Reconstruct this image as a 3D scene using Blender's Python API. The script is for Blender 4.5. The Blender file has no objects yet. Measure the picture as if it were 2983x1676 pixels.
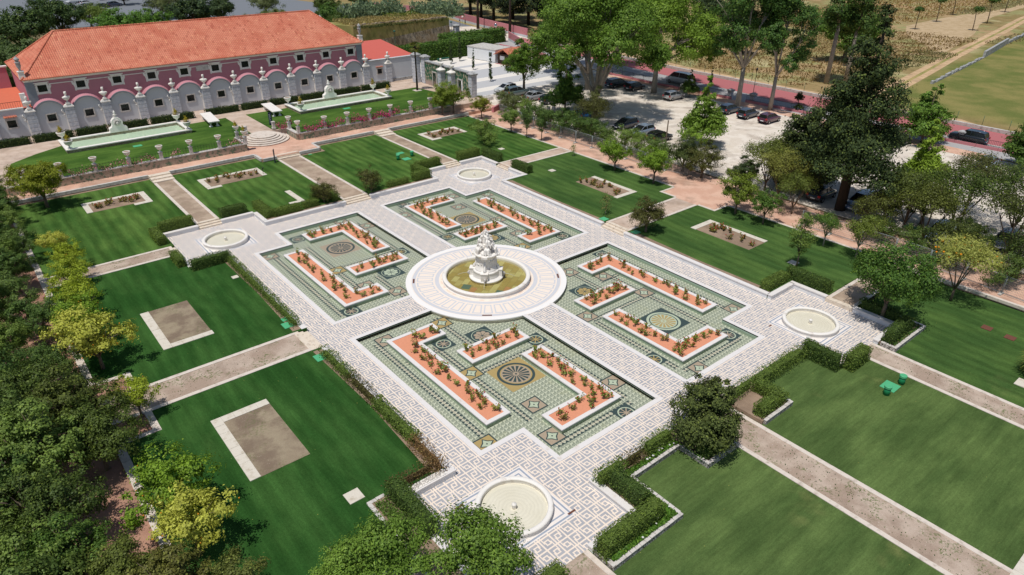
import bpy, math, random
import numpy as np
from mathutils import Vector, Matrix
RAD=math.radians
# ---------------------------------------------------------------- camera, sky, sun
sc=bpy.context.scene
COL=sc.collection
cam_d=bpy.data.cameras.new('camera'); cam=bpy.data.objects.new('camera',cam_d); COL.objects.link(cam)
sc.camera=cam
cam_d.sensor_fit='HORIZONTAL'; cam_d.sensor_width=36; cam_d.lens=36*1992.3467/2983
cam_d.clip_start=.5; cam_d.clip_end=3000
_p,_y,_r=0.5005076,0.8804403,0.0054858
_f=Vector((math.cos(_y)*math.cos(_p),math.sin(_y)*math.cos(_p),-math.sin(_p)))
_rt=Vector((math.sin(_y),-math.cos(_y),0)); _up=_rt.cross(_f)
_rt,_up=math.cos(_r)*_rt+math.sin(_r)*_up,-math.sin(_r)*_rt+math.cos(_r)*_up
cam.matrix_world=Matrix(((_rt.x,_up.x,-_f.x,-36.711),(_rt.y,_up.y,-_f.y,-48.503),(_rt.z,_up.z,-_f.z,32.190),(0,0,0,1)))
SUN_EL,SUN_AZ=RAD(70),RAD(18)     # light travels towards azimuth 18 deg from +X
w=bpy.data.worlds.new('World'); sc.world=w; w.use_nodes=True
nt=w.node_tree; bg=nt.nodes['Background']; sky=nt.nodes.new('ShaderNodeTexSky'); sky.sky_type='NISHITA'
sky.sun_disc=False; sky.sun_elevation=SUN_EL
_sd=Vector((-math.cos(SUN_AZ),-math.sin(SUN_AZ),0))   # towards the sun
sky.sun_rotation=math.atan2(_sd.x,_sd.y)
nt.links.new(sky.outputs[0],bg.inputs[0]); bg.inputs[1].default_value=0.075
sd=bpy.data.lights.new('sun','SUN'); sun=bpy.data.objects.new('sun',sd); COL.objects.link(sun)
sd.energy=3.25; sd.angle=RAD(.53); sd.color=(1,.965,.90)
_dir=Vector((math.cos(SUN_AZ)*math.cos(SUN_EL),math.sin(SUN_AZ)*math.cos(SUN_EL),-math.sin(SUN_EL)))
sun.rotation_euler=_dir.to_track_quat('-Z','Y').to_euler(); sun.location=(-20,-20,60)
sc.view_settings.view_transform='Standard'; sc.view_settings.look='None'
sc.view_settings.exposure=0.0; sc.view_settings.gamma=1
sc.render.resolution_x=1024; sc.render.resolution_y=575
sc.cycles.max_bounces=6; sc.cycles.transparent_max_bounces=8; sc.cycles.caustics_reflective=False; sc.cycles.caustics_refractive=False
rnd=random.Random(11)
# ---------------------------------------------------------------- colour + node helpers
def sR(r,g,b):      # sRGB 0-255 -> linear
    f=lambda c:(c/255/12.92 if c<=10 else ((c/255+.055)/1.055)**2.4)
    return (f(r),f(g),f(b))
def c4(c): return (c[0],c[1],c[2],1)
class X:            # a scalar socket that can be written as arithmetic
    def __init__(s,nt,k): s.nt=nt; s.k=k
    def op(s,o,*a):
        n=s.nt.nodes.new('ShaderNodeMath'); n.operation=o
        for i,v in enumerate((s,)+a):
            if isinstance(v,X): s.nt.links.new(v.k,n.inputs[i])
            else: n.inputs[i].default_value=v
        return X(s.nt,n.outputs[0])
    def __add__(s,o): return s.op('ADD',o)
    __radd__=__add__
    def __sub__(s,o): return s.op('SUBTRACT',o)
    def __rsub__(s,o): return (s*-1.0)+o
    def __mul__(s,o): return s.op('MULTIPLY',o)
    __rmul__=__mul__
    def __truediv__(s,o): return s.op('DIVIDE',o)
    def lt(s,o): return s.op('LESS_THAN',o)
    def gt(s,o): return s.op('GREATER_THAN',o)
    def mod(s,o): return s.op('FLOORED_MODULO',o)
    def fl(s): return s.op('FLOOR')
    def ab(s): return s.op('ABSOLUTE')
    def mx(s,o): return s.op('MAXIMUM',o)
    def mn(s,o): return s.op('MINIMUM',o)
    def sq(s): return s.op('SQRT')
class Mat:
    def __init__(s,name,col=(.5,.5,.5),rough=.85,spec=.3,metal=0):
        s.m=bpy.data.materials.new(name); s.m.use_nodes=True; s.nt=s.m.node_tree
        s.b=s.nt.nodes['Principled BSDF']; s.b.inputs['Base Color'].default_value=c4(col)
        s.b.inputs['Roughness'].default_value=rough; s.b.inputs['Specular IOR Level'].default_value=spec
        s.b.inputs['Metallic'].default_value=metal; s._g=None
    def pos(s):
        if s._g is None: s._g=s.nt.nodes.new('ShaderNodeNewGeometry')
        return s._g.outputs['Position']
    def obj(s): return s.nt.nodes.new('ShaderNodeTexCoord').outputs['Object']
    def xyz(s,v=None):
        n=s.nt.nodes.new('ShaderNodeSeparateXYZ'); s.nt.links.new(v or s.pos(),n.inputs[0]); return [X(s.nt,o) for o in n.outputs]
    def vec(s,x,y,z=0.0):
        n=s.nt.nodes.new('ShaderNodeCombineXYZ')
        for i,v in enumerate((x,y,z)):
            if isinstance(v,X): s.nt.links.new(v.k,n.inputs[i])
            else: n.inputs[i].default_value=v
        return n.outputs[0]
    def noise(s,scale,detail=3,v=None,rough=.6,sc3=None):
        n=s.nt.nodes.new('ShaderNodeTexNoise'); n.inputs['Scale'].default_value=scale; n.inputs['Detail'].default_value=detail
        n.inputs['Roughness'].default_value=rough
        v=v or s.pos()
        if sc3:
            m=s.nt.nodes.new('ShaderNodeVectorMath'); m.operation='MULTIPLY'; m.inputs[1].default_value=sc3; s.nt.links.new(v,m.inputs[0]); v=m.outputs[0]
        s.nt.links.new(v,n.inputs['Vector']); return X(s.nt,n.outputs[0])
    def vor(s,scale,v=None,feat='F1',out=0):
        n=s.nt.nodes.new('ShaderNodeTexVoronoi'); n.feature=feat; n.inputs['Scale'].default_value=scale
        s.nt.links.new(v or s.pos(),n.inputs['Vector']); return n.outputs[out]
    def step(s,x,a,b):      # smooth ramp a..b -> 0..1
        n=s.nt.nodes.new('ShaderNodeMapRange'); n.interpolation_type='SMOOTHSTEP'
        s.nt.links.new(x.k,n.inputs[0]); n.inputs[1].default_value=a; n.inputs[2].default_value=b; return X(s.nt,n.outputs[0])
    def mix(s,f,a,b,mode='MIX'):
        n=s.nt.nodes.new('ShaderNodeMix'); n.data_type='RGBA'; n.blend_type=mode; n.clamp_factor=True
        if isinstance(f,X): s.nt.links.new(f.k,n.inputs[0])
        else: n.inputs[0].default_value=f
        for i,v in ((6,a),(7,b)):
            if isinstance(v,tuple): n.inputs[i].default_value=c4(v)
            else: s.nt.links.new(v,n.inputs[i])
        return n.outputs[2]
    def scale(s,c,x):       # colour times scalar
        n=s.nt.nodes.new('ShaderNodeVectorMath'); n.operation='SCALE'
        if isinstance(c,tuple): n.inputs[0].default_value=c
        else: s.nt.links.new(c,n.inputs[0])
        if isinstance(x,X): s.nt.links.new(x.k,n.inputs['Scale'])
        else: n.inputs['Scale'].default_value=x
        return n.outputs[0]
    def col(s,c): s.nt.links.new(c,s.b.inputs['Base Color']); return s
    def bump(s,h,st=.5,dist=.02):
        n=s.nt.nodes.new('ShaderNodeBump'); n.inputs['Strength'].default_value=st; n.inputs['Distance'].default_value=dist
        s.nt.links.new(h.k,n.inputs['Height']); s.nt.links.new(n.outputs[0],s.b.inputs['Normal']); return s
    def objcol(s):
        n=s.nt.nodes.new('ShaderNodeObjectInfo'); return n.outputs['Color'],n.outputs['Random']
    def rand_island(s):
        n=s.nt.nodes.new('ShaderNodeNewGeometry'); return X(s.nt,n.outputs['Random Per Island'])
def simple(name,col,rough=.85,var=.18,scale=3,spec=.3,metal=0,bump=0):
    m=Mat(name,col,rough,spec,metal)
    n=m.noise(scale,4); f=(n-.5)*(2*var)+1.0
    n2=m.noise(scale*9,2); f=f*((n2-.5)*var+1.0)
    m.col(m.scale(col,f))
    if bump: m.bump(n2,bump,.02)
    return m.m
# ---------------------------------------------------------------- materials
M={}
def stone_mat(name,col,dirt,amount=.5,rough=.6,scale=1.3):
    m=Mat(name,col,rough)
    n=m.noise(scale,5); n2=m.noise(14,3)
    c=m.mix(m.step(n,.62-.25*amount,.8),col,dirt)
    m.col(m.scale(c,(n2-.5)*.22+1.0)); m.bump(n2,.25,.01)
    return m.m
M['marble']=stone_mat('marble',sR(236,231,224),sR(196,180,166),.25)
M['coping']=stone_mat('white_coping',sR(226,221,218),sR(208,196,184),.3)
M['wallwhite']=stone_mat('white_wall_paint',sR(225,226,228),sR(190,190,190),.3,.8)
M['limestone']=stone_mat('limestone',sR(206,200,194),sR(150,142,136),.7,.8,2.5)
M['edging']=stone_mat('edging_stone',sR(216,204,192),sR(170,156,142),.6,.8,2)
M['paleslab']=stone_mat('pale_slab',sR(214,206,192),sR(184,172,152),.6,.8,2)
M['step']=stone_mat('step_stone',sR(222,208,190),sR(178,162,144),.6,.8,3)
M['greystone']=stone_mat('grey_weathered_stone',sR(176,176,176),sR(96,94,92),.8,.9,3)
# greek key paving
m=Mat('key_paving',rough=.6); x,y,z=m.xyz(); P=.8
u=(x+13.69)/P; v=(y+24.0)/P; par=((u.fl()+v.fl())*.5).mod(1.0).gt(.25)*2.0-1.0
cu=(u.mod(1.0)-.5)*par; cv=v.mod(1.0)-.5
r=cu.ab().mx(cv.ab())
g1=r.lt(.13); ring=r.gt(.235)*r.lt(.435)
gap=((cu+.27).ab().lt(.045)*cv.gt(0.0)).mx((cu-.27).ab().lt(.045)*cv.lt(0.0))
gapy=(cv+.05).ab().lt(.04)*cu.lt(0.0)*0.0
grey=g1.mx(ring*(1.0-gap.mx(gapy)))
n=m.noise(26,2); n2=m.noise(.7,3)
cream=m.scale(sR(238,222,206),(n-.5)*.16+1.0); gr=m.scale(m.mix(n2,sR(152,153,160),sR(188,187,189)),(n-.5)*.35+1.0)
c=m.mix(grey,cream,gr)
# plain square with striped borders round each basin
ax=x.ab()-17.2; ay=y.ab()-25.2; q=ax.ab().mx(ay.ab()); q=q
sq=q.lt(2.66); stripe=(q.gt(2.44)*q.lt(2.56)).mx(q.gt(2.12)*q.lt(2.22))
c2=m.mix(stripe,m.scale(sR(232,224,218),(n-.5)*.12+1.0),m.scale(sR(150,160,176),(n-.5)*.2+1.0))
c=m.mix(sq,c,c2); c=m.mix(m.step(m.noise(.35,4),.55,.8)*.22,c,sR(206,190,170)); m.col(c); M['key']=m.m
# round apron paving
m=Mat('round_paving',rough=.6); x,y,z=m.xyz(); rr=(x*x+y*y).sq(); th=y.op('ARCTAN2',x)/(2*math.pi)*40.0
f=th.mod(1.0); f=(f-.5).ab()
w_=.0; t_=f*rr*.157
line=(t_.gt(.10)*t_.lt(.23))*rr.gt(5.35)*rr.lt(6.95); dbl=(th.fl()*.5).mod(1.0).gt(.25)
cap=(rr.gt(6.8)*rr.lt(6.95)).mx(rr.gt(5.35)*rr.lt(5.48))*(t_.gt(.2))
ringc=(rr.gt(7.08)*rr.lt(7.42)).mx(rr.gt(4.75)*rr.lt(5.15))
n=m.noise(30,2)
c=m.mix(line.mx(ringc).mx(cap),m.scale(sR(240,226,212),(n-.5)*.16+1.0),m.scale(sR(206,206,210),(n-.5)*.16+1.0))
c=m.mix(m.step(rr,4.72,4.35)*m.step(m.noise(2),.35,.6)*.7,c,sR(205,165,140))
c=m.mix(rr.gt(7.5),c,sR(240,236,232)); m.col(c); M['round']=m.m
# fish-scale mosaic
def fish(name):
    m=Mat(name,rough=.5); x,y,z=m.xyz(); n0=m.noise(1.2,2)
    u=(x-y)*.7071/.52; v=(x+y)*.7071/.285
    def scale_at(k):        # disc of row k above the current row
        row=v.fl()+k; off=(row*.5).mod(1.0)      # 0 or .5
        uu=(u+off).mod(1.0)-.5; vv=(v-row)*.31
        return uu,vv,(uu*uu+vv*vv).sq()
    light=sR(208,212,194); dark=sR(150,158,144)
    u0,v0,r0=scale_at(0.0); u1,v1,r1=scale_at(-1.0)
    def shade(uu,vv):       # light lobe eating into the dark fan from the left foot
        lobe=((uu+.22)*(uu+.22)+(vv-.10)*(vv-.10)).sq().lt(.19)
        lob2=((uu+.02)*(uu+.02)+(vv-.30)*(vv-.30)).sq().lt(.11)
        return 1.0-lobe.mx(lob2)
    f=r1.lt(.49)*shade(u1,v1)+(1.0-r1.lt(.52))*r0.lt(.52)*shade(u0,v0)
    c=m.mix(f,light,dark); c=m.mix(m.step(n0,.5,.75)*.3,c,sR(178,180,140))
    c=m.scale(c,(m.noise(40,1)-.5)*.2+1.0); return m.col(c).m
M['fish']=fish('fishscale_mosaic')
M['mdark']=simple('mosaic_dark',sR(66,82,84),.5,.2,20); M['mtan']=simple('mosaic_tan',sR(188,164,112),.5,.2,20)
M['mcream']=simple('mosaic_cream',sR(208,200,182),.5,.15,20); M['mpink']=simple('mosaic_rose',sR(184,166,148),.5,.15,20)
M['mmint']=simple('mosaic_mint',sR(196,208,188),.5,.1,20)
m=Mat('flagstone_floor',rough=.5); x,y,z=m.xyz(); a=.55; xr=x*math.cos(a)+y*math.sin(a); yr=y*math.cos(a)-x*math.sin(a)
row=(yr/.62).fl(); uu=(xr+row*.47)/1.15; fx=uu.mod(1.0); fy=(yr/.62).mod(1.0)
joint=fx.lt(.02).mx(fy.lt(.035))
wn=m.nt.nodes.new('ShaderNodeTexWhiteNoise'); wn.noise_dimensions='2D'; m.nt.links.new(m.vec(uu.fl(),row),wn.inputs[0])
wv=X(m.nt,wn.outputs[0]); c=m.mix(m.step(wv,.35,.9),sR(178,156,96),sR(206,194,140)); c=m.mix(m.step(wv,.93,.97),c,sR(196,146,104))
c=m.scale(c,(m.noise(2.5,3)-.5)*.3+1.0); c=m.mix(joint,c,sR(140,126,84)); M['flag']=m.col(c).m
m=Mat('basin_floor',rough=.4); x,y,z=m.xyz(m.obj()); rr=(x*x+y*y).sq(); rp=(rr*26.0+m.noise(2.0,2)*7.0).op('SINE')
c=m.mix(m.noise(.8,4),sR(246,242,232),sR(226,220,204)); M['basinfloor']=m.col(m.scale(c,rp*.035+1.0)).m
# water
def water(name,tint,ripple=3.,rs=.15,ior=1.33):
    m=bpy.data.materials.new(name); m.use_nodes=True; t=m.node_tree; t.nodes.clear()
    o=t.nodes.new('ShaderNodeOutputMaterial'); mx=t.nodes.new('ShaderNodeMixShader'); tr=t.nodes.new('ShaderNodeBsdfTransparent')
    gl=t.nodes.new('ShaderNodeBsdfGlossy'); fr=t.nodes.new('ShaderNodeFresnel'); bp=t.nodes.new('ShaderNodeBump'); no=t.nodes.new('ShaderNodeTexNoise')
    tc=t.nodes.new('ShaderNodeNewGeometry'); t.links.new(tc.outputs['Position'],no.inputs['Vector']); no.inputs['Scale'].default_value=ripple; no.inputs['Detail'].default_value=3
    bp.inputs['Strength'].default_value=rs; bp.inputs['Distance'].default_value=.03; t.links.new(no.outputs[0],bp.inputs['Height'])
    tr.inputs[0].default_value=c4(tint); gl.inputs['Roughness'].default_value=.03; fr.inputs[0].default_value=ior
    for k in (gl,fr): t.links.new(bp.outputs[0],k.inputs['Normal'])
    t.links.new(fr.outputs[0],mx.inputs[0]); t.links.new(tr.outputs[0],mx.inputs[1]); t.links.new(gl.outputs[0],mx.inputs[2]); t.links.new(mx.outputs[0],o.inputs[0])
    return m
M['water']=water('pond_water',(.97,.975,.95)); M['poolwater']=water('pool_water',(.94,.985,.95)); M['fountwater']=water('fountain_water',(.88,.90,.78)); M['clearwater']=water('clear_water',(.97,.97,.94),14,.3)
M['terracotta']=simple('terracotta_grit',sR(218,148,116),.95,.10,4,bump=.3)
M['bedwall']=simple('pond_wall_render',sR(170,190,172),.8,.12,3); M['bedwalldark']=simple('under_walkway',sR(60,62,50),.9,.2,3)
# lawn
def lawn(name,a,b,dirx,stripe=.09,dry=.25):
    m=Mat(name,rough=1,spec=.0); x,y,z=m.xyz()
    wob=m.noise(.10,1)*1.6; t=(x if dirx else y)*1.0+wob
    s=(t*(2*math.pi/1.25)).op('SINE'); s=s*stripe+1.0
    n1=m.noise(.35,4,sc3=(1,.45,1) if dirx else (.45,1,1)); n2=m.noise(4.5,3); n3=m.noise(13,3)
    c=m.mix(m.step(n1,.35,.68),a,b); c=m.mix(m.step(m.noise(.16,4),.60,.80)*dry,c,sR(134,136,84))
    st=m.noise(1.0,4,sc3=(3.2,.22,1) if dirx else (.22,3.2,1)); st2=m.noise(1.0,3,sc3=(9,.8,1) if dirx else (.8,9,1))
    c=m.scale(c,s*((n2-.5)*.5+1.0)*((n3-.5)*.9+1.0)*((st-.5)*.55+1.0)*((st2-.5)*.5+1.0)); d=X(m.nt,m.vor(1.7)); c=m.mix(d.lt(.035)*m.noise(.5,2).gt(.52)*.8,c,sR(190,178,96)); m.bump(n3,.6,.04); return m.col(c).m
G1,G2=sR(58,88,40),sR(84,112,54)
M['lawn_dark']=lawn('lawn_deep_green',sR(42,76,34),sR(58,92,44),True,.11,.06)  # deep green grass of the left-hand lawns
M['lawn_up']=lawn('lawn_mown',G1,G2,True,.17,.25)
M['lawn_right']=lawn('lawn_right',sR(60,86,44),sR(80,106,54),True,.10,.3)
M['lawn_low']=lawn('lawn_low',sR(72,92,50),sR(94,114,64),False,.05,.75)
M['lawn_terrace']=lawn('lawn_terrace',sR(60,88,38),sR(84,112,50),False,.03,.2)
def soil(name,a,b,peb=.5,weed=0.,wc=sR(84,104,48)):
    m=Mat(name,rough=1,spec=.1); n=m.noise(.55,4); n2=m.noise(24,2); c=m.mix(m.step(n,.38,.62),a,b)
    c=m.scale(c,(n2-.5)*.5+1.0)
    if weed: c=m.mix(m.step(m.noise(.5,3),.5,.62)*m.step(m.noise(6,3),.5,.58)*weed,c,wc)
    if peb:
        d=X(m.nt,m.vor(5.5)); wn=m.step(m.noise(.7,2),.45,.6); c=m.mix(d.lt(.13)*wn*peb,c,sR(226,216,204))
    c=m.mix(m.step(m.noise(.28,4),.50,.66)*.38,c,m.scale(sR(120,100,86),(n2-.5)*.5+1.0)); m.bump(n2,.5,.03); return m.col(c).m
M['soil']=soil('bed_soil',sR(140,120,102),sR(160,138,118),.3)
M['bare']=soil('bare_earth',sR(128,112,96),sR(156,142,120),.25,.35)
M['gravel']=soil('path_gravel',sR(166,146,130),sR(190,172,156),.8,.7)
M['gravelclean']=soil('path_gravel_clean',sR(158,138,120),sR(182,162,142),.2,.15)
M['pinkpath']=soil('pink_path',sR(206,164,142),sR(218,180,158),.15)
M['sandpath']=soil('sand_path',sR(190,168,150),sR(204,184,168),.2)
M['shadepath']=soil('shaded_pink_path',sR(160,120,104),sR(178,138,118),.2)  # pink path again, tree shade put into its darker colour
M['parking']=soil('parking_sand',sR(214,202,188),sR(226,216,204),.2)
M['cobgrey']=simple('grey_cobbles',sR(186,186,188),.9,.1,8); M['cobwhite']=simple('white_cobbles',sR(226,220,212),.9,.1,8)
M['asphalt']=simple('pale_asphalt',sR(170,168,168),.9,.1,4); M['asphaltdark']=simple('grey_asphalt',sR(120,124,130),.9,.12,3)
M['redpath']=simple('red_walkway',sR(176,106,108),.9,.07,6); M['concrete']=stone_mat('concrete',sR(196,192,186),sR(130,126,118),.7,.9,2)
m=Mat('field',rough=1,spec=.05); x,y,z=m.xyz(); n=m.noise(.035,5); n2=m.noise(.5,5); n3=m.noise(7,3)
c=m.mix(m.step(n,.40,.58),sR(170,144,108),sR(140,122,82)); c=m.mix(m.step(m.noise(.11,4),.48,.62),c,sR(150,146,100)); c=m.mix(m.step(n2,.52,.72)*.7,c,sR(104,104,62)); c=m.mix(m.step(m.noise(.07,4),.55,.7)*.6,c,sR(196,184,142))
green=m.step(x*-.10+y*1.0,4.5,-1.5)*m.step(x,100,108)
c=m.mix(green,c,m.mix(m.step(m.noise(.1,4),.35,.65),sR(104,112,60),sR(138,130,80)))
c=m.mix(m.step(x,96,80),c,m.mix(m.step(n2,.4,.6),sR(96,92,64),sR(128,112,84)))
M['field']=m.col(m.scale(c,(n3-.5)*.8+1.0)).m
M['track']=soil('dirt_track',sR(204,174,138),sR(188,158,124),.1)
M['wallpink']=simple('pink_plaster',sR(184,126,138),.9,.06,1.5); M['farpink']=simple('faded_pink_plaster',sR(196,128,134),.9,.1,1)
M['hoodpink']=simple('hood_pink',sR(194,136,146),.9,.06,1.5)
M['white']=simple('white_plaster',sR(200,203,208),.9,.06,1)
m=Mat('rusticated_stone',rough=.85); x,y,z=m.xyz(); j=((z-1.75)/.62).mod(1.0).lt(.05); n=m.noise(3,4)
c=m.mix(m.step(n,.35,.7),sR(178,184,194),sR(212,212,214)); c=m.mix(j,c,sR(96,88,84)); M['rust']=m.col(m.scale(c,(m.noise(20,2)-.5)*.3+1.0)).m
M['archstone']=simple('arch_stone',sR(138,144,152),.85,.15,3)
def tiles(name,axis):
    m=Mat(name,rough=.85); x,y,z=m.xyz(); t=(x if axis=='x' else y); s=(y if axis=='x' else x)
    w=((t/.31).mod(1.0)-.5).ab()*2.0; rw=(s/.42).mod(1.0)
    n=m.noise(.5,4); n2=m.noise(7,2)
    wn=m.nt.nodes.new('ShaderNodeTexWhiteNoise'); wn.noise_dimensions='2D'; m.nt.links.new(m.vec((t/.31).fl(),(s/.42).fl()),wn.inputs[0]); wv=X(m.nt,wn.outputs[0])
    c=m.mix(m.step(n,.3,.7),sR(208,118,92),sR(224,144,116)); c=m.mix(m.step(wv,.90,.97)*.6,c,sR(176,84,66)); c=m.mix(m.step(wv,.1,.0)*.5,c,sR(236,170,130))
    c=m.mix((rw.lt(.10)*.40).mx(w.gt(.80)*.6),c,sR(120,62,48)); c=m.mix(m.step(n2,.66,.76)*.3,c,sR(120,90,70))
    h=(w*-1.0+1.0)*1.0+rw*.4
    m.bump(h,.9,.06); return m.col(c).m
M['tilex']=tiles('roof_tile_front','x'); M['tiley']=tiles('roof_tile_side','y')
M['redroof']=simple('red_flat_roof',sR(200,100,88),.9,.1,2); M['terrafloor']=simple('terracotta_terrace',sR(206,112,84),.9,.1,2)
M['glass']=Mat('dark_glass',(.012,.014,.014),.12,.5).m
M['iron']=simple('iron',(.03,.03,.032),.5,.1,5,metal=.3)
m=Mat('old_tile_wall',rough=.6); x,y,z=m.xyz(); n=m.noise(3.2,4,sc3=(1,1,.55)); c=m.mix(m.step(n,.42,.5),sR(190,172,150),sR(46,92,68)); c=m.mix(m.step(m.noise(9,2),.5,.62)*.6,c,sR(70,120,92))
c=m.mix(m.step(z,2.9,2.3),c,sR(176,156,146)); M['tilegreen']=m.col(c).m
m=Mat('tiled_retaining_wall',rough=.8); n=m.noise(2.1,4); c=m.mix(m.step(n,.5,.6),sR(176,162,144),sR(104,126,104)); c=m.mix(m.step(m.noise(5,3),.58,.72),c,sR(132,116,102)); M['tilelow']=m.col(m.scale(c,(m.noise(16,2)-.5)*.7+1.0)).m
m=Mat('rubble_stone',rough=.95); e=X(m.nt,m.vor(2.6,feat='DISTANCE_TO_EDGE')); n=m.noise(.5,4); c=m.mix(m.step(n,.35,.65),sR(152,132,104),sR(178,164,144)); c=m.mix(m.step(m.noise(.9,4,sc3=(1,1,.25)),.52,.68)*.7,c,sR(104,92,70)); c=m.mix(e.lt(.05)*.6,c,sR(92,80,62))
M['rubble']=m.col(m.scale(c,(m.noise(9,3)-.5)*.6+1.0)).m
m=Mat('dry_stone',rough=.95); e=X(m.nt,m.vor(5.5,feat='DISTANCE_TO_EDGE')); c=m.mix(m.step(m.noise(4,2),.4,.6),sR(150,146,140),sR(198,192,186)); M['drystone']=m.col(m.mix(e.lt(.07),c,sR(84,78,70))).m
M['greenlid']=simple('green_plastic',sR(86,176,126),.5,.05,2); M['greendark']=simple('green_plastic_tube',sR(30,120,76),.45,.05,2)
M['navy']=simple('navy_sign',sR(34,48,66),.5,.05,2); M['letters']=Mat('pale_letters',sR(200,206,210)).m
M['bark']=simple('bark',sR(112,98,84),.95,.35,3,bump=.5); M['palebark']=simple('pale_bark',sR(158,148,136),.95,.35,1.5,bump=.4); M['darkbark']=simple('dark_bark',sR(64,54,46),.95,.3,4)
def leafmat(name,trans=.3,spread=.26,rough=.55,flower=None,ff=0.0):
    m=Mat(name,rough=rough,spec=.25); oc,orr=m.objcol(); ri=m.rand_island()
    n=m.noise(.9,3); f=(ri*(2*spread)+(1-spread))*((n-.5)*.7+1.0)
    c=m.scale(oc,f); c=m.mix(m.step(ri,.70,1.0)*.5,c,m.scale(m.mix(.4,oc,sR(176,190,76)),1.2))
    if flower: c=m.mix(ri.lt(ff),c,flower)
    m.col(c)
    t=m.nt; tr=t.nodes.new('ShaderNodeBsdfTranslucent'); t.links.new(c,tr.inputs[0]); mx=t.nodes.new('ShaderNodeMixShader'); mx.inputs[0].default_value=trans
    o=[k for k in t.nodes if k.type=='OUTPUT_MATERIAL'][0]; t.links.new(m.b.outputs[0],mx.inputs[1]); t.links.new(tr.outputs[0],mx.inputs[2]); t.links.new(mx.outputs[0],o.inputs[0])
    return m.m
M['leaf']=leafmat('leaves'); M['needle']=leafmat('conifer_leaves',.12,.25,.8); M['hedgecore']=leafmat('hedge_core',.0,.1,.9)
M['bloom']=leafmat('bougainvillea',.2,.4,.6,sR(222,52,140),.5)
M['petalred']=Mat('red_petals',sR(190,30,48),.6).m; M['petalwhite']=Mat('white_petals',sR(240,238,234),.6).m; M['petalpink']=Mat('pink_petals',sR(222,130,150),.6).m
M['fruit']=Mat('orange_fruit',sR(236,150,30),.4).m
M['tyre']=Mat('tyre',(.015,.015,.015),.8).m; M['rim']=Mat('alloy_rim',(.45,.45,.47),.3,.5,.8).m
M['lampred']=Mat('tail_lamp_red',(.35,.01,.015),.2,.6).m; M['lampclear']=Mat('headlamp_glass',(.6,.62,.65),.1,.8).m; M['plate']=Mat('number_plate',(.75,.77,.8),.4).m
m=Mat('car_paint',rough=.22,spec=.6,metal=.15); oc,_=m.objcol(); m.col(oc); m.b.inputs['Coat Weight'].default_value=.8; m.b.inputs['Coat Roughness'].default_value=.05; M['paint']=m.m
M['metalgrey']=simple('galvanised_metal',sR(150,158,162),.5,.1,3,metal=.4); M['cabinwhite']=simple('cabin_white',sR(228,230,232),.6,.04,1)
M['woodbrown']=simple('dark_wood',sR(72,58,50),.8,.2,3); M['lampgreen']=simple('green_lamp_paint',sR(44,96,82),.5,.1,3)
M['skin']=Mat('skin',sR(190,140,112),.6).m; M['clothdark']=Mat('dark_cloth',sR(34,38,50),.9).m; M['clothpale']=Mat('pale_cloth',sR(206,202,196),.9).m
M['signred']=Mat('sign_red',sR(200,36,40),.5).m; M['mirror']=Mat('mirror_glass',(.5,.55,.6),.08,.5,.9).m; M['grate']=simple('rusty_grate',sR(110,70,56),.8,.2,6); M['leadgrey']=simple('slate_patch',sR(104,124,116),.7,.1,6)
M['jet']=Mat('water_jet',(.85,.9,.95),.1,.5).m; M['jet'].node_tree.nodes['Principled BSDF'].inputs['Alpha'].default_value=.5
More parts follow.
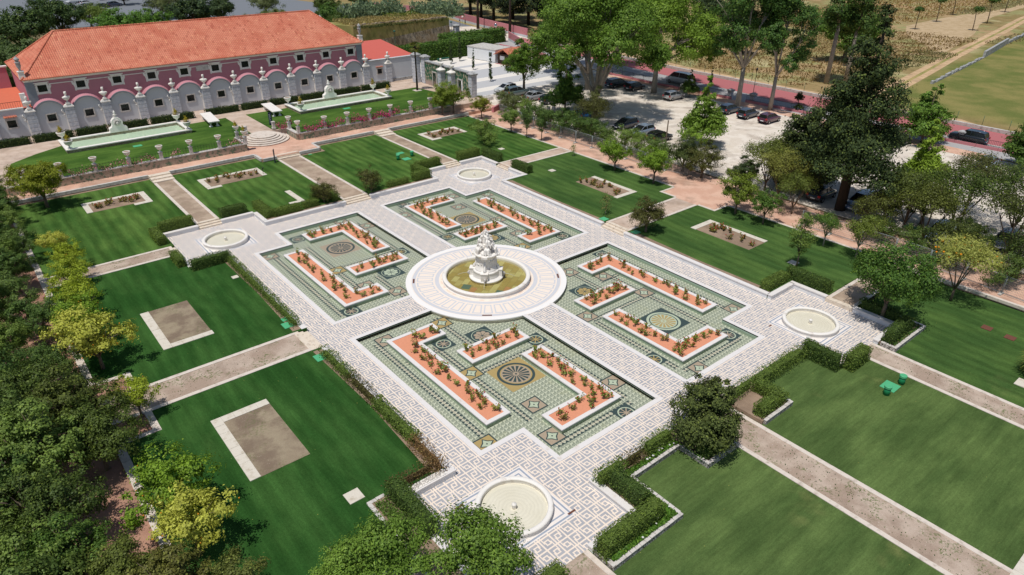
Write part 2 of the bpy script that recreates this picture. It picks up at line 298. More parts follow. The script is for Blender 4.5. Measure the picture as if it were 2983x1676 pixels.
# ---------------------------------------------------------------- object helpers
def link(o,parent=None):
    COL.objects.link(o)
    if parent is not None: o.parent=parent
    return o
def tag(o,label=None,cat=None,group=None,kind=None):
    if label: o['label']=label
    if cat: o['category']=cat
    if group: o['group']=group
    if kind: o['kind']=kind
    return o
def thing(name,label,cat,loc=(0,0,0),rz=0,group=None):
    o=bpy.data.objects.new(name,None); o.empty_display_size=.3; o.location=loc; o.rotation_euler=(0,0,rz); link(o)
    return tag(o,label,cat,group)
class MB:
    def __init__(s): s.v=[]; s.f=[]; s.mi=[]; s.cur=0; s.sm=[]
    def add(s,vs,fs,smooth=False):
        b=len(s.v); s.v+=[tuple(map(float,v)) for v in vs]; s.f+=[tuple(b+i for i in f) for f in fs]; s.mi+=[s.cur]*len(fs); s.sm+=[smooth]*len(fs); return s
    def box(s,x0,x1,y0,y1,z0,z1,rz=0,c=None):
        vs=[(x,y,z) for z in (z0,z1) for (x,y) in ((x0,y0),(x1,y0),(x1,y1),(x0,y1))]
        if rz:
            cx,cy=c or ((x0+x1)/2,(y0+y1)/2); cs,sn=math.cos(rz),math.sin(rz)
            vs=[(cx+(x-cx)*cs-(y-cy)*sn,cy+(x-cx)*sn+(y-cy)*cs,z) for x,y,z in vs]
        return s.add(vs,[(3,2,1,0),(4,5,6,7),(0,1,5,4),(1,2,6,5),(2,3,7,6),(3,0,4,7)])
    def frus(s,cx,cy,z0,z1,a0,b0,a1,b1):
        vs=[(cx+i*a0,cy+j*b0,z0) for i,j in ((-1,-1),(1,-1),(1,1),(-1,1))]+[(cx+i*a1,cy+j*b1,z1) for i,j in ((-1,-1),(1,-1),(1,1),(-1,1))]
        return s.add(vs,[(3,2,1,0),(4,5,6,7),(0,1,5,4),(1,2,6,5),(2,3,7,6),(3,0,4,7)])
    def prism(s,poly,z0,z1):
        n=len(poly); vs=[(x,y,z0) for x,y in poly]+[(x,y,z1) for x,y in poly]
        a=sum(poly[i][0]*poly[(i+1)%n][1]-poly[(i+1)%n][0]*poly[i][1] for i in range(n))
        if a<0: vs=[(x,y,z0) for x,y in poly[::-1]]+[(x,y,z1) for x,y in poly[::-1]]
        return s.add(vs,[tuple(range(n-1,-1,-1)),tuple(range(n,2*n))]+[(i,(i+1)%n,n+(i+1)%n,n+i) for i in range(n)])
    def flat(s,poly,z): return s.add([(x,y,z) for x,y in poly],[tuple(range(len(poly)))])
    def rect(s,x0,x1,y0,y1,z): return s.flat([(x0,y0),(x1,y0),(x1,y1),(x0,y1)],z)
    def lathe(s,prof,n=24,c=(0,0,0),smooth=True,sx=1,sy=1,cap=True):
        vs=[(c[0]+r*sx*math.cos(2*math.pi*k/n),c[1]+r*sy*math.sin(2*math.pi*k/n),c[2]+z) for r,z in prof for k in range(n)]
        fs=[(i*n+k,i*n+(k+1)%n,(i+1)*n+(k+1)%n,(i+1)*n+k) for i in range(len(prof)-1) for k in range(n)]
        if cap: fs+=[tuple(range(n-1,-1,-1)),tuple((len(prof)-1)*n+k for k in range(n))]
        return s.add(vs,fs,smooth)
    def tube(s,pts,rad,n=6,smooth=True):
        pts=[Vector(p) for p in pts]; rad=rad if isinstance(rad,(list,tuple)) else [rad]*len(pts); vs=[]
        for i,p in enumerate(pts):
            d=(pts[min(i+1,len(pts)-1)]-pts[max(i-1,0)]).normalized(); a=d.orthogonal().normalized() if i==0 else (a-d*a.dot(d)).normalized(); b=d.cross(a)
            for k in range(n):
                t=2*math.pi*k/n; vs.append(p+(a*math.cos(t)+b*math.sin(t))*rad[i])
        m=len(pts); fs=[(i*n+k,i*n+(k+1)%n,(i+1)*n+(k+1)%n,(i+1)*n+k) for i in range(m-1) for k in range(n)]+[tuple(range(n-1,-1,-1)),tuple((m-1)*n+k for k in range(n))]
        return s.add(vs,fs,smooth)
    def ball(s,c,r,n=8,m=6,sc=(1,1,1)):
        prof=[(r*math.sin(math.pi*(i+.02)/(m+.04)),-r*math.cos(math.pi*(i+.02)/(m+.04))) for i in range(m+1)]
        vs=[(c[0]+q*sc[0]*math.cos(2*math.pi*k/n),c[1]+q*sc[1]*math.sin(2*math.pi*k/n),c[2]+z*sc[2]) for q,z in prof for k in range(n)]
        fs=[(i*n+k,i*n+(k+1)%n,(i+1)*n+(k+1)%n,(i+1)*n+k) for i in range(m) for k in range(n)]+[tuple(range(n-1,-1,-1)),tuple(m*n+k for k in range(n))]
        return s.add(vs,fs,True)
    def rings(s,rs,smooth=True):        # rs: list of rings of equal length
        n=len(rs[0]); vs=[p for r in rs for p in r]
        fs=[(i*n+k,i*n+(k+1)%n,(i+1)*n+(k+1)%n,(i+1)*n+k) for i in range(len(rs)-1) for k in range(n)]+[tuple(range(n-1,-1,-1)),tuple((len(rs)-1)*n+k for k in range(n))]
        return s.add(vs,fs,smooth)
    def mesh(s,name,mats):
        me=bpy.data.meshes.new(name); me.from_pydata(s.v,[],s.f)
        for m in (mats if isinstance(mats,(list,tuple)) else [mats]): me.materials.append(M[m] if isinstance(m,str) else m)
        me.polygons.foreach_set('material_index',s.mi); me.polygons.foreach_set('use_smooth',s.sm); me.update(); return me
    def build(s,name,mats,parent=None,loc=None,rz=0,color=None):
        o=bpy.data.objects.new(name,s.mesh(name,mats)); link(o,parent)
        if loc: o.location=loc
        if rz: o.rotation_euler=(0,0,rz)
        if color: o.color=c4(color)
        return o
def S_(name,mb,mats,**k): return tag(mb.build(name,mats,**k),kind='structure')
def kids(o): return [c for c in o.children]
def copy_tree(o,parent=None):
    c=o.copy(); COL.objects.link(c); c.parent=parent
    for ch in kids(o): copy_tree(ch,c)
    return c
def recolor(o,col,names=None):
    if o.type=='MESH' and (names is None or o.name.split('.')[0] in names): o.color=c4(col)
    for c in o.children: recolor(c,col,names)
# ---------------------------------------------------------------- ground
LZ=.45; TZ=1.75; CZ=.6
mb=MB(); gx=[-1500,-60,-59.9,-30,0,34.7,41.9,42,60,80,110,160,230,320,1500]; gy=[-1500,-80,-79.9,-60,-30,0,30,53,53.1,80,100,130,200,320,1500]
def gz(x,y): return -.75 if (-59.95<x<41.95 and -79.95<y<53.05) else .5
vs=[(x,y,gz(x,y)) for y in gy for x in gx]; nx=len(gx)
mb.add(vs,[(j*nx+i,j*nx+i+1,(j+1)*nx+i+1,(j+1)*nx+i) for j in range(len(gy)-1) for i in range(nx-1)])
S_('ground',mb,'field')
# plaza paving (bridges over the ponds, slab round them)
PX=[-22.2,-18.3,-15.6,-12.1,-11.8,-1.87,1.87,11.8,12.1,15.6,18.3,22.2]; PY=[-30.2,-26.5,-23.5,-20.15,-19.73,-1.87,1.87,19.73,20.15,23.5,26.5,30.2]
def in_plaza(x,y):
    ax,ay=abs(x),abs(y)
    return (ax<18.3 and ay<26.5) or (12.1<ax<22.2 and 20.15<ay<30.2)
def in_pond(x,y):
    ax,ay=abs(x),abs(y)
    if ax<1.87 or ay<1.87: return False
    return (ax<15.6 and ay<19.73) or (ax<11.8 and ay<23.5)
mb=MB(); cells={}
for i in range(len(PX)-1):
    for j in range(len(PY)-1):
        cx,cy=(PX[i]+PX[i+1])/2,(PY[j]+PY[j+1])/2
        if in_plaza(cx,cy) and not in_pond(cx,cy): cells[(i,j)]=(cx,cy)
mw=MB()
for (i,j),(cx,cy) in cells.items():
    x0,x1,y0,y1=PX[i],PX[i+1],PY[j],PY[j+1]; mb.rect(x0,x1,y0,y1,0)
    for (di,dj,e) in ((1,0,((x1,y0),(x1,y1))),(-1,0,((x0,y1),(x0,y0))),(0,1,((x1,y1),(x0,y1))),(0,-1,((x0,y0),(x1,y0)))):
        if (i+di,j+dj) in cells: continue
        bridge=(abs(cx)<1.87 or abs(cy)<1.87) and abs(cx)<15.6 and abs(cy)<23.5
        zb=-.13 if bridge else -.44
        (ax,ay),(bx,by)=e; mw.add([(ax,ay,zb),(bx,by,zb),(bx,by,0),(ax,ay,0)],[(0,1,2,3)])
S_('plaza_paving',mb,'key')
# underside beams and low piers that carry the walkways
for s in (-1,1):
    mw.box(-1.2,1.2,s*8.3-.25 if s<0 else 8.05,s*8.3+.25 if s<0 else 8.55,-.44,-.13)
    for k in (3.2,7.4,11.6,15.5): mw.box(-1.3,1.3,s*(8.2+k)-.15,s*(8.2+k)+.15,-.44,-.13)
    for k in (2.0,4.8): mw.box(s*(8.2+k)-.15,s*(8.2+k)+.15,-1.3,1.3,-.44,-.13)
S_('pond_wall',mw,'bedwall')
mb=MB(); mb.lathe([(7.9,-.44),(7.9,-.1),(8.05,-.1),(8.05,.004)],96,smooth=False,cap=False); mb.flat([(8.05*math.cos(2*math.pi*k/96),8.05*math.sin(2*math.pi*k/96)) for k in range(96)],.004)
S_('round_terrace_paving',mb,['round'])
# white coping round the ponds, each pond its own kerb
def off_poly(poly,d):
    n=len(poly); out=[]
    for i in range(n):
        p0,p1,p2=[Vector(poly[(i+k)%n]) for k in (-1,0,1)]; a=(p1-p0).normalized(); b=(p2-p1).normalized(); na=Vector((a.y,-a.x)); nb=Vector((b.y,-b.x))
        out.append(tuple(p1+na*d+nb*d) if abs(a.dot(b))<.5 else tuple(p1+na*d))
    return out
def ring_mesh(mb,poly,d,z0,z1):
    a=sum(poly[i][0]*poly[(i+1)%len(poly)][1]-poly[(i+1)%len(poly)][0]*poly[i][1] for i in range(len(poly)))
    if a<0: poly=poly[::-1]
    o=off_poly(poly,d); n=len(poly); vs=[(x,y,z) for z in (z0,z1) for P in (poly,o) for x,y in P]
    fs=[]
    for i in range(n):
        k=(i+1)%n; fs+=[(2*n+i,3*n+i,3*n+k,2*n+k),(n+i,n+k,3*n+k,3*n+i),(k,i,2*n+i,2*n+k),(i,k,n+k,n+i)]
    mb.add(vs,fs)
def pond_poly(sx,sy,circ=False):
    P=[(1.87,1.87)] if not circ else [(1.87,7.83),(7.83,1.87)]
    P=[(1.87,7.83)]+[(8.05*math.cos(t),8.05*math.sin(t)) for t in np.linspace(RAD(76.5),RAD(13.5),12)[1:-1]]+[(7.83,1.87)]
    P+=[(15.6,1.87),(15.6,19.73),(11.8,19.73),(11.8,23.5),(1.87,23.5)]
    return [(x*sx,y*sy) for x,y in P]
for sx,sy,wd in ((-1,-1,'nearest'),(1,-1,'right-hand'),(-1,1,'left-hand'),(1,1,'farthest')):
    straight=[(15.6,1.87),(15.6,19.73),(11.8,19.73),(11.8,23.5),(1.87,23.5)]
    pl=[(7.83,1.87)]+straight+[(1.87,7.83)]
    pts=[(x*sx,y*sy) for x,y in pl]; mb=MB(); q=pts if sx*sy>0 else pts[::-1]
    o=[]; n=len(q)
    for i in range(n):
        p1=Vector(q[i]); 
        if i==0: b=(Vector(q[1])-p1).normalized(); o.append(tuple(p1+Vector((b.y,-b.x))*.42)); continue
        if i==n-1: a=(p1-Vector(q[i-1])).normalized(); o.append(tuple(p1+Vector((a.y,-a.x))*.42)); continue
        a=(p1-Vector(q[i-1])).normalized(); b=(Vector(q[i+1])-p1).normalized(); o.append(tuple(p1+Vector((a.y,-a.x))*.42+Vector((b.y,-b.x))*.42))
    vs=[(x,y,z) for z in (-.09,.022) for P in (q,o) for x,y in P]; fs=[]
    inn=[(q[i][0],q[i][1]) for i in range(n)]
    for i in range(n-1): fs+=[(2*n+i,3*n+i,3*n+i+1,2*n+i+1),(i+1,i,2*n+i,2*n+i+1),(n+i,n+i+1,3*n+i+1,3*n+i)]
    mb.add(vs,fs); o_=mb.build('pond_kerb','coping'); tag(o_,f'white stone kerb framing the {wd} of the four mosaic ponds','kerb','kerbs of the four ponds')
# mosaic pond floor with medallions and bands
mb=MB(); ZF=-.44; CAMX,CAMY=-36.71,-48.5
mb.rect(-15.7,15.7,-19.8,19.8,ZF); mb.rect(-11.9,11.9,19.8,23.6,ZF); mb.rect(-11.9,11.9,-23.6,-19.8,ZF)
def sh(x,y): return x+(x-CAMX)*.0125,y+(y-CAMY)*.0125
def disc(c,r,z,n=40,r0=0,a0=0,a1=2*math.pi):
    if r0<=0: mb.flat([(c[0]+r*math.cos(2*math.pi*k/n),c[1]+r*math.sin(2*math.pi*k/n)) for k in range(n)],z); return
    k=np.linspace(a0,a1,n+1); vs=[(c[0]+q*math.cos(t),c[1]+q*math.sin(t),z) for t in k for q in (r0,r)]
    mb.add(vs,[(2*i,2*i+1,2*i+3,2*i+2) for i in range(n)])
MI=dict(fish=0,dark=1,tan=2,cream=3,pink=4,mint=5)
def sq_(c,h,z,k): mb.cur=MI[k]; mb.rect(c[0]-h,c[0]+h,c[1]-h,c[1]+h,z)
def bigwheel(x,y,base,ringc,spoke,spoke2):
    c=(x,y); z=ZF+.006; sq_(c,1.72,z,base); mb.cur=MI[ringc]; disc(c,1.55,z+.003,56,1.32); mb.cur=MI[spoke]; disc(c,1.22,z+.003,48)
    mb.cur=MI[spoke2]
    for k in range(16):
        t=2*math.pi*k/16; p=[]
        for q,wd in ((.26,-.03),(1.10,-.13),(1.10,.13),(.26,.03)): p.append((x+q*math.cos(t)-wd*math.sin(t),y+q*math.sin(t)+wd*math.cos(t)))
        mb.flat(p,z+.006)
    disc(c,.10,z+.007,16)
def wheel(x,y,tan=False):
    x,y=sh(x,y); c=(x,y); z=ZF+.009; sq_(c,.82,z,'dark'); mb.cur=MI['mint']; disc(c,.66,z+.003,32,.56); mb.cur=MI['tan' if tan else 'pink']
    for k in range(4):
        t=math.pi*k/4; mb.flat([(x+a*math.cos(t)-b*math.sin(t),y+a*math.sin(t)+b*math.cos(t)) for a,b in ((-.55,-.045),(.55,-.045),(.55,.045),(-.55,.045))],z+.003+.0006*k)
    disc(c,.14,z+.006,12)
def diamond(x,y,k='pink'):
    x,y=sh(x,y); c=(x,y); z=ZF+.009; sq_(c,.80,z,'dark'); sq_(c,.68,z+.003,k); mb.cur=MI['dark']
    mb.flat([(x+q*math.cos(t),y+q*math.sin(t)) for t,q in [(math.pi/4*i,(.62 if i%2==0 else .36)) for i in range(8)]],z+.005)
    mb.cur=MI['mint']; mb.flat([(x+q*math.cos(t),y+q*math.sin(t)) for t,q in [(math.pi/4*i,(.48 if i%2==0 else .26)) for i in range(8)]],z+.007)
    mb.cur=MI['dark']; disc(c,.07,z+.009,8)
def rosette(x,y,k):
    x,y=sh(x,y); c=(x,y); z=ZF+.009; sq_(c,1.15,z,'dark'); mb.cur=MI['mint']; disc(c,.97,z+.003,36,.91); mb.cur=MI[k]
    for i in range(8):
        t=2*math.pi*i/8; disc((x+.55*math.cos(t),y+.55*math.sin(t)),.21,z+.003,12)
        mb.flat([(x+a*math.cos(t)-b*math.sin(t),y+a*math.sin(t)+b*math.cos(t)) for a,b in ((.1,-.02),(.55,-.19),(.55,.19),(.1,.02))],z+.004)
def band(x0,y0,x1,y1):
    L=math.hypot(x1-x0,y1-y0); n=int(L/.37); d=Vector((x1-x0,y1-y0)).normalized(); e=Vector((-d.y,d.x)); z=ZF+.003
    for i in range(n):
        p=Vector((x0,y0))+d*(i*.37); w=.17
        mb.cur=MI['dark']; mb.flat([tuple(p+d*a+e*b) for a,b in ((0,-.26),(.37,-.26),(.185,0))],z); mb.flat([tuple(p+d*a+e*b) for a,b in ((0,.26),(.185,0),(.37,.26))],z)
        mb.cur=MI['cream']; mb.flat([tuple(p+d*a+e*b) for a,b in ((0,0),(.09,-.13),(.185,0),(.09,.13))],z+.001); mb.flat([tuple(p+d*a+e*b) for a,b in ((.185,0),(.28,-.13),(.37,0),(.28,.13))],z+.001)
bigwheel(-7.7,-13.95,'tan','dark','pink','dark'); bigwheel(8.0,-16.15,'dark','mint','mint','tan'); bigwheel(-7.7,16.5,'pink','dark','pink','dark'); bigwheel(7.95,14.3,'tan','dark','pink','dark')
for p in ((-10.1,-7.16),(-4.85,-23.22),(13.08,-3.47),(10.05,-21.61),(-10.75,20.71),(-13.61,2.68),(3.99,22.4),(13.08,2.78)): wheel(*p)
for p in ((-3.53,-11.56),(2.09,-19.99),(-3.49,10.72),(2.78,10.76)): wheel(*p,tan=True)
for p in ((-13.68,-3.61),(-9.5,-18.21),(-2.87,-20.03),(-10.81,-21.66),(7.49,-4.27),(9.5,-7.04),(10.1,-11.93),(2.72,-11.63),(14.2,-19.28),(3.97,-23.13),(-4.7,22.39),(-2.81,19.25),(-14.88,18.44),(-10.06,6.26),(-8.32,3.35),(10.42,20.82),(14.43,18.55),(8.92,17.3),(2.31,19.29),(10.28,11.07),(9.58,6.43)): diamond(*p)
for p in ((-8.3,-4.26),(-10.78,-12.06),(-14.87,-19.43),(-10.79,10.98),(7.66,3.48)): diamond(*p,k='tan')
rosette(-6.75,-8.19,'pink'); rosette(5.79,-8.15,'tan'); rosette(-6.76,7.21,'mint'); rosette(6.5,7.4,'tan')
for sx in (-1,1):
    for sy in (-1,1):
        for a in ((10.6,6.5,10.6,19.3),(3.0,12.0,10.3,12.0),(14.35,3.0,14.35,19.2),(3.2,22.25,11.2,22.25),(8.0,2.6,8.0,8.2),(3.1,12.4,3.1,22.0),(9.0,7.2,14.0,7.2)):
            band(a[0]*sx,a[1]*sy,a[2]*sx,a[3]*sy)
S_('pond_floor_mosaic',mb,['fish','mdark','mtan','mcream','mpink','mmint'])
mb=MB(); mb.rect(-15.65,15.65,-19.78,19.78,-.22); mb.rect(-11.85,11.85,19.78,23.55,-.22); mb.rect(-11.85,11.85,-23.55,-19.78,-.22); S_('pond_water',mb,'water')
# ---------------------------------------------------------------- lawns
def lawn_(poly,z,mat):
    a=sum(poly[i][0]*poly[(i+1)%len(poly)][1]-poly[(i+1)%len(poly)][0]*poly[i][1] for i in range(len(poly)))
    mb=MB(); mb.prism(off_poly(poly if a>0 else poly[::-1],-.015),z-1.0,z); S_('lawn',mb,mat)
H1,H2=1.75,1.35
lawn_([(-34.7,26.55),(-22.2,26.55),(-22.2,30.2),(-18.55,30.2),(-18.55,50.9),(-34.7,50.9)],LZ,'lawn_up')
lawn_([(-15.85,30.2),(-12.1,30.2),(-12.1,26.5),(-1.75,26.5),(-1.75,48),(-3.9,48),(-3.9,50.9),(-15.85,50.9)],LZ,'lawn_up')
lawn_([(1.75,26.5),(12.1,26.5),(12.1,30.2),(15.85,30.2),(15.85,50.9),(5.1,50.9),(5.1,48),(1.75,48)],LZ,'lawn_up')
lawn_([(18.55,30.2),(22.2,30.2),(22.2,26.55),(34.7,26.55),(34.7,50.9),(18.55,50.9)],LZ,'lawn_up')
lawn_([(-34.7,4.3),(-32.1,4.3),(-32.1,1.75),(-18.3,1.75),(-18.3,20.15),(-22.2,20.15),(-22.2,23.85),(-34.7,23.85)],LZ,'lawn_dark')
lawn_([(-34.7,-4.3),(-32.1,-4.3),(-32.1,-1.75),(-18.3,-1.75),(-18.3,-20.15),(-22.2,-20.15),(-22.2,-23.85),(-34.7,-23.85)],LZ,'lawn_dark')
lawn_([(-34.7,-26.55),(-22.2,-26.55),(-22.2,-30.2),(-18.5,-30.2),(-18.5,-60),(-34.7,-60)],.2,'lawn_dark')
lawn_([(18.3,1.75),(32.1,1.75),(32.1,4.3),(34.7,4.3),(34.7,23.85),(22.2,23.85),(22.2,20.15),(18.3,20.15)],LZ,'lawn_right')
lawn_([(18.3,-1.75),(32.1,-1.75),(32.1,-4.3),(34.7,-4.3),(34.7,-23.85),(22.2,-23.85),(22.2,-20.15),(18.3,-20.15)],LZ,'lawn_right')
lawn_([(22.2,-26.55),(34.7,-26.55),(34.7,-70),(18.55,-70),(18.55,-30.2),(22.2,-30.2)],0,'lawn_right')
lawn_([(-15.85,-30.2),(-12.1,-30.2),(-12.1,-26.5),(-1.65,-26.5),(-1.65,-70),(-15.85,-70)],0,'lawn_low')
lawn_([(1.65,-26.5),(12.1,-26.5),(12.1,-30.2),(15.85,-30.2),(15.85,-70),(1.65,-70)],0,'lawn_low')
# bare soil strips beside the right-hand plaza wall
mb=MB(); 
for y0,y1 in ((1.9,20.1),(-20.1,-1.9)): mb.prism([(18.72,y0),(19.35,y0+.3),(19.2,(y0+y1)/2),(19.5,y1-.5),(18.72,y1)],.40,.459)
mb.prism([(-19.5,2.0),(-18.75,2.0),(-18.75,20.0),(-19.4,20.0),(-19.25,11)],.40,.459); mb.prism([(-19.5,-2.0),(-19.3,-11),(-19.7,-19.8),(-18.75,-19.8),(-18.75,-2)],.40,.459)
mb.prism([(1.9,26.95),(12.0,26.95),(12.0,27.5),(1.9,27.4)],.40,.459); mb.prism([(-1.9,26.95),(-12.0,26.95),(-12.0,27.5),(-1.9,27.4)],.40,.459)
mb.prism([(22.3,20.4),(22.9,20.4),(23.0,23.7),(22.3,23.7)],.40,.459)
mb.prism([(1.9,47.9),(5.2,47.9),(5.2,50.85),(15.8,50.85),(15.8,50.3),(5.6,50.3),(5.6,47.4),(1.9,47.4)],.40,.459); mb.prism([(-15.8,50.85),(-3.95,50.85),(-3.95,50.3),(-15.8,50.3)],.40,.459); mb.prism([(-34,50.85),(-18.6,50.85),(-18.6,50.3),(-34,50.3)],.40,.459); mb.prism([(18.6,50.85),(34.6,50.85),(34.6,50.3),(18.6,50.3)],.40,.459)
S_('soil_strip',mb,'soil')
# ---------------------------------------------------------------- paths
EW=.36
def path(x0,x1,y0,y1,z,mat,axis,clean=False):
    mb=MB(); mb.prism([(x0,y0),(x1,y0),(x1,y1),(x0,y1)],z-1.0,z-.015); S_('path',mb,mat)
    mb=MB()
    if axis=='y': mb.box(x0,x0+EW,y0,y1,z-.3,z+.03); mb.box(x1-EW,x1,y0,y1,z-.3,z+.03)
    else: mb.box(x0,x1,y0,y0+EW,z-.3,z+.03); mb.box(x0,x1,y1-EW,y1,z-.3,z+.03)
    S_('path_edging',mb,'edging')
path(-1.75,1.75,27.6,48.05,LZ,'gravelclean','y'); path(-18.55,-15.85,31.3,48.55,LZ,'gravelclean','y'); path(15.85,18.55,31.3,48.55,LZ,'gravelclean','y')
path(-1.65,1.65,-70,-26.5,0,'gravel','y'); path(15.85,18.55,-70,-30.2,0,'gravel','y'); path(-18.5,-15.85,-70,-30.2,0,'gravel','y')
path(-34.7,-19.5,-1.75,1.75,LZ,'gravel','x'); path(-34.7,-22.9,23.85,26.55,LZ,'gravel','x'); path(-34.7,-22.2,-26.55,-23.85,LZ-.2,'gravel','x')
path(19.4,31.7,-1.75,1.75,LZ,'sandpath','x'); path(22.6,34.7,23.85,26.55,LZ,'sandpath','x'); path(22.66,34.7,-26.55,-23.85,LZ-.1,'gravelclean','x')
mb=MB(); mb.prism([(34.7,-80),(42,-80),(42,53.2),(34.7,53.2)],-.6,.43); mb.prism([(31.7,-4.3),(34.7,-4.3),(34.7,4.3),(31.7,4.3)],-.6,.425); S_('east_path',mb,'pinkpath')
mb=MB(); mb.box(34.5,34.85,4.3,50.9,.2,.5); mb.box(34.5,34.85,-70,-4.3,.2,.48); mb.box(32.1,34.5,4.0,4.3,.2,.48); mb.box(32.1,34.5,-4.3,-4.0,.2,.48); mb.box(31.75,32.1,1.75,4.3,.2,.48); mb.box(31.75,32.1,-4.3,-1.75,.2,.48); S_('kerb_line',mb,'edging')
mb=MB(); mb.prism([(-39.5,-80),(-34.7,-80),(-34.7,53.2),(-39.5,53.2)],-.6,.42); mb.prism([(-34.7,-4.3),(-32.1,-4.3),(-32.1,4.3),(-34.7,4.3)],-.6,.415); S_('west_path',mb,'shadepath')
mb=MB(); mb.box(-34.9,-34.35,4.3,50.9,.2,.5); mb.box(-34.9,-34.35,-23.8,-4.3,.2,.5); mb.box(-34.35,-32.1,4.0,4.4,.2,.49); mb.box(-34.35,-32.1,-4.4,-4.0,.2,.49); mb.box(-32.4,-31.9,1.75,4.4,.2,.48); mb.box(-32.4,-31.9,-4.4,-1.75,.2,.48); S_('kerb_line',mb,'edging')
mb=MB(); mb.prism([(-60,-80),(-39.5,-80),(-39.5,53.2),(-60,53.2)],-.6,.38); S_('wooded_ground',mb,'bare')
mb=MB(); mb.prism([(-40,50.9),(-3.9,50.9),(-3.9,48),(5.1,48),(5.1,50.9),(42,50.9),(42,53.6),(4.3,53.6),(4.3,58.5),(-3.7,58.5),(-3.7,53.6),(-40,53.6)],-.5,.9); S_('upper_path',mb,'pinkpath')
mb=MB()
for a in ((-34.5,-18.55,50.72,51.08),(-15.85,-3.9,50.72,51.08),(5.1,15.85,50.72,51.08),(18.55,35,50.72,51.08)): mb.box(*a,.55,.945)
mb.box(-4.08,-3.72,48.15,50.72,.55,.945); mb.box(4.92,5.28,48.15,50.72,.55,.945); mb.box(-3.72,-1.75,47.82,48.15,.55,.945); mb.box(1.75,4.92,47.82,48.15,.55,.945); S_('terrace_kerb',mb,'limestone')
mb=MB(); mb.prism([(-60,53.6),(-3.9,53.6),(-3.9,58.5),(4.5,58.5),(4.5,53.6),(42,53.6),(42,100),(-60,100)],-.5,TZ-.02); S_('palace_terrace',mb,'sandpath')
lawn_([(-30.5,54.0),(-3.95,54.0),(-3.95,58.6),(-1.1,58.9),(-1.05,70.7),(-6.7,70.5),(-25.5,69.8),(-29,67.6),(-32.3,64.8),(-33.4,60),(-32.5,55)],TZ+.02,'lawn_terrace')
lawn_([(4.6,54.0),(34,54.0),(36.5,58),(37.5,63.8),(36.4,70.5),(2.4,70.7),(2.3,58.9),(4.6,58.6)],TZ+.02,'lawn_terrace')
# ---------------------------------------------------------------- steps
def steps(x0,x1,y0,y1,z0,z1,n,d,label):
    """flight rising in direction d ('+y','-y','+x','-x') inside the rectangle"""
    mb=MB()
    for i in range(n):
        a,b=i/n,1.0; zt=z0+(z1-z0)*(i+1)/n
        if d=='+y': r=(x0,x1,y0+(y1-y0)*a,y1)
        elif d=='-y': r=(x0,x1,y0,y1-(y1-y0)*a)
        elif d=='+x': r=(x0+(x1-x0)*a,x1,y0,y1)
        else: r=(x0,x1-(x1-x0)*a,y0,y1)
        mb.box(*r,z0-.3 if i==0 else z0+(z1-z0)*i/n,zt+(.004 if i==n-1 else 0))
    tag(mb.build('stone_steps','step'),label,'steps','flights of stone steps')
steps(-1.75,1.75,26.5,27.75,0,.47,3,'+y','three stone steps from the plaza to the middle path below the palace')
steps(-18.55,-15.85,30.2,31.45,0,.47,3,'+y','three stone steps behind the left round basin')
steps(15.85,18.55,30.2,31.45,0,.47,3,'+y','three stone steps behind the far round basin, at the end of the gravel path')
steps(-19.6,-18.3,-1.75,1.75,0,.47,3,'-x','three stone steps from the plaza down the left gravel path')
steps(18.3,19.5,-1.75,1.75,0,.47,3,'+x','three stone steps on the right side of the plaza beside a round bush')
steps(22.2,23.0,23.85,26.55,0,.47,3,'+x','short stone steps right of the far basin between two hedges')
steps(22.2,22.7,-26.55,-23.85,0,.36,1,'+x','single long threshold step beside the right-hand basin')
steps(-1.75,1.75,47.5,48.7,.45,.93,3,'+y','three stone steps up to the pink path in front of the round stairs')
steps(-18.55,-15.85,48.3,50.9,.45,.93,3,'+y','three stone steps up to the pink path at the left')
steps(15.85,18.55,48.3,50.9,.45,.93,3,'+y','three stone steps up to the pink path at the right')
steps(-22.9,-22.2,23.85,26.55,0,.47,2,'-x','pale stone steps behind the left basin between hedges')
t=thing('round_staircase','round stone staircase of five curved steps rising to the palace terrace','steps',(.1,57.4,.9))
for i in range(5):
    mb=MB(); r=3.9-.48*i; mb.lathe([(r-.03,.17*i-.02),(r-.03,.17*i+.11),(r+.03,.17*i+.12),(r+.03,.17*(i+1))],48,smooth=False); mb.build('step','edging',t)
# ---------------------------------------------------------------- plaza walls
def wall_run(label,x0,x1,y0,y1,zt=.5,mat='wallwhite',cop='coping',lip=.05,name='retaining_wall',base=-.05,ct=.09,grp='low white walls round the plaza'):
    t=thing(name,label,'wall',((x0+x1)/2,(y0+y1)/2,0),group=grp); cx,cy=(x0+x1)/2,(y0+y1)/2
    mb=MB(); mb.box(x0-cx,x1-cx,y0-cy,y1-cy,base,zt-ct); mb.build('wall',mat,t)
    mb=MB(); mb.box(x0-lip-cx,x1+lip-cx,y0-lip-cy,y1+lip-cy,zt-ct,zt); mb.build('coping',cop,t); return t
TW=.40
wall_run('long low white wall left of the middle steps, below the shrubs',-12.1,-1.75,26.5,26.5+TW)
wall_run('long low white wall right of the middle steps, below the shrubs',1.75,12.1,26.5,26.5+TW)
wall_run('low white wall behind the left basin, left of its steps',-22.6,-18.55,30.2,30.2+TW)
wall_run('low white wall behind the left basin, right of its steps',-15.85,-12.1,30.2,30.2+TW)
wall_run('low white wall running away from the camera right of the left basin',-12.1,-12.1+TW,26.95,30.15)
wall_run('low white wall left of the far basin',12.1-TW,12.1,26.95,30.15)
wall_run('low white wall behind the far basin, left of its steps',12.1,15.85,30.2,30.2+TW)
wall_run('low white wall behind the far basin under a clipped hedge',18.55,22.6,30.2,30.2+TW)
wall_run('low white wall right of the far basin, before the steps',22.2,22.2+TW,26.6,30.15)
wall_run('low white wall right of the far basin, after the steps',22.2,22.2+TW,20.6,23.8)
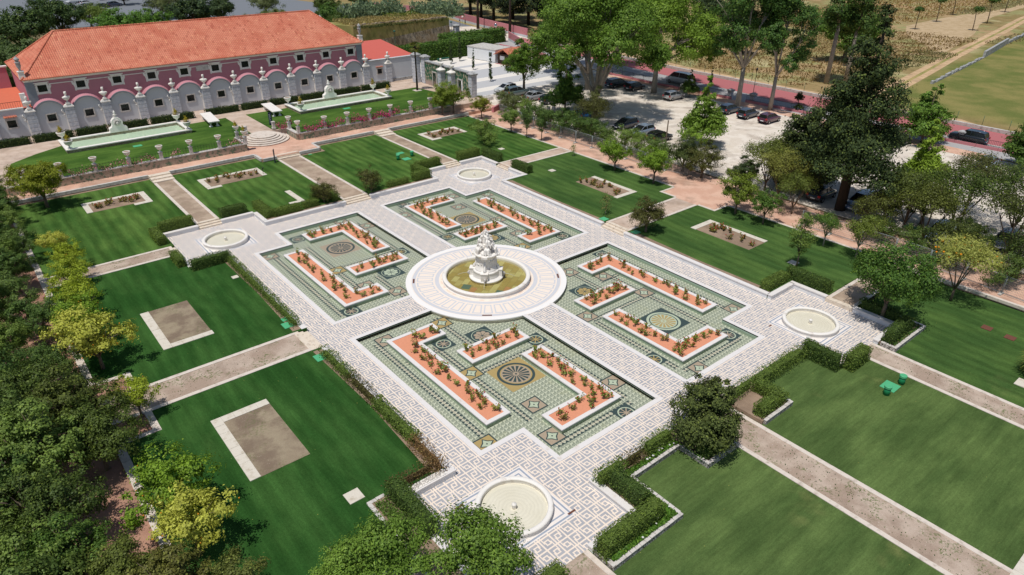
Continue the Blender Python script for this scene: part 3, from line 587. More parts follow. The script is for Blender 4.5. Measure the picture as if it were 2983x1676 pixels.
wall_run('short white wall closing the far basin square',18.35,22.6,20.15,20.55)
wall_run('long low white wall on the right side of the plaza, far half',18.3,18.3+TW,1.75,20.1)
wall_run('long low white wall on the right side of the plaza, near half',18.3,18.3+TW,-20.1,-1.75)
wall_run('short white wall left of the right-hand basin',18.35,22.2,-20.55,-20.15)
wall_run('low white wall behind the right-hand basin',22.2,22.2+TW,-23.85,-20.15)
wall_run('low white wall behind the right-hand basin in the shade of a tree',22.2,22.2+TW,-30.2,-26.55)
wall_run('low white wall at the near end of the right-hand basin square',18.6,22.2,-30.6,-30.2,.4)
wall_run('low white wall right of the nearest basin, below a clipped hedge',-12.1,-12.1+TW,-30.2,-26.55,.38)
wall_run('short white wall at the near end of the nearest basin square',-15.8,-12.1,-30.6,-30.2,.38)
wall_run('low white wall left of the nearest basin topped with pebbles',-22.2,-18.3,-20.55,-20.15,.5)
wall_run('flat white edging between the dark lawn and the plaza, far left',-18.7,-18.3,1.9,20.1,.47)
wall_run('flat white edging between the dark lawn and the plaza, near left',-18.7,-18.3,-20.1,-1.9,.47)
wall_run('low white edging beside the hedge left of the left basin',-22.6,-22.2,20.2,23.8,.47)
wall_run('low white edging beside the hedge left of the nearest basin',-22.6,-22.2,-30.2,-20.6,.47)
# dry-stone walls round the near hedge beds + bed soil
def dry(label,pts,zt=.42,w=.22):
    t=thing('dry_stone_wall',label,'wall',(pts[0][0],pts[0][1],0),group='dry stone walls of the hedge beds'); mb=MB(); mc=MB(); ox,oy=pts[0]
    for (ax,ay),(bx,by) in zip(pts,pts[1:]):
        L=math.hypot(bx-ax,by-ay); a=math.atan2(by-ay,bx-ax); cx,cy=(ax+bx)/2-ox,(ay+by)/2-oy
        mb.box(cx-L/2+w/2,cx+L/2+w/2-.004,cy-w/2,cy+w/2,-.05,zt-.07,a,(cx,cy))
        k=0; n=max(1,int(L/.42))
        for k in range(n):
            u0=cx-L/2+w/2+k*L/n; mc.box(u0,u0+L/n-.03,cy-w/2-.02,cy+w/2+.02,zt-.07,zt-rnd.uniform(0,.03),a,(cx,cy))
    mb.build('wall','drystone',t); mc.build('coping','limestone',t)
def bedsoil(polys,z,mat='soil'):
    mb=MB()
    for p in polys: mb.prism(p,z-.3,z)
    S_('bed_ground',mb,mat)
dry('rough stone wall round the flowered hedge bed beside the nearest basin',[(-15.7,-30.6),(-15.7,-32.1),(-9.8,-32.1),(-9.8,-28.1),(-4.9,-28.1),(-4.9,-30.5),(-1.75,-30.5)])
dry('rough stone wall round the U-shaped hedge right of the gravel path',[(1.75,-30.4),(5.3,-30.4),(5.3,-28.3)])
dry('rough stone wall round the small shaded bed beyond the right-hand basin',[(18.7,-30.7),(18.7,-32.0),(24.2,-32.0),(24.2,-30.3),(24.2,-27)],.42)
dry('grey block edging round the small bed left of the nearest basin',[(-22.9,-19.6),(-24.1,-19.6),(-24.1,-24),(-24.1,-30)],.56)
bedsoil([[(-15.6,-32),(-9.9,-32),(-9.9,-28),(-5,-28),(-5,-30.4),(-1.7,-30.4),(-1.7,-26.9),(-11.7,-26.9),(-11.7,-30.6),(-15.6,-30.6)]],.3,'soil')
bedsoil([[(1.7,-26.9),(5.2,-26.9),(5.2,-30.3),(1.7,-30.3)]],.3); bedsoil([[(18.75,-31.9),(24.1,-31.9),(24.1,-26.7),(22.6,-26.7),(22.6,-30.6),(18.75,-30.6)]],.3); bedsoil([[(-24,-19.7),(-22.6,-19.7),(-22.6,-30),(-24,-30)]],.5)
# ---------------------------------------------------------------- raised rose beds in the ponds
BEDS=[('s',[(3.7,8.75),(9.9,8.75),(9.9,11.05),(3.7,11.05)]),('a',[(11.45,6.0),(9.0,6.0),(9.0,3.75),(13.7,3.75),(13.7,17.85),(11.45,17.85)]),('b',[(3.7,12.5),(5.95,12.5),(5.95,19.5),(9.9,19.5),(9.9,21.7),(3.7,21.7)])]
PN={(-1,-1):'nearest pond',(1,-1):'right-hand pond',(-1,1):'left-hand pond',(1,1):'farthest pond'}
BN={'s':'short straight','a':'L-shaped outer','b':'L-shaped inner'}
bed_polys=[]
for (sx,sy),pn in PN.items():
    for k,pl in BEDS:
        P=[(x*sx,y*sy) for x,y in pl]; a=sum(P[i][0]*P[(i+1)%len(P)][1]-P[(i+1)%len(P)][0]*P[i][1] for i in range(len(P)))
        if a<0: P=P[::-1]
        cx=sum(p[0] for p in P)/len(P); cy=sum(p[1] for p in P)/len(P); Q=[(x-cx,y-cy) for x,y in P]; inn=off_poly(Q,-.36)
        lab={'s':f'short straight planter with orange grit and white kerb in the {pn}','a':f'L-shaped planter along the outer side of the {pn}','b':f'L-shaped planter around the round medallion of the {pn}'}[k]
        t=thing('raised_flower_bed',lab,'planter',(cx,cy,ZF),group='raised planters in the ponds')
        mb=MB(); n=len(Q); w2=off_poly(Q,-.07); mb.prism(w2,0,-ZF-.07); mb.build('wall','bedwall',t)
        mb=MB(); ring_mesh(mb,inn,.36,-ZF-.07,-ZF+.02); mb.build('kerb','coping',t)
        mb=MB(); mb.flat(off_poly(inn,.01),-ZF-.035); mb.build('grit','terracotta',t)
        bed_polys.append((pn,k,P,off_poly(P,-.55)))
# ---------------------------------------------------------------- stone-edged beds in the lawns
def frame(label,strips,soilr,z,roses=False,mat='soil'):
    x0=min(s[0] for s in strips+[soilr]); y0=min(s[2] for s in strips+[soilr]); t=thing('stone_edged_bed',label,'flower bed',(x0,y0,z),group='stone-edged beds in the lawns')
    mb=MB()
    for s in strips:
        L=s[1]-s[0]>s[3]-s[2]; n=max(1,round((s[1]-s[0] if L else s[3]-s[2])/.95))
        for k in range(n):
            g=.012
            if L: mb.box(s[0]+(s[1]-s[0])*k/n+g-x0,s[0]+(s[1]-s[0])*(k+1)/n-x0,s[2]-y0,s[3]-y0,-.1,.05+rnd.uniform(-.004,.004))
            else: mb.box(s[0]-x0,s[1]-x0,s[2]+(s[3]-s[2])*k/n+g-y0,s[2]+(s[3]-s[2])*(k+1)/n-y0,-.1,.05+rnd.uniform(-.004,.004))
    mb.build('stone_edging','paleslab',t); mb=MB(); a=soilr; mb.box(a[0]-x0,a[1]-x0,a[2]-y0,a[3]-y0,-.1,.02); mb.build('soil_fill',mat,t)
W=.66
frame('bare-edged rose bed on the far left lawn, by the yellow shrub',[(-27.6,-27.6+W,42.3,46.1-W),(-27.6,-20.4,46.1-W,46.1),(-20.4-W,-20.4,41.6+W,46.1-W),(-22.5,-20.4,41.6,41.6+W)],(-26.94,-21.06,42.3,45.44),LZ)
frame('rose bed on the lawn in front of the left pool, left of the sign',[(-13.7,-13.7+W,42.3,46.1-W),(-13.7,-5.45,46.1-W,46.1),(-5.45-W,-5.45,42.4,46.1-W),(-13.7,-11.8,41.6,41.6+W)],(-13.04,-6.11,42.3,45.44),LZ)
frame('rose bed on the far right lawn below the terrace wall',[(21.3,21.3+W,42.5,46.2-W),(21.3,28.6,46.2-W,46.2),(28.6-W,28.6,42.4,46.2-W),(21.3,23.2,41.8,41.8+W)],(21.96,27.94,42.5,45.54),LZ)
frame('L-shaped stone strip on the lawn beside the tall shrub',[(-6.25,-5.55,30.6,34.7),(-7.5,-5.55,30.0,30.6)],(-6.3,-6.26,30.7,30.8),LZ)
frame('rose bed on the right lawn beyond the plaza, far half',[(28.75,29.4,6.7,13.8),(25.6,29.4,6.05,6.7)],(25.8,28.74,6.72,13.8),LZ)
frame('rose bed on the right lawn beyond the plaza, near half',[(28.45,29.1,-13.3,-6.3),(25.4,29.1,-6.3,-5.6)],(25.5,28.44,-13.3,-6.31),LZ)
frame('bare square bed on the dark left lawn, farther one',[(-28.95,-28.25,5.9,13.3),(-28.25,-24.85,5.9,6.55)],(-28.24,-24.9,6.56,13.3),LZ,mat='bare')
frame('bare long bed on the dark left lawn, nearer one',[(-29.0,-28.3,-13.2,-5.65),(-28.3,-24.95,-6.35,-5.65)],(-28.29,-24.95,-13.2,-6.36),LZ,mat='bare')
frame('pale stone strip and dug bed at the lower right corner',[(-1.0,9,-46.9,-46.3)],(3.2,9,-49,-46.91),0,mat='bare')
# ---------------------------------------------------------------- foliage builders
def quads_mesh(name,C,N,size,mat,rs,asp=.62,flat=False):
    """leaf clumps: one bent diamond per point"""
    n=len(C); N=N/np.linalg.norm(N,axis=1,keepdims=True)
    T=rs.normal(size=(n,3)); T-=N*(T*N).sum(1,keepdims=True); T/=np.linalg.norm(T,axis=1,keepdims=True); B=np.cross(N,T)
    s=size*rs.uniform(.6,1.35,(n,1)); a=C+T*s*.5; b=C+B*s*asp*.5+N*s*.12; c=C-T*s*.5; d=C-B*s*asp*.5+N*s*.12
    V=np.stack([a,b,c,d],1).reshape(-1,3).astype(np.float32)
    me=bpy.data.meshes.new(name); me.vertices.add(4*n); me.vertices.foreach_set('co',V.ravel()); me.loops.add(4*n); me.loops.foreach_set('vertex_index',np.arange(4*n,dtype=np.int32))
    me.polygons.add(n); me.polygons.foreach_set('loop_start',np.arange(0,4*n,4,dtype=np.int32)); 
    me.materials.append(M[mat]); me.update(calc_edges=True); return me
def crown(name,blobs,n,leaf,seed,mat='leaf',clump=.22,per=26,shell=.62,up=.5,inner=.15):
    """blobs: (x,y,z,rx,ry,rz); leaves gather in clumps near the blob surfaces"""
    rs=np.random.RandomState(seed); bl=np.array(blobs,float); A=(bl[:,3]*bl[:,4]+bl[:,3]*bl[:,5]+bl[:,4]*bl[:,5]); A/=A.sum()
    nc=max(6,n//per); k=rs.choice(len(bl),nc,p=A); d=rs.normal(size=(nc,3)); d[:,2]+=.25; d/=np.linalg.norm(d,axis=1,keepdims=True)
    r=np.where(rs.rand(nc)<inner,rs.uniform(.2,shell,nc),rs.uniform(shell,1.06,nc))[:,None]; cc=bl[k,:3]+d*bl[k,3:]*r
    R=bl[k,3:].mean(1); j=rs.choice(nc,n); off=rs.normal(size=(n,3))*(R[j]*clump)[:,None]*np.array([1,1,.7]); C=cc[j]+off
    N=d[j]*1.1+off/(R[j]*clump)[:,None]*.5+rs.normal(size=(n,3))*.55+np.array([0,0,up]); return quads_mesh(name,C,N,leaf,mat,rs)
def trunk_mb(pts_list): 
    mb=MB()
    for pts,rad in pts_list: mb.tube(pts,rad,7)
    return mb
def limbs(h0,r0,blobs,seed,lean=(0,0),split=None):
    """trunk from the ground to a fork, then a tapered limb into each blob"""
    q=random.Random(seed); fork=split or h0; L=[([(0,0,-.15),(lean[0]*.3,lean[1]*.3,fork*.5),(lean[0],lean[1],fork)],[r0*1.25,r0,r0*.8])]
    for b in blobs:
        t=Vector(b[:3]); s=Vector((lean[0],lean[1],fork)); m=s.lerp(t,.5)+Vector((q.uniform(-.1,.1),q.uniform(-.1,.1),.12))*(t-s).length
        L.append(([s-Vector((0,0,.05)),m,t],[r0*.55,r0*.36,r0*.12]))
        for _ in range(2):
            e=t+Vector((q.uniform(-.7,.7)*b[3],q.uniform(-.7,.7)*b[4],q.uniform(.0,.6)*b[5])); L.append(([m,m.lerp(e,.6)+Vector((0,0,.1*b[5])),e],[r0*.26,r0*.14,r0*.05]))
    return trunk_mb(L)
TREES={}
def mast(h,r0,blobs,seed):
    q=random.Random(seed); L=[([(0,0,-.15),(.05,0,h*.35),(0,.05,h*.7),(0,0,h)],[r0*1.3,r0,r0*.6,r0*.15])]
    for b in blobs:
        if abs(b[0])+abs(b[1])<.2: continue
        z=max(h*.12,b[2]-.35*math.hypot(b[0],b[1])); f=min(1,1-z/h*.8); L.append(([(0,0,z),(b[0]*.5,b[1]*.5,(z+b[2])/2+.1),(b[0]*1.05,b[1]*1.05,b[2])],[r0*.4*f,r0*.22*f,r0*.06]))
    return trunk_mb(L)
def species(key,blobs,n,leaf,fork,r0,seed,mat='leaf',bark='bark',lean=(0,0),fruit=0,central=False,**k):
    cm=crown(key+'_crown',blobs,n,leaf,seed,mat,**k); tm=mast(fork,r0,blobs,seed).mesh(key+'_trunk',bark) if central else limbs(fork,r0,blobs if len(blobs)<9 else blobs[::2],seed,lean).mesh(key+'_trunk',bark); fm=None
    if fruit:
        mb=MB(); q=random.Random(seed)
        for _ in range(fruit):
            b=q.choice(blobs); d=Vector((q.gauss(0,1),q.gauss(0,1),q.gauss(0,.8))).normalized(); mb.ball((b[0]+d.x*b[3],b[1]+d.y*b[4],b[2]+d.z*b[5]),.04,6,4)
        fm=mb.mesh(key+'_fruit','fruit')
    TREES[key]=(cm,tm,fm)
def tree(key,name,label,cat,loc,s=1,rz=0,col=sR(70,96,40),group=None,sz=None,fruit=False):
    t=thing(name,label,cat,loc,rz,group); t.scale=(s,s,sz or s); cm,tm,fm=TREES[key]
    for nm,me in (('trunk',tm),('crown',cm)):
        o=bpy.data.objects.new(nm,me); link(o,t); o.color=c4(col)
    if fruit and fm: link(bpy.data.objects.new('fruit',fm),t)
    return t
def rb(q,n,R,h0,h1,rr=(.35,.6)):      # random blobs in a dome of radius R between h0 and h1
    out=[(0,0,h0+(h1-h0)*.45,R*.62,R*.62,(h1-h0)*.42)]
    for i in range(n):
        a=2*math.pi*i/n+q.uniform(-.3,.3); f=q.uniform(.45,.75); r=R*q.uniform(*rr); z=h0+(h1-h0)*q.uniform(.28,.75)
        out.append((R*f*math.cos(a),R*f*math.sin(a),z,r,r,r*.8))
    out.append((q.uniform(-.2,.2)*R,q.uniform(-.2,.2)*R,h1-R*.3,R*.45,R*.45,R*.35)); return out
def hedge(label,x0,x1,y0,y1,z,h=1.1,col=sR(62,86,36),scruff=0,name='hedge',group='clipped hedges',seed=None,leaf=.11,dens=190,lumps=0):
    seed=seed or int(abs(x0*13+y0*7)*10)%9973; rs=np.random.RandomState(seed); cx,cy=(x0+x1)/2,(y0+y1)/2; lx,ly=x1-x0,y1-y0
    t=thing(name,label,'hedge',(cx,cy,z),group=group)
    areas=[lx*ly,lx*h,lx*h,ly*h,ly*h]; n=int(sum(areas)*dens*(1-.35*scruff)); f=rs.choice(5,n,p=np.array(areas)/sum(areas)); u=rs.rand(n)-.5; v=rs.rand(n)
    C=np.zeros((n,3)); N=np.zeros((n,3))
    for k,(fn,nn) in enumerate(((lambda u,v:(u*lx,(v-.5)*ly,h+0*u),(0,0,1)),(lambda u,v:(u*lx,-ly/2+0*u,v*h),(0,-1,.2)),(lambda u,v:(u*lx,ly/2+0*u,v*h),(0,1,.2)),(lambda u,v:(-lx/2+0*u,u*ly,v*h),(-1,0,.2)),(lambda u,v:(lx/2+0*u,u*ly,v*h),(1,0,.2)))):
        m=f==k; C[m]=np.stack(fn(u[m],v[m]),1); N[m]=nn
    ln=C[:,0] if lx>ly else C[:,1]; ph=rs.uniform(0,6); wav=(np.sin(ln*2.1+ph)+.6*np.sin(ln*5.3+ph*2))*(.03+.09*scruff)+ (lumps*np.abs(np.sin(ln*1.55+ph)) if lumps else 0)
    C[:,2]*=(1+wav/h-(lumps*.5/h if lumps else 0)); edge=.028+.10*scruff
    C+=rs.normal(size=(n,3))*edge; N=N+rs.normal(size=(n,3))*.7
    k=np.maximum(np.abs(C[:,0])/(lx/2),np.abs(C[:,1])/(ly/2)); top=C[:,2]>h*.9; C[:,2]-=np.where(top,np.clip(k-.75,0,.4)*.35,0)
    o=bpy.data.objects.new('leaves',quads_mesh('hedge_leaves',C,N,leaf,'leaf',rs)); link(o,t); o.color=c4(col)
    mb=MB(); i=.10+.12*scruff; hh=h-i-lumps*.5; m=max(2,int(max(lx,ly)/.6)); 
    mb.frus(0,0,-.05,hh,lx/2-i,ly/2-i,lx/2-i-.06,ly/2-i-.06); mb.build('dark_core','hedgecore',t,color=tuple(c*.55 for c in col)); return t  # solid core closes gaps; leaf colour darkened to stand for inner shade
HG=sR(106,128,56); HD=sR(82,106,48); HB=sR(150,118,78)
zl=LZ
hedge('clipped hedge behind the left basin, running toward its steps',-22.4,-18.75,30.7,31.7,zl,1.15,HG)
hedge('clipped hedge left of the left basin on the palace side of the path',-23.6,-22.7,27.3,30.7,zl,1.05,HG)
hedge('low clipped hedge left of the left basin on the near side of the path',-23.5,-22.65,20.6,23.4,zl,.95,HG)
hedge('dark clipped hedge at the near corner of the left basin square',-22.6,-18.6,18.9,19.9,zl,1.05,HD,.3)
hedge('clipped hedge right of the steps behind the left basin',-15.6,-12.6,30.75,31.75,zl,1.1,HD)
hedge('clipped hedge stepping down beside the left basin square',-11.6,-10.6,27.4,31.7,zl,1.0,HG)
hedge('clipped hedge on the long wall left of the middle steps',-10.6,-7.2,27.2,28.1,zl,.9,HG)
hedge('short clipped hedge beside the tall shrub on the long wall',-6.8,-4.9,27.4,28.3,zl,.85,HG)
hedge('low hedge around the foot of the shrub left of the middle steps',-4.9,-2.0,29.4,30.2,zl,.9,HG,.3)
hedge('low rounded hedge just left of the middle steps',-2.9,-2.0,27.5,29.4,zl,.9,HG,.2)
hedge('clipped hedge on the long wall right of the big shrub',4.9,8.2,27.4,28.2,zl,.75,HG,.2)
hedge('thick clipped hedge at the left corner of the far basin square',8.9,11.6,27.3,28.4,zl,1.15,HG)
hedge('clipped hedge running back along the far basin square',10.7,11.7,28.4,31.4,zl,1.05,HG)
hedge('clipped hedge left of the steps behind the far basin',11.7,15.7,31.0,32.0,zl,1.1,HG)
hedge('clipped hedge right of the steps behind the far basin',18.8,22.6,30.8,31.9,zl,1.2,HG)
hedge('clipped hedge on the wall right of the far basin',22.7,23.7,26.8,30.8,zl,1.2,HD)
hedge('clipped hedge on the wall right of the far basin, past the side steps',22.7,23.7,20.2,23.9,zl,1.15,HD)
hedge('clipped hedge on the short wall left of the right-hand basin',18.8,22.4,-19.9,-18.9,zl,.95,HG)
hedge('dark clipped hedge behind the right-hand basin',22.75,23.7,-23.7,-19.2,zl,1.2,HD)
hedge('dark hedge behind the right-hand basin under the broad tree',22.75,23.6,-30.2,-26.7,.3,1.0,HD,.2)
hedge('dark clipped hedge at the near end of the right-hand basin square',18.8,22.7,-31.6,-30.7,.25,1.35,HD)
hedge('tall L-hedge right of the plaza, arm beside the paving',11.9,12.9,-30.4,-27.2,0,1.4,HD,.15)
hedge('tall L-hedge right of the plaza, end arm near the path',12.9,15.7,-31.3,-30.3,0,1.4,HG)
hedge('scruffy hedge along the plaza edge before the tall L-hedge',5.2,11.9,-27.9,-26.9,0,1.0,HG,.9)
hedge('hedge of the U-shaped bed, side along the plaza',1.9,4.6,-27.7,-26.9,.3,.8,HG,.7)
hedge('hedge of the U-shaped bed, side facing the lower lawn',4.2,5.1,-30.2,-27.7,.3,.95,HG,.2)
hedge('hedge of the U-shaped bed, front side',1.9,4.2,-30.2,-29.3,.3,1.0,HG,.1)
hedge('hedge square around the dark conifer, side facing the path',-2.7,-1.9,-30.3,-27.2,.3,1.0,HD)
hedge('hedge square around the dark conifer, front side',-4.8,-2.7,-30.3,-29.3,.3,1.0,HD)
hedge('scruffy hedge beside the flower bed, next to the dark conifer',-7.6,-4.9,-27.7,-26.8,.3,1.0,HG,.6)
hedge('scruffy hedge beside the flower bed, part with dry twigs',-9.6,-7.8,-27.6,-26.9,.3,.85,sR(96,88,50),1.0)
hedge('scruffy hedge beside the flower bed, clump nearest the basin',-12.0,-9.7,-27.6,-26.8,.3,.95,HG,.5)
hedge('dark hedge right of the nearest basin running to the lower lawn',-11.6,-10.5,-30.4,-27.6,.3,1.25,HD,.3)
hedge('thick clipped hedge at the near right of the nearest basin, with daisies below',-15.9,-10.9,-31.7,-30.7,.3,1.35,HG,.05)
hedge('rounded hedge end at the bottom edge beside the nearest basin',-22.4,-18.5,-31.4,-30.4,.2,1.35,HG,.15)
hedge('thick dark clipped hedge left of the nearest basin',-23.0,-21.9,-24.2,-19.8,.5,1.25,HD,.2)
hedge('browned hedge on top of the pebble-covered wall',-22.6,-19.2,-19.9,-19.2,zl,.75,sR(110,92,58),1.2)
hedge('dead brown hedge end beside the nearest pond',-19.5,-18.75,-20.2,-16.8,zl,1.1,HB,1.3)
hedge('lumpy low hedge along the left pond, far half',-19.25,-18.55,10.6,18.4,zl,.8,HG,.5,lumps=.3)
hedge('lumpy low hedge along the left pond, near half',-19.25,-18.55,2.6,10.2,zl,.75,HG,.6,lumps=.3)
hedge('lumpy low hedge along the nearest pond, first clumps by the steps',-19.3,-18.55,-7.4,-2.8,zl,.8,HG,.7,lumps=.3)
hedge('lumpy low hedge along the nearest pond, middle stretch with a brown gap',-19.3,-18.5,-11.2,-7.6,zl,.75,sR(92,88,48),.9,lumps=.3)
hedge('lumpy low hedge along the nearest pond, dense green stretch',-19.35,-18.5,-16.8,-11.4,zl,.85,HG,.2,lumps=.15)
TH=[(-33,-28.6),(-28.2,-22.9),(-22.6,-18.2),(-17.9,-12.2),(-11.8,-5.0),(-3.1,2.6),(3.0,7.8),(8.1,13.6),(13.9,19.0),(19.3,26.2),(26.5,32.7),(-39,-33.4)]
ON=['first','second','third','fourth','fifth','sixth','seventh','eighth','ninth','tenth','eleventh','twelfth']
for i,(a,b) in enumerate(TH):
    hedge(f'low clipped hedge at the foot of the palace wall, {ON[(i+1)%12]} from the left',a,b,73.7,74.7,TZ,1.05,sR(54,72,34),.25,leaf=.16,dens=80,group='low hedges along the palace wall')
# grass and flowers in the near beds
def tufts(name,polyrects,z,n,size,col,mat='leaf',kind='stuff',hh=.12,seed=3):
    rs=np.random.RandomState(seed); A=np.array([(r[1]-r[0])*(r[3]-r[2]) for r in polyrects]); k=rs.choice(len(A),n,p=A/A.sum()); R_=np.array(polyrects)[k]
    C=np.stack([R_[:,0]+rs.rand(n)*(R_[:,1]-R_[:,0]),R_[:,2]+rs.rand(n)*(R_[:,3]-R_[:,2]),z+rs.rand(n)*hh],1); N=rs.normal(size=(n,3))+np.array([0,0,1.2])
    o=bpy.data.objects.new(name,quads_mesh(name,C,N,size,mat,rs)); link(o); o.color=c4(col); tag(o,kind=kind); return o
def label_stuff(o,l,c): o['label']=l; o['category']=c
BEDR=[(-15.5,-10.0,-32.0,-31.7),(-15.5,-10.0,-32.0,-30.9),(-10.5,-10,-31,-28.2),(-9.8,-5.0,-28.0,-27.6),(-5.0,-4.9,-30,-28)]
o=tufts('flower_bed_grass',BEDR,.3,7500,.16,sR(92,134,46),hh=.25); label_stuff(o,'bright green grass in the hedge bed beside the nearest basin','grass')
o=tufts('flower_bed_grass',[(18.9,24,-31.9,-31.6),(22.8,24,-31.5,-29)],.25,1500,.14,sR(74,112,44),hh=.25,seed=8); label_stuff(o,'green ground cover in the bed beyond the right-hand basin','grass')
o=tufts('weeds',[(-23.9,-23.1,-21.8,-19.9),(-23.6,-23.2,-24,-21)],.52,900,.13,sR(92,120,50),hh=.3,seed=9); label_stuff(o,'green weeds in the bed left of the nearest basin','weeds')
o=tufts('weeds',[(-1.2,1.2,-46,-33),(-34,-23,-1.2,1.2),(-30,-23,24.3,26),(16.3,18.1,-45,-32),(-1.2,1.2,-38,-31)],.0,900,.08,sR(84,108,52),hh=.05,seed=10); label_stuff(o,'sparse green weeds in the gravel paths','weeds')
for c in o.data.vertices:
    if -34.8<c.co.x<-22.5: c.co.z+=.44
# daisies
mb=MB(); 
for a in range(6): mb.add([(0,0,0),(.05*math.cos(a*1.047-.4),.05*math.sin(a*1.047-.4),.01),(.06*math.cos(a*1.047),.06*math.sin(a*1.047),.015),(.05*math.cos(a*1.047+.4),.05*math.sin(a*1.047+.4),.01)],[(0,1,2,3)])
mb.tube([(0,0,-.2),(0,0,0)],.006,4); dm=mb.mesh('white_daisy','petalwhite')
for i in range(26):
    r=rnd.choice(BEDR[1:4]); o=bpy.data.objects.new('white_daisy',dm); link(o); o.location=(rnd.uniform(r[0],r[1]),rnd.uniform(r[2],r[3]),.3+rnd.uniform(.25,.34)); s=rnd.uniform(.8,1.5); o.scale=(s,s,1)
    tag(o,'small white daisy in the grassy bed beside the nearest basin','flower','white daisies in the grassy bed')
# rose bushes (three shapes, copied)
def rose(seed,flower,n=70,h=.52,fl=3,w=.30):
    q=random.Random(seed); rs=np.random.RandomState(seed); t=bpy.data.objects.new('rose_bush',None); 
    mb=MB(); tips=[]
    for i in range(5):
        a=q.uniform(0,6.28); r=q.uniform(.3,1)*w; e=(r*math.cos(a),r*math.sin(a),h*q.uniform(.65,1)); tips.append(e); mb.tube([(0,0,-.03),(e[0]*.5,e[1]*.5,e[2]*.5),e],[.014,.01,.006],4)
    st=mb.mesh('rose_stems','bark'); k=rs.choice(5,n); T=np.array(tips)[k]; f=rs.uniform(.3,1.05,(n,1)); C=T*f+rs.normal(size=(n,3))*.06; C[:,2]=np.abs(C[:,2])
    lv=quads_mesh('rose_leaves',C,rs.normal(size=(n,3))+np.array([0,0,1.]),.125,'leaf',rs,.8); mb=MB()
    for i in range(fl): e=tips[i%5]; mb.ball((e[0]+q.uniform(-.05,.05),e[1]+q.uniform(-.05,.05),e[2]+.03),.042,6,4)
    return st,lv,mb.mesh('rose_blooms',flower)
ROSES=[rose(1,'petalred'),rose(2,'petalred',86,.58,4,.36),rose(3,'petalred',56,.42,3,.26),rose(4,'petalred',96,.5,2,.40),rose(5,'petalwhite',80,.5,5,.34)]
def place_rose(x,y,z,k,label,group,col,s=1):
    t=thing('rose_bush',label,'rose bush',(x,y,z),rnd.uniform(0,6.28),group); t.scale=(s,s,s)
    for nm,me in zip(('stems','leaves','blooms'),ROSES[k]):
        o=bpy.data.objects.new(nm,me); link(o,t); o.color=c4(col)
ROSECOL=sR(138,146,70)
def seg_points(P,step,j=.2):        # points along the centre line of a bed made of rectangles
    xs=[p[0] for p in P]; ys=[p[1] for p in P]
    return xs,ys
def inside(P,x,y):
    c=False; n=len(P)
    for i in range(n):
        (x1,y1),(x2,y2)=P[i],P[(i+1)%n]
        if (y1>y)!=(y2>y) and x<(x2-x1)*(y-y1)/(y2-y1)+x1: c=not c
    return c
for pn,k,P,I in bed_polys:
    a=abs(sum(P[i][0]*P[(i+1)%len(P)][1]-P[(i+1)%len(P)][0]*P[i][1] for i in range(len(P))))/2; n={'s':12,'a':22,'b':22}[k]
    pts=[]; tries=0; xs=[p[0] for p in I]; ys=[p[1] for p in I]; dmin=.62
    while len(pts)<n and tries<4000:
        tries+=1; x,y=rnd.uniform(min(xs),max(xs)),rnd.uniform(min(ys),max(ys))
        if inside(I,x,y) and all((x-p)**2+(y-q)**2>dmin*dmin for p,q in pts): pts.append((x,y))
        if tries%800==0: dmin*=.85
    lab={'s':f'small red rose bush in the short straight planter of the {pn}','a':f'small red rose bush in the outer L-shaped planter of the {pn}','b':f'small red rose bush in the L-shaped planter by the round medallion of the {pn}'}[k]
    for i,(x,y) in enumerate(pts): place_rose(x,y,-.02,rnd.choice((0,1,2,3)),lab,f'rose bushes in the {BN[k]} planter of the {pn}',tuple(c*rnd.uniform(.85,1.2) for c in ROSECOL),rnd.uniform(.85,1.35))
place_rose(9.2,10.4,-.02,4,'white rose bush at the end of the short planter behind the fountain','white roses',ROSECOL,1.2)
for (lab,x0,x1,y0,y1,n) in (('low red rose bush in the bed on the far left lawn',-26.7,-21.3,43.0,45.2,14),('low red rose bush in the bed left of the lawn sign',-12.8,-6.4,43.0,45.2,14),('low red rose bush in the bed on the far right lawn',22.2,27.7,43.0,45.3,14),('low red rose bush in the far bed on the right lawn',26.0,28.5,7.0,13.4,14),('low red rose bush in the near bed on the right lawn',25.8,28.3,-13,-6.6,14)):
    for i in range(n): place_rose(rnd.uniform(x0,x1),rnd.uniform(y0,y1),zl,rnd.choice((0,2,3)),lab,lab.replace('low red rose bush','red roses'),tuple(c*.75 for c in (ROSECOL[0]*1.25,ROSECOL[1]*.95,ROSECOL[2])),rnd.uniform(1.0,1.45))
# ---------------------------------------------------------------- round basins
def basin(cx,cy,label,jet_label):
    t=thing('round_basin',label,'basin',(cx,cy,0),group='small round marble basins'); R=2.42
    mb=MB(); mb.lathe([(R-.32,.06),(R-.30,.30),(R-.34,.36),(R-.34,.42),(R-.27,.47),(R-.08,.48),(R,.42),(R+.01,.36),(R-.05,.28),(R-.07,.12),(R-.03,.0)],64,cap=False); mb.build('rim','marble',t)
    mb=MB(); mb.lathe([(.001,.10),(R-.3,.10)],48,cap=False); mb.build('floor','basinfloor',t)
    mb=MB(); mb.lathe([(.13,.1),(.15,.3),(.14,.38),(.17,.40),(.15,.46),(.08,.52),(.03,.55),(.03,.6)],14); mb.build('nozzle','marble',t)
    mb=MB(); mb.lathe([(R-.31,.17),(.001,.17)],48,cap=False); mb.build('water','clearwater',t); return t
basin(-17.2,25.2,'small round marble basin on the left square below the palace',''); basin(17.2,25.2,'small round marble basin on the farthest square',''); basin(17.2,-25.2,'round marble basin on the right-hand square',''); basin(-17.2,-25.2,'large-looking round marble basin nearest the camera, partly behind a tree','')
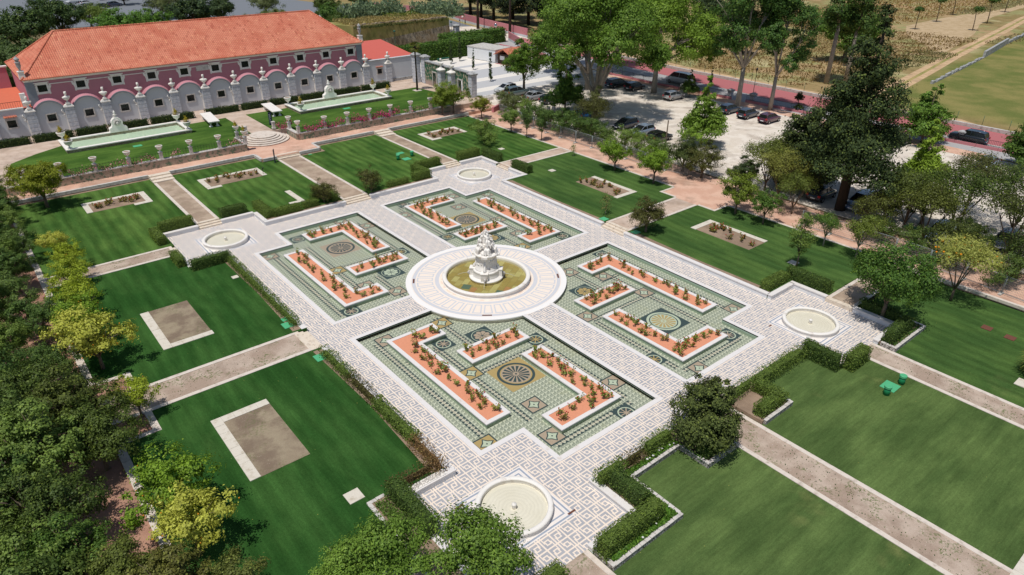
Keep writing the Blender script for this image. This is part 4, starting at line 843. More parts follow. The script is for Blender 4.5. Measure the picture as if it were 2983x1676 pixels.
for x,y,r in ((14.7,-27.3,.3),(-19.7,-22.9,.3),(-14.6,-27.6,.3),(14.2,-23.1,.2)):
    mb=MB(); mb.box(x-r,x+r,y-.07,y+.07,.004,.012); o=mb.build('drain_grate','grate'); tag(o,f'small rusty drain grate set in the paving beside the {"right-hand" if x>0 else "nearest"} basin','grate','rusty grates round the basins')
for a in (0.0,90,181,268):
    mb=MB(); r=7.25; x,y=r*math.cos(RAD(a-35)),r*math.sin(RAD(a-35)); mb.box(x-.45,x+.45,y-.09,y+.09,.006,.014,RAD(a-35+90),(x,y)); tag(mb.build('drain_grate','grate'),'rusty slot grate in the paving ring around the big fountain','grate','slot grates round the fountain')
# ---------------------------------------------------------------- central fountain
t=thing('fountain_pool','large round marble pool with golden stone floor round the statue','pool',(0,0,0)); R=4.4
mb=MB(); mb.lathe([(R-.42,.05),(R-.42,.42),(R-.38,.50),(R-.3,.54),(R-.1,.54),(R,.50),(R+.03,.42),(R-.03,.34),(R-.08,.28),(R-.10,.14),(R-.02,.06),(R,.0)],96,cap=False); mb.build('rim','marble',t)
mb=MB(); mb.lathe([(.001,.06),(R-.4,.06)],72,cap=False); mb.build('floor','flag',t)
mb=MB(); mb.lathe([(R-.41,.27),(.001,.27)],72,cap=False); mb.build('water','fountwater',t)
for i,(x,y) in enumerate(((-.9,-3.3),(-2.7,-.3),(1.7,2.1))): mb=MB(); mb.box(x-.45,x+.45,y-.42,y+.42,.06,.075,RAD(35)); mb.build('drain_cover','leadgrey',t)
t=thing('fountain_statue','tall white marble fountain with a group of carved figures around a pillar','statue',(0,0,.05))
def remesh(o,v): m=o.modifiers.new('remesh','REMESH'); m.mode='VOXEL'; m.voxel_size=v; m.use_smooth_shade=True; return o
mb=MB(); mb.lathe([(1.62,.0),(1.66,.18),(1.72,.24),(1.72,.34),(1.66,.38),(1.45,.40),(1.42,.46)],48)
for k in range(4):
    a=math.pi/4+k*math.pi/2; mb.box(1.05,1.62,-.34,.34,.38,1.12,a,(0,0)); mb.box(1.0,1.66,-.38,.38,1.12,1.20,a,(0,0))
mb.lathe([(1.38,.40),(1.34,.55),(1.30,.95),(1.34,1.02),(1.30,1.12),(1.1,1.16),(.98,1.22)],48); mb.build('plinth','marble',t)
mb=MB(); mb.lathe([(1.15,1.12),(1.12,1.25),(.98,1.4),(.92,1.7),(.9,2.3),(.94,2.5),(1.0,2.62),(1.12,2.68),(1.22,2.78),(1.24,2.88),(1.1,2.92)],48)
for k in range(4):
    a=math.pi/4+k*math.pi/2; mb.box(.85,1.02,-.16,.16,1.2,2.6,a,(0,0)); mb.box(1.0,1.36,-.3,.3,2.66,2.86,a,(0,0)); c,s_=math.cos(a),math.sin(a)
    mb.tube([(1.22*c,1.22*s_,1.15),(1.18*c,1.18*s_,1.45),(1.02*c,1.02*s_,1.7),(.98*c,.98*s_,2.2)],[.16,.15,.09,.08],8)
q=random.Random(4)
for k in range(4):
    a=k*math.pi/2
    for _ in range(16): b=a+q.uniform(-.38,.38); mb.ball((.93*math.cos(b),.93*math.sin(b),q.uniform(1.6,2.35)),q.uniform(.04,.09),6,4)
mb.build('pedestal','marble',t)
for k in range(4):
    a=k*math.pi/2+.05-math.pi/4*0; c,s_=math.cos(a-math.pi/2+math.pi/4),math.sin(a-math.pi/2+math.pi/4); mb=MB(); p=(1.74*c,1.74*s_,.62)
    mb.ball(p,.15,10,8); mb.ball((1.86*c,1.86*s_,.56),.08,8,6); mb.ball((1.72*c-.1*s_,1.72*s_+.1*c,.74),.05,6,5); mb.ball((1.72*c+.1*s_,1.72*s_-.1*c,.74),.05,6,5); mb.tube([(1.72*c,1.72*s_,.5),(1.76*c,1.76*s_,.36)],[.13,.08],7); mb.build('mask_spout','limestone',t)
    mb=MB(); mb.tube([((1.88+u*1.0)*c,(1.88+u*1.0)*s_,.56-u*u*.30) for u in np.linspace(0,1,7)],[.014]*7,5); mb.build('water_jet','jet',t)
def figure(mb,a,zb,r,arm_up=0,facing=0,scale=1.0,lean=0):
    """a seated draped figure leaning back against the pillar; a = angle round it"""
    c,s_=math.cos(a),math.sin(a); tx,ty=-s_,c
    def P(o,sd,z): return (c*(r+o*scale)+tx*sd*scale,s_*(r+o*scale)+ty*sd*scale,zb+z*scale)
    mb.tube([P(0,0,.0),P(-.02,0,.22),P(-.04,.02,.48),P(-.04,.02,.62)],[.17*scale,.16*scale,.19*scale,.10*scale],9)
    mb.tube([P(-.04,.02,.60),P(-.03,.03,.70)],[.06*scale,.06*scale],7); mb.ball(P(-.01,.04,.80),.105*scale,9,7,(1,1,1.2)); mb.ball(P(-.05,.04,.84),.11*scale,8,6)
    for sd in (-1,1):
        mb.tube([P(0,.10*sd,.06),P(.34,.16*sd,.12),P(.38,.13*sd,-.22),P(.42,.13*sd,-.30)],[.12*scale,.095*scale,.065*scale,.05*scale],8); mb.tube([P(.38,.13*sd,-.32),P(.50,.14*sd,-.33)],[.05*scale,.035*scale],6)
        up=arm_up and sd==facing
        pts=[P(-.03,.2*sd,.54),P(.04,.36*sd,.5 if not up else .62),P(.16,.30*sd,.26) if not up else P(.10,.5*sd,.95)]
        mb.tube(pts,[.075*scale,.06*scale,.045*scale],7); e=Vector(pts[-1])
        for f in range(5): mb.tube([e,e+Vector((c*.03+tx*.02*(f-2),s_*.03+ty*.02*(f-2),.07 if up else -.05))*scale],[.018*scale,.01*scale],4)
    for k in range(7): u=k/6; mb.tube([P(.02,.2*(u-.5),.28),P(.30,.5*(u-.5),.06),P(.36+.05*math.sin(k*2),.55*(u-.5),-.28)],[.05*scale,.06*scale,.045*scale],5)
mb=MB(); q=random.Random(9)
for _ in range(26): a=q.uniform(0,6.28); r=q.uniform(.3,.95); mb.ball((r*math.cos(a),r*math.sin(a),2.95+q.uniform(0,.25)*(1.1-r)),q.uniform(.14,.28),8,6)
mb.lathe([(.5,2.9),(.42,3.4),(.36,3.9),(.30,4.5),(.34,4.6),(.26,4.75)],12)
for k in range(5): figure(mb,k*2*math.pi/5+.4,3.28+.06*(k%2),.62,arm_up=(k in (0,)),facing=1,scale=1.12)
for k in range(3): figure(mb,k*2*math.pi/3+.2,4.12,.40,arm_up=(k==2),facing=-1,scale=.92)
for k in range(18): a=q.uniform(0,6.28); r=q.uniform(.25,.5); mb.ball((r*math.cos(a),r*math.sin(a),q.uniform(3.5,4.6)),q.uniform(.08,.16),7,5)
mb.tube([(0,0,4.6),(0,0,4.95)],[.24,.2],10)
for k in range(5): a=k*1.2566; mb.tube([(.2*math.cos(a),.2*math.sin(a),4.9),(.26*math.cos(a),.26*math.sin(a),5.05),(.12*math.cos(a),.12*math.sin(a),5.2)],[.06,.07,.04],6)
mb.ball((0,0,5.18),.13,8,6); mb.ball((0,0,5.34),.07,8,6)
o=mb.build('carved_figures','marble',t); remesh(o,.028)
# ---------------------------------------------------------------- palace
PAL=thing('palace_building','long pink palace with orange tiled roof, white arches and two rows of windows','building',(1.7,79,TZ))
def pb(mb,name,mat,parent=PAL):
    o=mb.build(name,mat); o.parent=parent; o.matrix_parent_inverse=Matrix.Translation(-Vector((1.7,79,TZ))); return o
def sub(mb,name,mat,parent): o=mb.build(name,mat); o.parent=parent; return o
BX0,BX1,BY0,BY1=-26.6,29.8,79.1,96.2; EZ=10.0; RZ=15.3; RYM=87.6
mb=MB(); mb.box(BX0,BX1,BY0,BY1,TZ-.3,EZ-.45); wall=pb(mb,'wall','wallpink')
mb=MB(); mb.box(BX0-.1,BX0+1.1,BY0-.12,BY0+.6,TZ,EZ-.46); pb(mb,'corner_stone','archstone'); mb=MB(); mb.box(BX1-1.1,BX1+.1,BY0-.12,BY0+.6,TZ,EZ-.46); pb(mb,'corner_stone','archstone')
mb=MB(); mb.box(BX0-.15,BX1+.15,BY0-.14,BY1+.15,EZ-.5,EZ-.3); mb.box(BX0-.28,BX1+.28,BY0-.26,BY1+.28,EZ-.3,EZ-.12); mb.box(BX0-.05,BX1+.05,BY0-.06,BY0+.3,EZ-1.12,EZ-1.0); pb(mb,'cornice','marble')
ex0,ex1,ey0,ey1=BX0-.42,BX1+.42,BY0-.42,BY1+.42; rx0,rx1=-20.0,23.7
mb=MB(); L=[(ex0,ey0,EZ-.06),(ex1,ey0,EZ-.06),(ex1,ey1,EZ-.06),(ex0,ey1,EZ-.06),(rx0,RYM,RZ),(rx1,RYM,RZ)]
# slightly bell-cast eaves: a break line a quarter of the way up
def lp(a,b,t,dz=0): return tuple(a[i]+(b[i]-a[i])*t+(dz if i==2 else 0) for i in range(3))
bk=[lp(L[0],L[4],.16,-.22),lp(L[1],L[5],.16,-.22),lp(L[2],L[5],.16,-.22),lp(L[3],L[4],.16,-.22)]
V=L+bk; mb.cur=0; mb.add(V,[(0,1,7,6),(6,7,5,4),(2,3,9,8),(8,9,4,5)]); mb.cur=1; mb.add(V,[(1,2,8,7),(7,8,5),(3,0,6,9),(9,6,4)]); mb.cur=0; mb.add([(a,b,EZ-.14) for a,b in ((ex0,ey0),(ex1,ey0),(ex1,ey1),(ex0,ey1))]+[L[0],L[1],L[2],L[3]],[(0,1,5,4),(1,2,6,5),(2,3,7,6),(3,0,4,7),(3,2,1,0)])
roof=pb(mb,'roof',['tilex','tiley'])
mb=MB()
for a,b in ((L[4],L[5]),(L[4],L[0]),(L[5],L[1]),(L[4],L[3]),(L[5],L[2])):
    n=int((Vector(b)-Vector(a)).length/.5)
    for k in range(n):
        p,q_=lp(a,b,k/n,.02),lp(a,b,(k+1.1)/n,.02)
        if b is not L[5] or a is not L[4]:
            t1,t2=k/n,(k+1)/n; f=lambda t:lp(a,b,t,(-.22*min(1,(1-t)/.16) if t>.84 else -.22*t/.84)+.03); p,q_=f(t1),f(min(1,t2+.01))
        mb.tube([p,q_],[.15,.12],6)
sub(mb,'ridge_tiles','tiley',roof)
mb=MB(); n=int((ex1-ex0)/.31)
for k in range(n): x=ex0+.15+k*.31; mb.tube([(x,ey0-.05,EZ-.11),(x,ey0+.35,EZ+.03)],[.09,.09],6)
sub(mb,'eave_tiles','tilex',roof)
BAY=[-24.6+5.2*i for i in range(11)]; PIER=[-27.2+5.2*i for i in range(12)]+[34.9]
Z0=TZ; SP=Z0+2.75; AR=1.98
def arch_bay(cx):
    n=20; A=[math.pi-math.pi*k/n for k in range(n+1)]; y0,y1,y2=78.32,78.55,BY0-.004
    mb=MB(); # white recess wall
    pts=[(cx+AR*math.cos(a),SP+AR*math.sin(a)) for a in A]; vs=[(x,y1,z) for x,z in pts]+[(cx+AR,y1,Z0),(cx-AR,y1,Z0)]; mb.add(vs,[tuple(range(len(vs)-1,-1,-1))])
    mb.add([(cx-2.6,y1+.001,Z0),(cx-AR,y1+.001,Z0),(cx-AR,y1+.001,SP),(cx-2.6,y1+.001,SP)],[(0,1,2,3)]); mb.add([(cx+AR,y1+.001,Z0),(cx+2.6,y1+.001,Z0),(cx+2.6,y1+.001,SP),(cx+AR,y1+.001,SP)],[(0,1,2,3)])
    w=pb(mb,'arch_wall','white')
    mb=MB(); r2=AR+.22
    vs=[]; 
    for a in A: c,s=math.cos(a),math.sin(a); vs+=[(cx+AR*c,y1,SP+AR*s),(cx+AR*c,y0,SP+AR*s),(cx+r2*c,y0,SP+r2*s),(cx+r2*c,y0+.1,SP+r2*s+.0)]
    mb.add(vs,[(4*i+j,4*i+j+1,4*i+5+j,4*i+4+j) for i in range(n) for j in range(3)]); 
    for s in (-1,1): x=cx+s*(AR+.11); mb.box(x-.11,x+.11,y0,y1+.002,Z0,SP)
    pb(mb,'arch_rim','archstone')
    mb=MB(); vs=[]; r3=AR+.46
    for a in A: c,s=math.cos(a),math.sin(a); vs+=[(cx+r2*c,y0+.1,SP+r2*s),(cx+(r2+.07)*c,y0+.42,SP+(r2+.07)*s),(cx+r3*c,y2,SP+r3*s+.05)]
    mb.add(vs,[(3*i+j,3*i+j+1,3*i+4+j,3*i+3+j) for i in range(n) for j in range(2)],True); pb(mb,'arch_hood','hoodpink')
def window(cx,cz,w,h,y,upper,parent=PAL):
    mb=MB(); f=.22 if upper else .2; d=y-.09
    mb.box(cx-w/2-f,cx+w/2+f,d,y+.02,cz-h/2-f,cz-h/2); mb.box(cx-w/2-f,cx+w/2+f,d,y+.02,cz+h/2,cz+h/2+f); mb.box(cx-w/2-f,cx-w/2,d,y+.02,cz-h/2+.001,cz+h/2-.001); mb.box(cx+w/2,cx+w/2+f,d,y+.02,cz-h/2+.001,cz+h/2-.001)
    if upper:
        mb.box(cx-w/2-.42,cx+w/2+.42,d-.08,y+.02,cz+h/2+f,cz+h/2+f+.14)
        for s in (-1,1):
            mb.add([(cx+s*a,yy,cz+b) for yy in (d+.02,y+.01) for a,b in ((w/2+f,.25),(w/2+f+.14,.42),(w/2+f+.34,.58),(w/2+f+.46,.5),(w/2+f+.34,.38),(w/2+f+.46,.3),(w/2+f+.32,.2),(w/2+f+.38,.1),(w/2+f+.2,-.1),(w/2+f+.12,-.45),(w/2+f+.16,-.9),(w/2+f-.06,-.98),(w/2+f,-.6))],
                   [tuple(range(13)) if s<0 else tuple(range(12,-1,-1))]+[((i,(i+1)%13,13+(i+1)%13,13+i) if s>0 else (13+i,13+(i+1)%13,(i+1)%13,i)) for i in range(13)])
        mb.box(cx-w/2-f+.05,cx+w/2+f-.05,d-.02,y+.01,cz-h/2-f-.1,cz-h/2-f)
    fr=pb(mb,'window','marble' if upper else 'limestone') if parent is PAL else sub(mb,'window','limestone',parent)
    mb=MB(); mb.box(cx-w/2,cx+w/2,y-.03,y-.012,cz-h/2,cz+h/2); sub(mb,'pane','glass',fr)
    mb=MB()
    for k in range(1,6): x=cx-w/2+w*k/6; mb.box(x-.014,x+.014,y-.075,y-.045,cz-h/2,cz+h/2)
    for k in range(1,5): z=cz-h/2+h*k/5; mb.box(cx-w/2,cx+w/2,y-.07,y-.05,z-.014,z+.014)
    sub(mb,'window_bars','iron',fr); return fr
for cx in BAY: arch_bay(cx); window(cx,4.02,1.18,1.02,78.55,False); window(cx,8.42,1.22,1.08,BY0,True)
def pier(x,y0,y1,w,h,z0=TZ,mat='rust',capm='marble'):
    mb=MB(); mb.box(x-w/2,x+w/2,y0,y1,z0-.1,z0+h-.5); p=pb(mb,'pier',mat); cy=(y0+y1)/2; d=(y1-y0)/2
    mb=MB(); mb.box(x-w/2-.08,x+w/2+.08,y0-.08,y1,z0+h-.5,z0+h-.36); mb.frus(x,y0-.08+(d+.04),z0+h-.36,z0+h-.05,w/2+.06,d+.02,w/2-.18,d*.6); mb.box(x-.3,x+.3,cy-.3,cy+.22,z0+h-.05,z0+h+.1); sub(mb,'pier_cap',capm,p)
for x in PIER[:12]: pier(x,78.05,78.56 if True else 79,1.3,4.1)
for i,x in enumerate(PIER[:12]):   # lit jamb with carved scroll on the left of each pier
    mb=MB(); mb.box(x-.80,x-.652,78.2,78.5,TZ,SP-.2); mb.tube([(x-.72,78.3,SP-.1),(x-.95,78.25,SP+.15),(x-1.1,78.2,SP+.5),(x-1.0,78.2,SP+.62)],[.10,.12,.09,.04],6); mb.tube([(x-.72,78.3,SP-.5),(x-.95,78.22,SP-.35),(x-.9,78.2,SP-.1)],[.08,.1,.05],6); pb(mb,'scroll_bracket','marble')
# side wings
mb=MB(); mb.box(30.3,41.7,78.3,80.5,TZ-.3,6.2); mb.box(30.3,43.8,80.5,97,TZ-.3,5.6); pb(mb,'side_wing','white')
mb=MB(); mb.box(30.31,41.9,78.2,78.5,6.2,6.34); pb(mb,'wing_coping','greystone')
mb=MB(); mb.add([(29.9,78.5,6.15),(41.9,78.5,6.15),(44.3,97.2,6.9),(29.9,97.2,6.9)],[(0,1,2,3)]); mb.box(29.95,44,79,97,5.6,5.75); pb(mb,'wing_roof','redroof')
mb=MB(); mb.box(30.3,41.7,78.1,78.3,TZ-.2,TZ+.55); pb(mb,'wing_plinth','greystone'); pier(34.9,77.8,78.3,1.3,4.1); window(33.0,4.1,1.0,.95,78.3,False)
mb=MB(); mb.box(32.2,33.8,78.0,78.32,4.95,5.05); pb(mb,'window_hood','tilex')
mb=MB(); mb.box(-46,-27.9,78.4,79.2,TZ-.3,6.0); mb.box(-46,-26.7,79.2,96,TZ-.3,5.9); pb(mb,'side_wing','white')
mb=MB(); mb.box(-46,-27.85,78.3,78.75,6.0,6.14); pb(mb,'wing_coping','marble'); mb=MB(); mb.box(-46,-26.65,78.75,96,5.92,5.98); pb(mb,'terrace_floor','terrafloor')
mb=MB(); mb.box(-46,-27.2,96,96.6,5.9,9.3); pb(mb,'back_wall','wallpink'); mb=MB(); mb.box(-46,-27.0,95.9,96.7,9.3,9.5); pb(mb,'back_wall_coping','marble')
mb=MB(); 
for k in range(60): x=-45.5+k*.3; mb.box(x-.015,x+.015,78.5,78.53,6.14,7.05)
mb.box(-45.6,-27.8,78.49,78.54,7.05,7.1); pb(mb,'terrace_railing','iron')
mb=MB(); mb.box(-27.75,-27.05,79.0,79.6,6.0,8.0); pb(mb,'terrace_post','marble')
window(-29.9,3.95,1.15,1.05,78.4,False); pier(-32.4,77.95,78.4,1.2,4.1)
mb=MB(); mb.box(-30.7,-29.0,78.0,78.42,4.95,5.08); 
for k in range(8): mb.tube([(-30.6+k*.21,77.95,4.98),(-30.6+k*.21,78.4,5.15)],.07,5)
pb(mb,'window_hood','tilex')
mb=MB(); mb.box(-2.0+.2,.3,79.02,79.09,8.2,9.1); 
pb(mb,'stone_plaque','limestone')
# rooftop corner ornaments
for x,y,lab in ((BX0-.05,BY0+.5,'stone flame urn on the left front corner of the palace roof'),(BX1+.2,BY0+.5,'stone flame urn on the right front corner of the palace roof'),(BX1-.1,BY1-.2,'stone flame urn on the far right corner of the palace roof, half hidden'),):
    t=thing('roof_urn',lab,'urn',(x,y,EZ),group='stone urns on the palace roof'); mb=MB(); mb.frus(0,0,-.05,1.0,.42,.42,.36,.36); mb.box(-.44,.44,-.44,.44,1.0,1.12); mb.build('pedestal','marble',t)
    mb=MB(); mb.lathe([(.22,1.12),(.14,1.3),(.16,1.42),(.34,1.9),(.30,2.25),(.38,2.35),(.38,2.45),(.2,2.5)],16); mb.lathe([(.2,2.5),(.32,2.7),(.3,2.95),(.12,3.15),(.03,3.3)],9); 
    for k in range(6): a=k*1.05; mb.ball((.26*math.cos(a),.26*math.sin(a),2.8+.1*(k%2)),.12,6,5)
    mb.build('urn','greystone',t)
# ---------------------------------------------------------------- busts
def bust_mesh(seed):
    q=random.Random(seed); tw=q.uniform(-.5,.5); R=[]
    prof=[(0,.24,.20),(.05,.24,.20),(.08,.12,.11),(.2,.10,.09),(.26,.11,.10),(.32,.18,.13),(.44,.33,.19),(.58,.45,.23),(.70,.52,.24),(.77,.48,.21),(.83,.32,.17),(.87,.13,.12),(.96,.095,.10),(1.02,.12,.13),(1.12,.155,.175),(1.22,.165,.19),(1.34,.135,.155),(1.42,.06,.07)]
    for z,rx,ry in prof:
        t=tw*max(0,(z-.85))/.5; R.append([((rx*math.cos(a)*math.cos(t)-ry*math.sin(a)*math.sin(t)),(rx*math.cos(a)*math.sin(t)+ry*math.sin(a)*math.cos(t))-(.03 if z>1.0 else 0),z) for a in np.linspace(0,2*math.pi,15)[:-1]])
    mb=MB(); mb.rings(R); d=Vector((math.sin(tw),-math.cos(tw),0)); h=Vector((0,-.03,1.2)); mb.ball(h+d*.17+Vector((0,0,-.01)),.032,5,4); mb.ball(h+d*.15+Vector((0,0,-.09)),.035,5,4)
    for k in range(9): a=q.uniform(0,6.28); mb.ball((.11*math.cos(a),.13*math.sin(a)-.03,1.33+q.uniform(-.06,.07)),.05,5,4)
    for k in range(5): u=k/4; mb.tube([(-.36+.2*u,-.12-.06*u,.74-.1*u),(-.1+.2*u,-.20,.5),(.22+.1*u,-.14,.42+.2*u)],[.04,.05,.03],5)
    return mb.mesh('bust_figure','marble')
BU=[bust_mesh(i) for i in range(4)]
def bust(x,y,z,lab,k,rz=0,s=1.2):
    t=thing('marble_bust',lab,'bust',(x,y,z),rz,'marble busts on the piers'); t.scale=(s,s,s); mb=MB(); mb.box(-.2,.2,-.18,.18,-.03,.05); mb.build('socle','marble',t); o=bpy.data.objects.new('figure',BU[k%4]); link(o,t); o.location=(0,0,.05)
for i,x in enumerate(PIER[:12]): bust(x,78.28,TZ+4.2,f'white marble bust on the palace piers, {ON[i]} from the left',i,rnd.uniform(-.4,.4))
bust(34.9,78.1,TZ+4.2,'white marble bust on the pier of the low right wing',1)
# ---------------------------------------------------------------- tile-clad gate wall at the right end of the terrace
t=thing('tiled_wall','old wall clad in broken green tiles with two doorways, right of the lawn palm','wall',(40.3,64.5,TZ)); ox,oy=40.3,64.5
mb=MB(); th=.35
def wseg(y0,y1,z0,z1): mb.box(-th,th,y0-oy,y1-oy,z0-TZ,z1-TZ)
for y0,y1,z0,z1 in ((57.6,59.4,TZ-.5,6.1),(59.4,60.7,4.4,6.1),(60.7,68.2,TZ-.5,6.1),(68.2,69.4,4.4,6.1),(69.4,72.2,TZ-.5,6.1)): wseg(y0,y1,z0,z1)
mb.build('wall','tilegreen',t); mb=MB(); mb.box(-.48,.48,57.6-oy,72.2-oy,6.1-TZ,6.28-TZ); mb.build('coping','greystone',t)
for y0,y1 in ((59.4,60.7),(68.2,69.4)):
    mb=MB(); mb.box(-.42,-.3,y0-.18-oy,y0-oy,-.2,2.8); mb.box(-.42,-.3,y1-oy,y1+.18-oy,-.2,2.8); mb.box(-.43,-.29,y0-.18-oy,y1+.18-oy,2.66,2.86); mb.build('door_surround','limestone',t)
def gate_pillar(x,y,w,h,lab,capm='greystone',z0=TZ,grp='stone pillars of the garden gate',flat_=False):
    t=thing('stone_pillar',lab,'pillar',(x,y,z0),group=grp); mb=MB(); mb.box(-w/2,w/2,-w/2,w/2,-.6,h-.5); mb.build('shaft','rust',t); mb=MB(); mb.box(-w/2-.12,w/2+.12,-w/2-.12,w/2+.12,h-.5,h-.34); mb.box(-w/2-.2,w/2+.2,-w/2-.2,w/2+.2,h-.34,h-.2); mb.frus(0,0,h-.2,h if flat_ else h+.12,w/2+.14,w/2+.14,w/2*.4,w/2*.4); mb.build('cap',capm,t); return t
gate_pillar(39.4,74.6,1.25,5.7,'tall banded stone gate pillar just behind the lawn palm'); gate_pillar(40.5,72.9,1.25,5.4,'tall banded stone gate pillar at the left end of the tiled wall')
gate_pillar(39.4,65.6,1.1,4.1,'banded pillar with a bust against the tiled wall, left one','marble'); gate_pillar(40.0-.5,62.2,1.1,4.1,'banded pillar with a bust against the tiled wall, right one','marble'); gate_pillar(40.6,57.1,1.2,4.5,'banded pillar ending the tiled wall beside the car park')
bust(39.4,65.6,TZ+4.2,'weathered bust on the left pillar of the tiled wall',2,-1.2); bust(39.5,62.2,TZ+4.2,'weathered bust on the right pillar of the tiled wall',3,-1.2)
steps(35.6,38.3,54.2,57.4,.9,TZ+.25,5,'+y','broad garden steps beside the big shrub near the tiled wall')
# ---------------------------------------------------------------- terrace retaining wall, pillars with urns, railings
def rwall(lab,x0,x1,y0,y1,zt=1.98,ang=None):
    t=thing('tiled_terrace_wall',lab,'wall',((x0+x1)/2,(y0+y1)/2,.9),group='old tiled walls below the terrace'); cx,cy=(x0+x1)/2,(y0+y1)/2
    mb=MB(); mb.box(x0-cx,x1-cx,y0-cy,y1-cy,-.4,zt-.9-.1); mb.build('wall','tilelow',t); mb=MB(); mb.box(x0-cx-.05,x1-cx+.05,y0-cy-.06,y1-cy+.05,zt-1.0,zt-.9); mb.build('coping','limestone',t)
rwall('old tiled terrace wall left of the round staircase',-34,-4.0,53.25,53.75); rwall('old tiled terrace wall right of the round staircase',4.7,33,53.5,54.0)
rwall('short wall left of the round staircase',-4.2,-3.75,53.8,57.6); rwall('short wall right of the round staircase',4.1,4.6,54.1,57.8)
def urn_mb():
    mb=MB(); mb.lathe([(.17,0),(.19,.04),(.10,.12),(.09,.24),(.15,.32),(.33,.44),(.40,.60),(.42,.74),(.47,.78),(.47,.86),(.42,.88),(.38,.84)],18,cap=False); return mb
URN=urn_mb().mesh('urn_bowl','marble'); mb=MB(); mb.lathe([(.39,.83),(.001,.85)],14,cap=False); USOIL=mb.mesh('urn_soil','soil')
mb=MB(); mb.box(-.27,.27,-.27,.27,-.1,.12); mb.box(-.21,.21,-.21,.21,.12,.95); mb.box(-.26,.26,-.26,.26,.95,1.05); POST=mb.mesh('post','limestone')
def urn_post(x,y,lab,urn=True,z=1.95,s=1):
    t=thing('stone_post',lab,'post',(x,y,z),group='stone posts along the terrace edge'); o=link(bpy.data.objects.new('post',POST),t)
    if urn:
        u=link(bpy.data.objects.new('urn',URN),t); u.location=(0,0,1.05); e=link(bpy.data.objects.new('soil',USOIL),u)
LP=[-32.0,-28.0,-24.0,-19.9,-15.8,-11.8,-7.8]; RP=[8.9,12.9,16.9,20.9,24.9,28.9]
for i,x in enumerate(LP): urn_post(x,53.5,f'stone post with empty urn on the left terrace wall, {ON[i]} from the left')
for i,x in enumerate(RP): urn_post(x,53.75,f'stone post with empty urn on the right terrace wall, {ON[i]} from the stairs')
def planter(x,y,z,lab,lab2,s=1.0,hasp=True,post=False):
    t=thing('planter_urn',lab,'urn',(x,y,z),group='white planter urns'); t.scale=(s,s,s); o=link(bpy.data.objects.new('bowl',URN),t); link(bpy.data.objects.new('soil',USOIL),t)
    mb=MB(); mb.box(-.25,.25,-.25,.25,-.12,.02); mb.build('base','marble',t)
    if hasp:
        p=thing('potted_conifer',lab2,'potted plant',(x,y,z+.8*s),group='small clipped conifers in urns'); k=rnd.randint(0,99); rs=k
        o=bpy.data.objects.new('foliage',PCON); link(o,p); o.color=c4(sR(168,150,40)); o.scale=(s,s,s*rnd.uniform(.9,1.15))
        mb=MB(); mb.tube([(0,0,-.1),(0,0,.35)],.03,5); mb.build('stem','bark',p)
PCON=crown('potted_conifer_leaves',[(0,0,.3,.3,.3,.32),(0,0,.6,.17,.17,.25)],420,.10,5,'needle',clump=.2,per=10)
urn_post(-4.0,53.5,'stone post at the left of the round stairs carrying a planted urn',False); urn_post(4.45,53.8,'stone post with urn at the right foot of the round stairs'); urn_post(4.45,57.2,'stone post with urn set back at the right of the round stairs'); urn_post(-4.0,56.8,'stone post set back left of the round stairs',False)
urn_post(-1.9,59.0,'bare stone post left of the path at the top of the stairs',False); urn_post(2.6,59.0,'bare stone post right of the path at the top of the stairs',False)
planter(-4.0,53.5,3.0,'urn with clipped yellow conifer beside the foot of the round stairs','small yellow conifer in the urn beside the foot of the stairs'); planter(-4.0,56.8,3.0,'urn with clipped yellow conifer set back from the round stairs','small golden conifer in the urn set back from the stairs')
PL=[(-24.9,70.9,'far left'),(-24.9,65.4,'near left'),(-8.6,70.9,'far right'),(-8.6,65.4,'near right')]; PR_=[(10.2,70.9,'far left'),(10.2,65.4,'near left'),(27.3,71.0,'far right'),(27.3,65.4,'near right')]
for x,y,w in PL: planter(x,y,2.38,f'white urn on the {w} corner of the left pool',f'small yellow conifer in the urn on the {w} corner of the left pool',1.3)
for k,(x,y,w) in enumerate(PR_): planter(x,y,2.38,f'white urn on the {w} corner of the right pool',f'small yellow conifer in the urn on the {w} corner of the right pool',1.3,hasp=k!=0)
def railing(x0,x1,y,lab,axis='x',z=1.98):
    L=x1-x0; t=thing('iron_railing',lab,'railing',(x0,y,z) if axis=='x' else (y,x0,z),0 if axis=='x' else math.pi/2,'iron railings along the terrace edge'); mb=MB(); n=max(3,int(L/.36))
    for k in range(n+1): u=L*k/n; mb.box(u-.012,u+.012,-.012,.012,0,.92+(.06 if k%4==0 else 0))
    mb.build('bars','iron',t); mb=MB(); mb.box(0,L,-.012,.012,.80,.83); mb.box(0,L,-.011,.011,.10,.125); mb.build('rails','iron',t)
for i,(a,b) in enumerate(zip(LP,LP[1:]+[-4.0])): railing(a+.25,b-.25,53.5,f'iron railing on the left terrace wall, {ON[i]} panel from the left')
for i,(a,b) in enumerate(zip([4.45]+RP,RP+[32.8])): railing(a+.25,b-.25,53.75,f'iron railing on the right terrace wall, {ON[i]} panel from the stairs')
railing(54.0,56.5,-4.0,'short iron railing left of the round stairs','y'); railing(57.0,58.8,-4.0,'tiny iron railing at the top left of the round stairs','y')
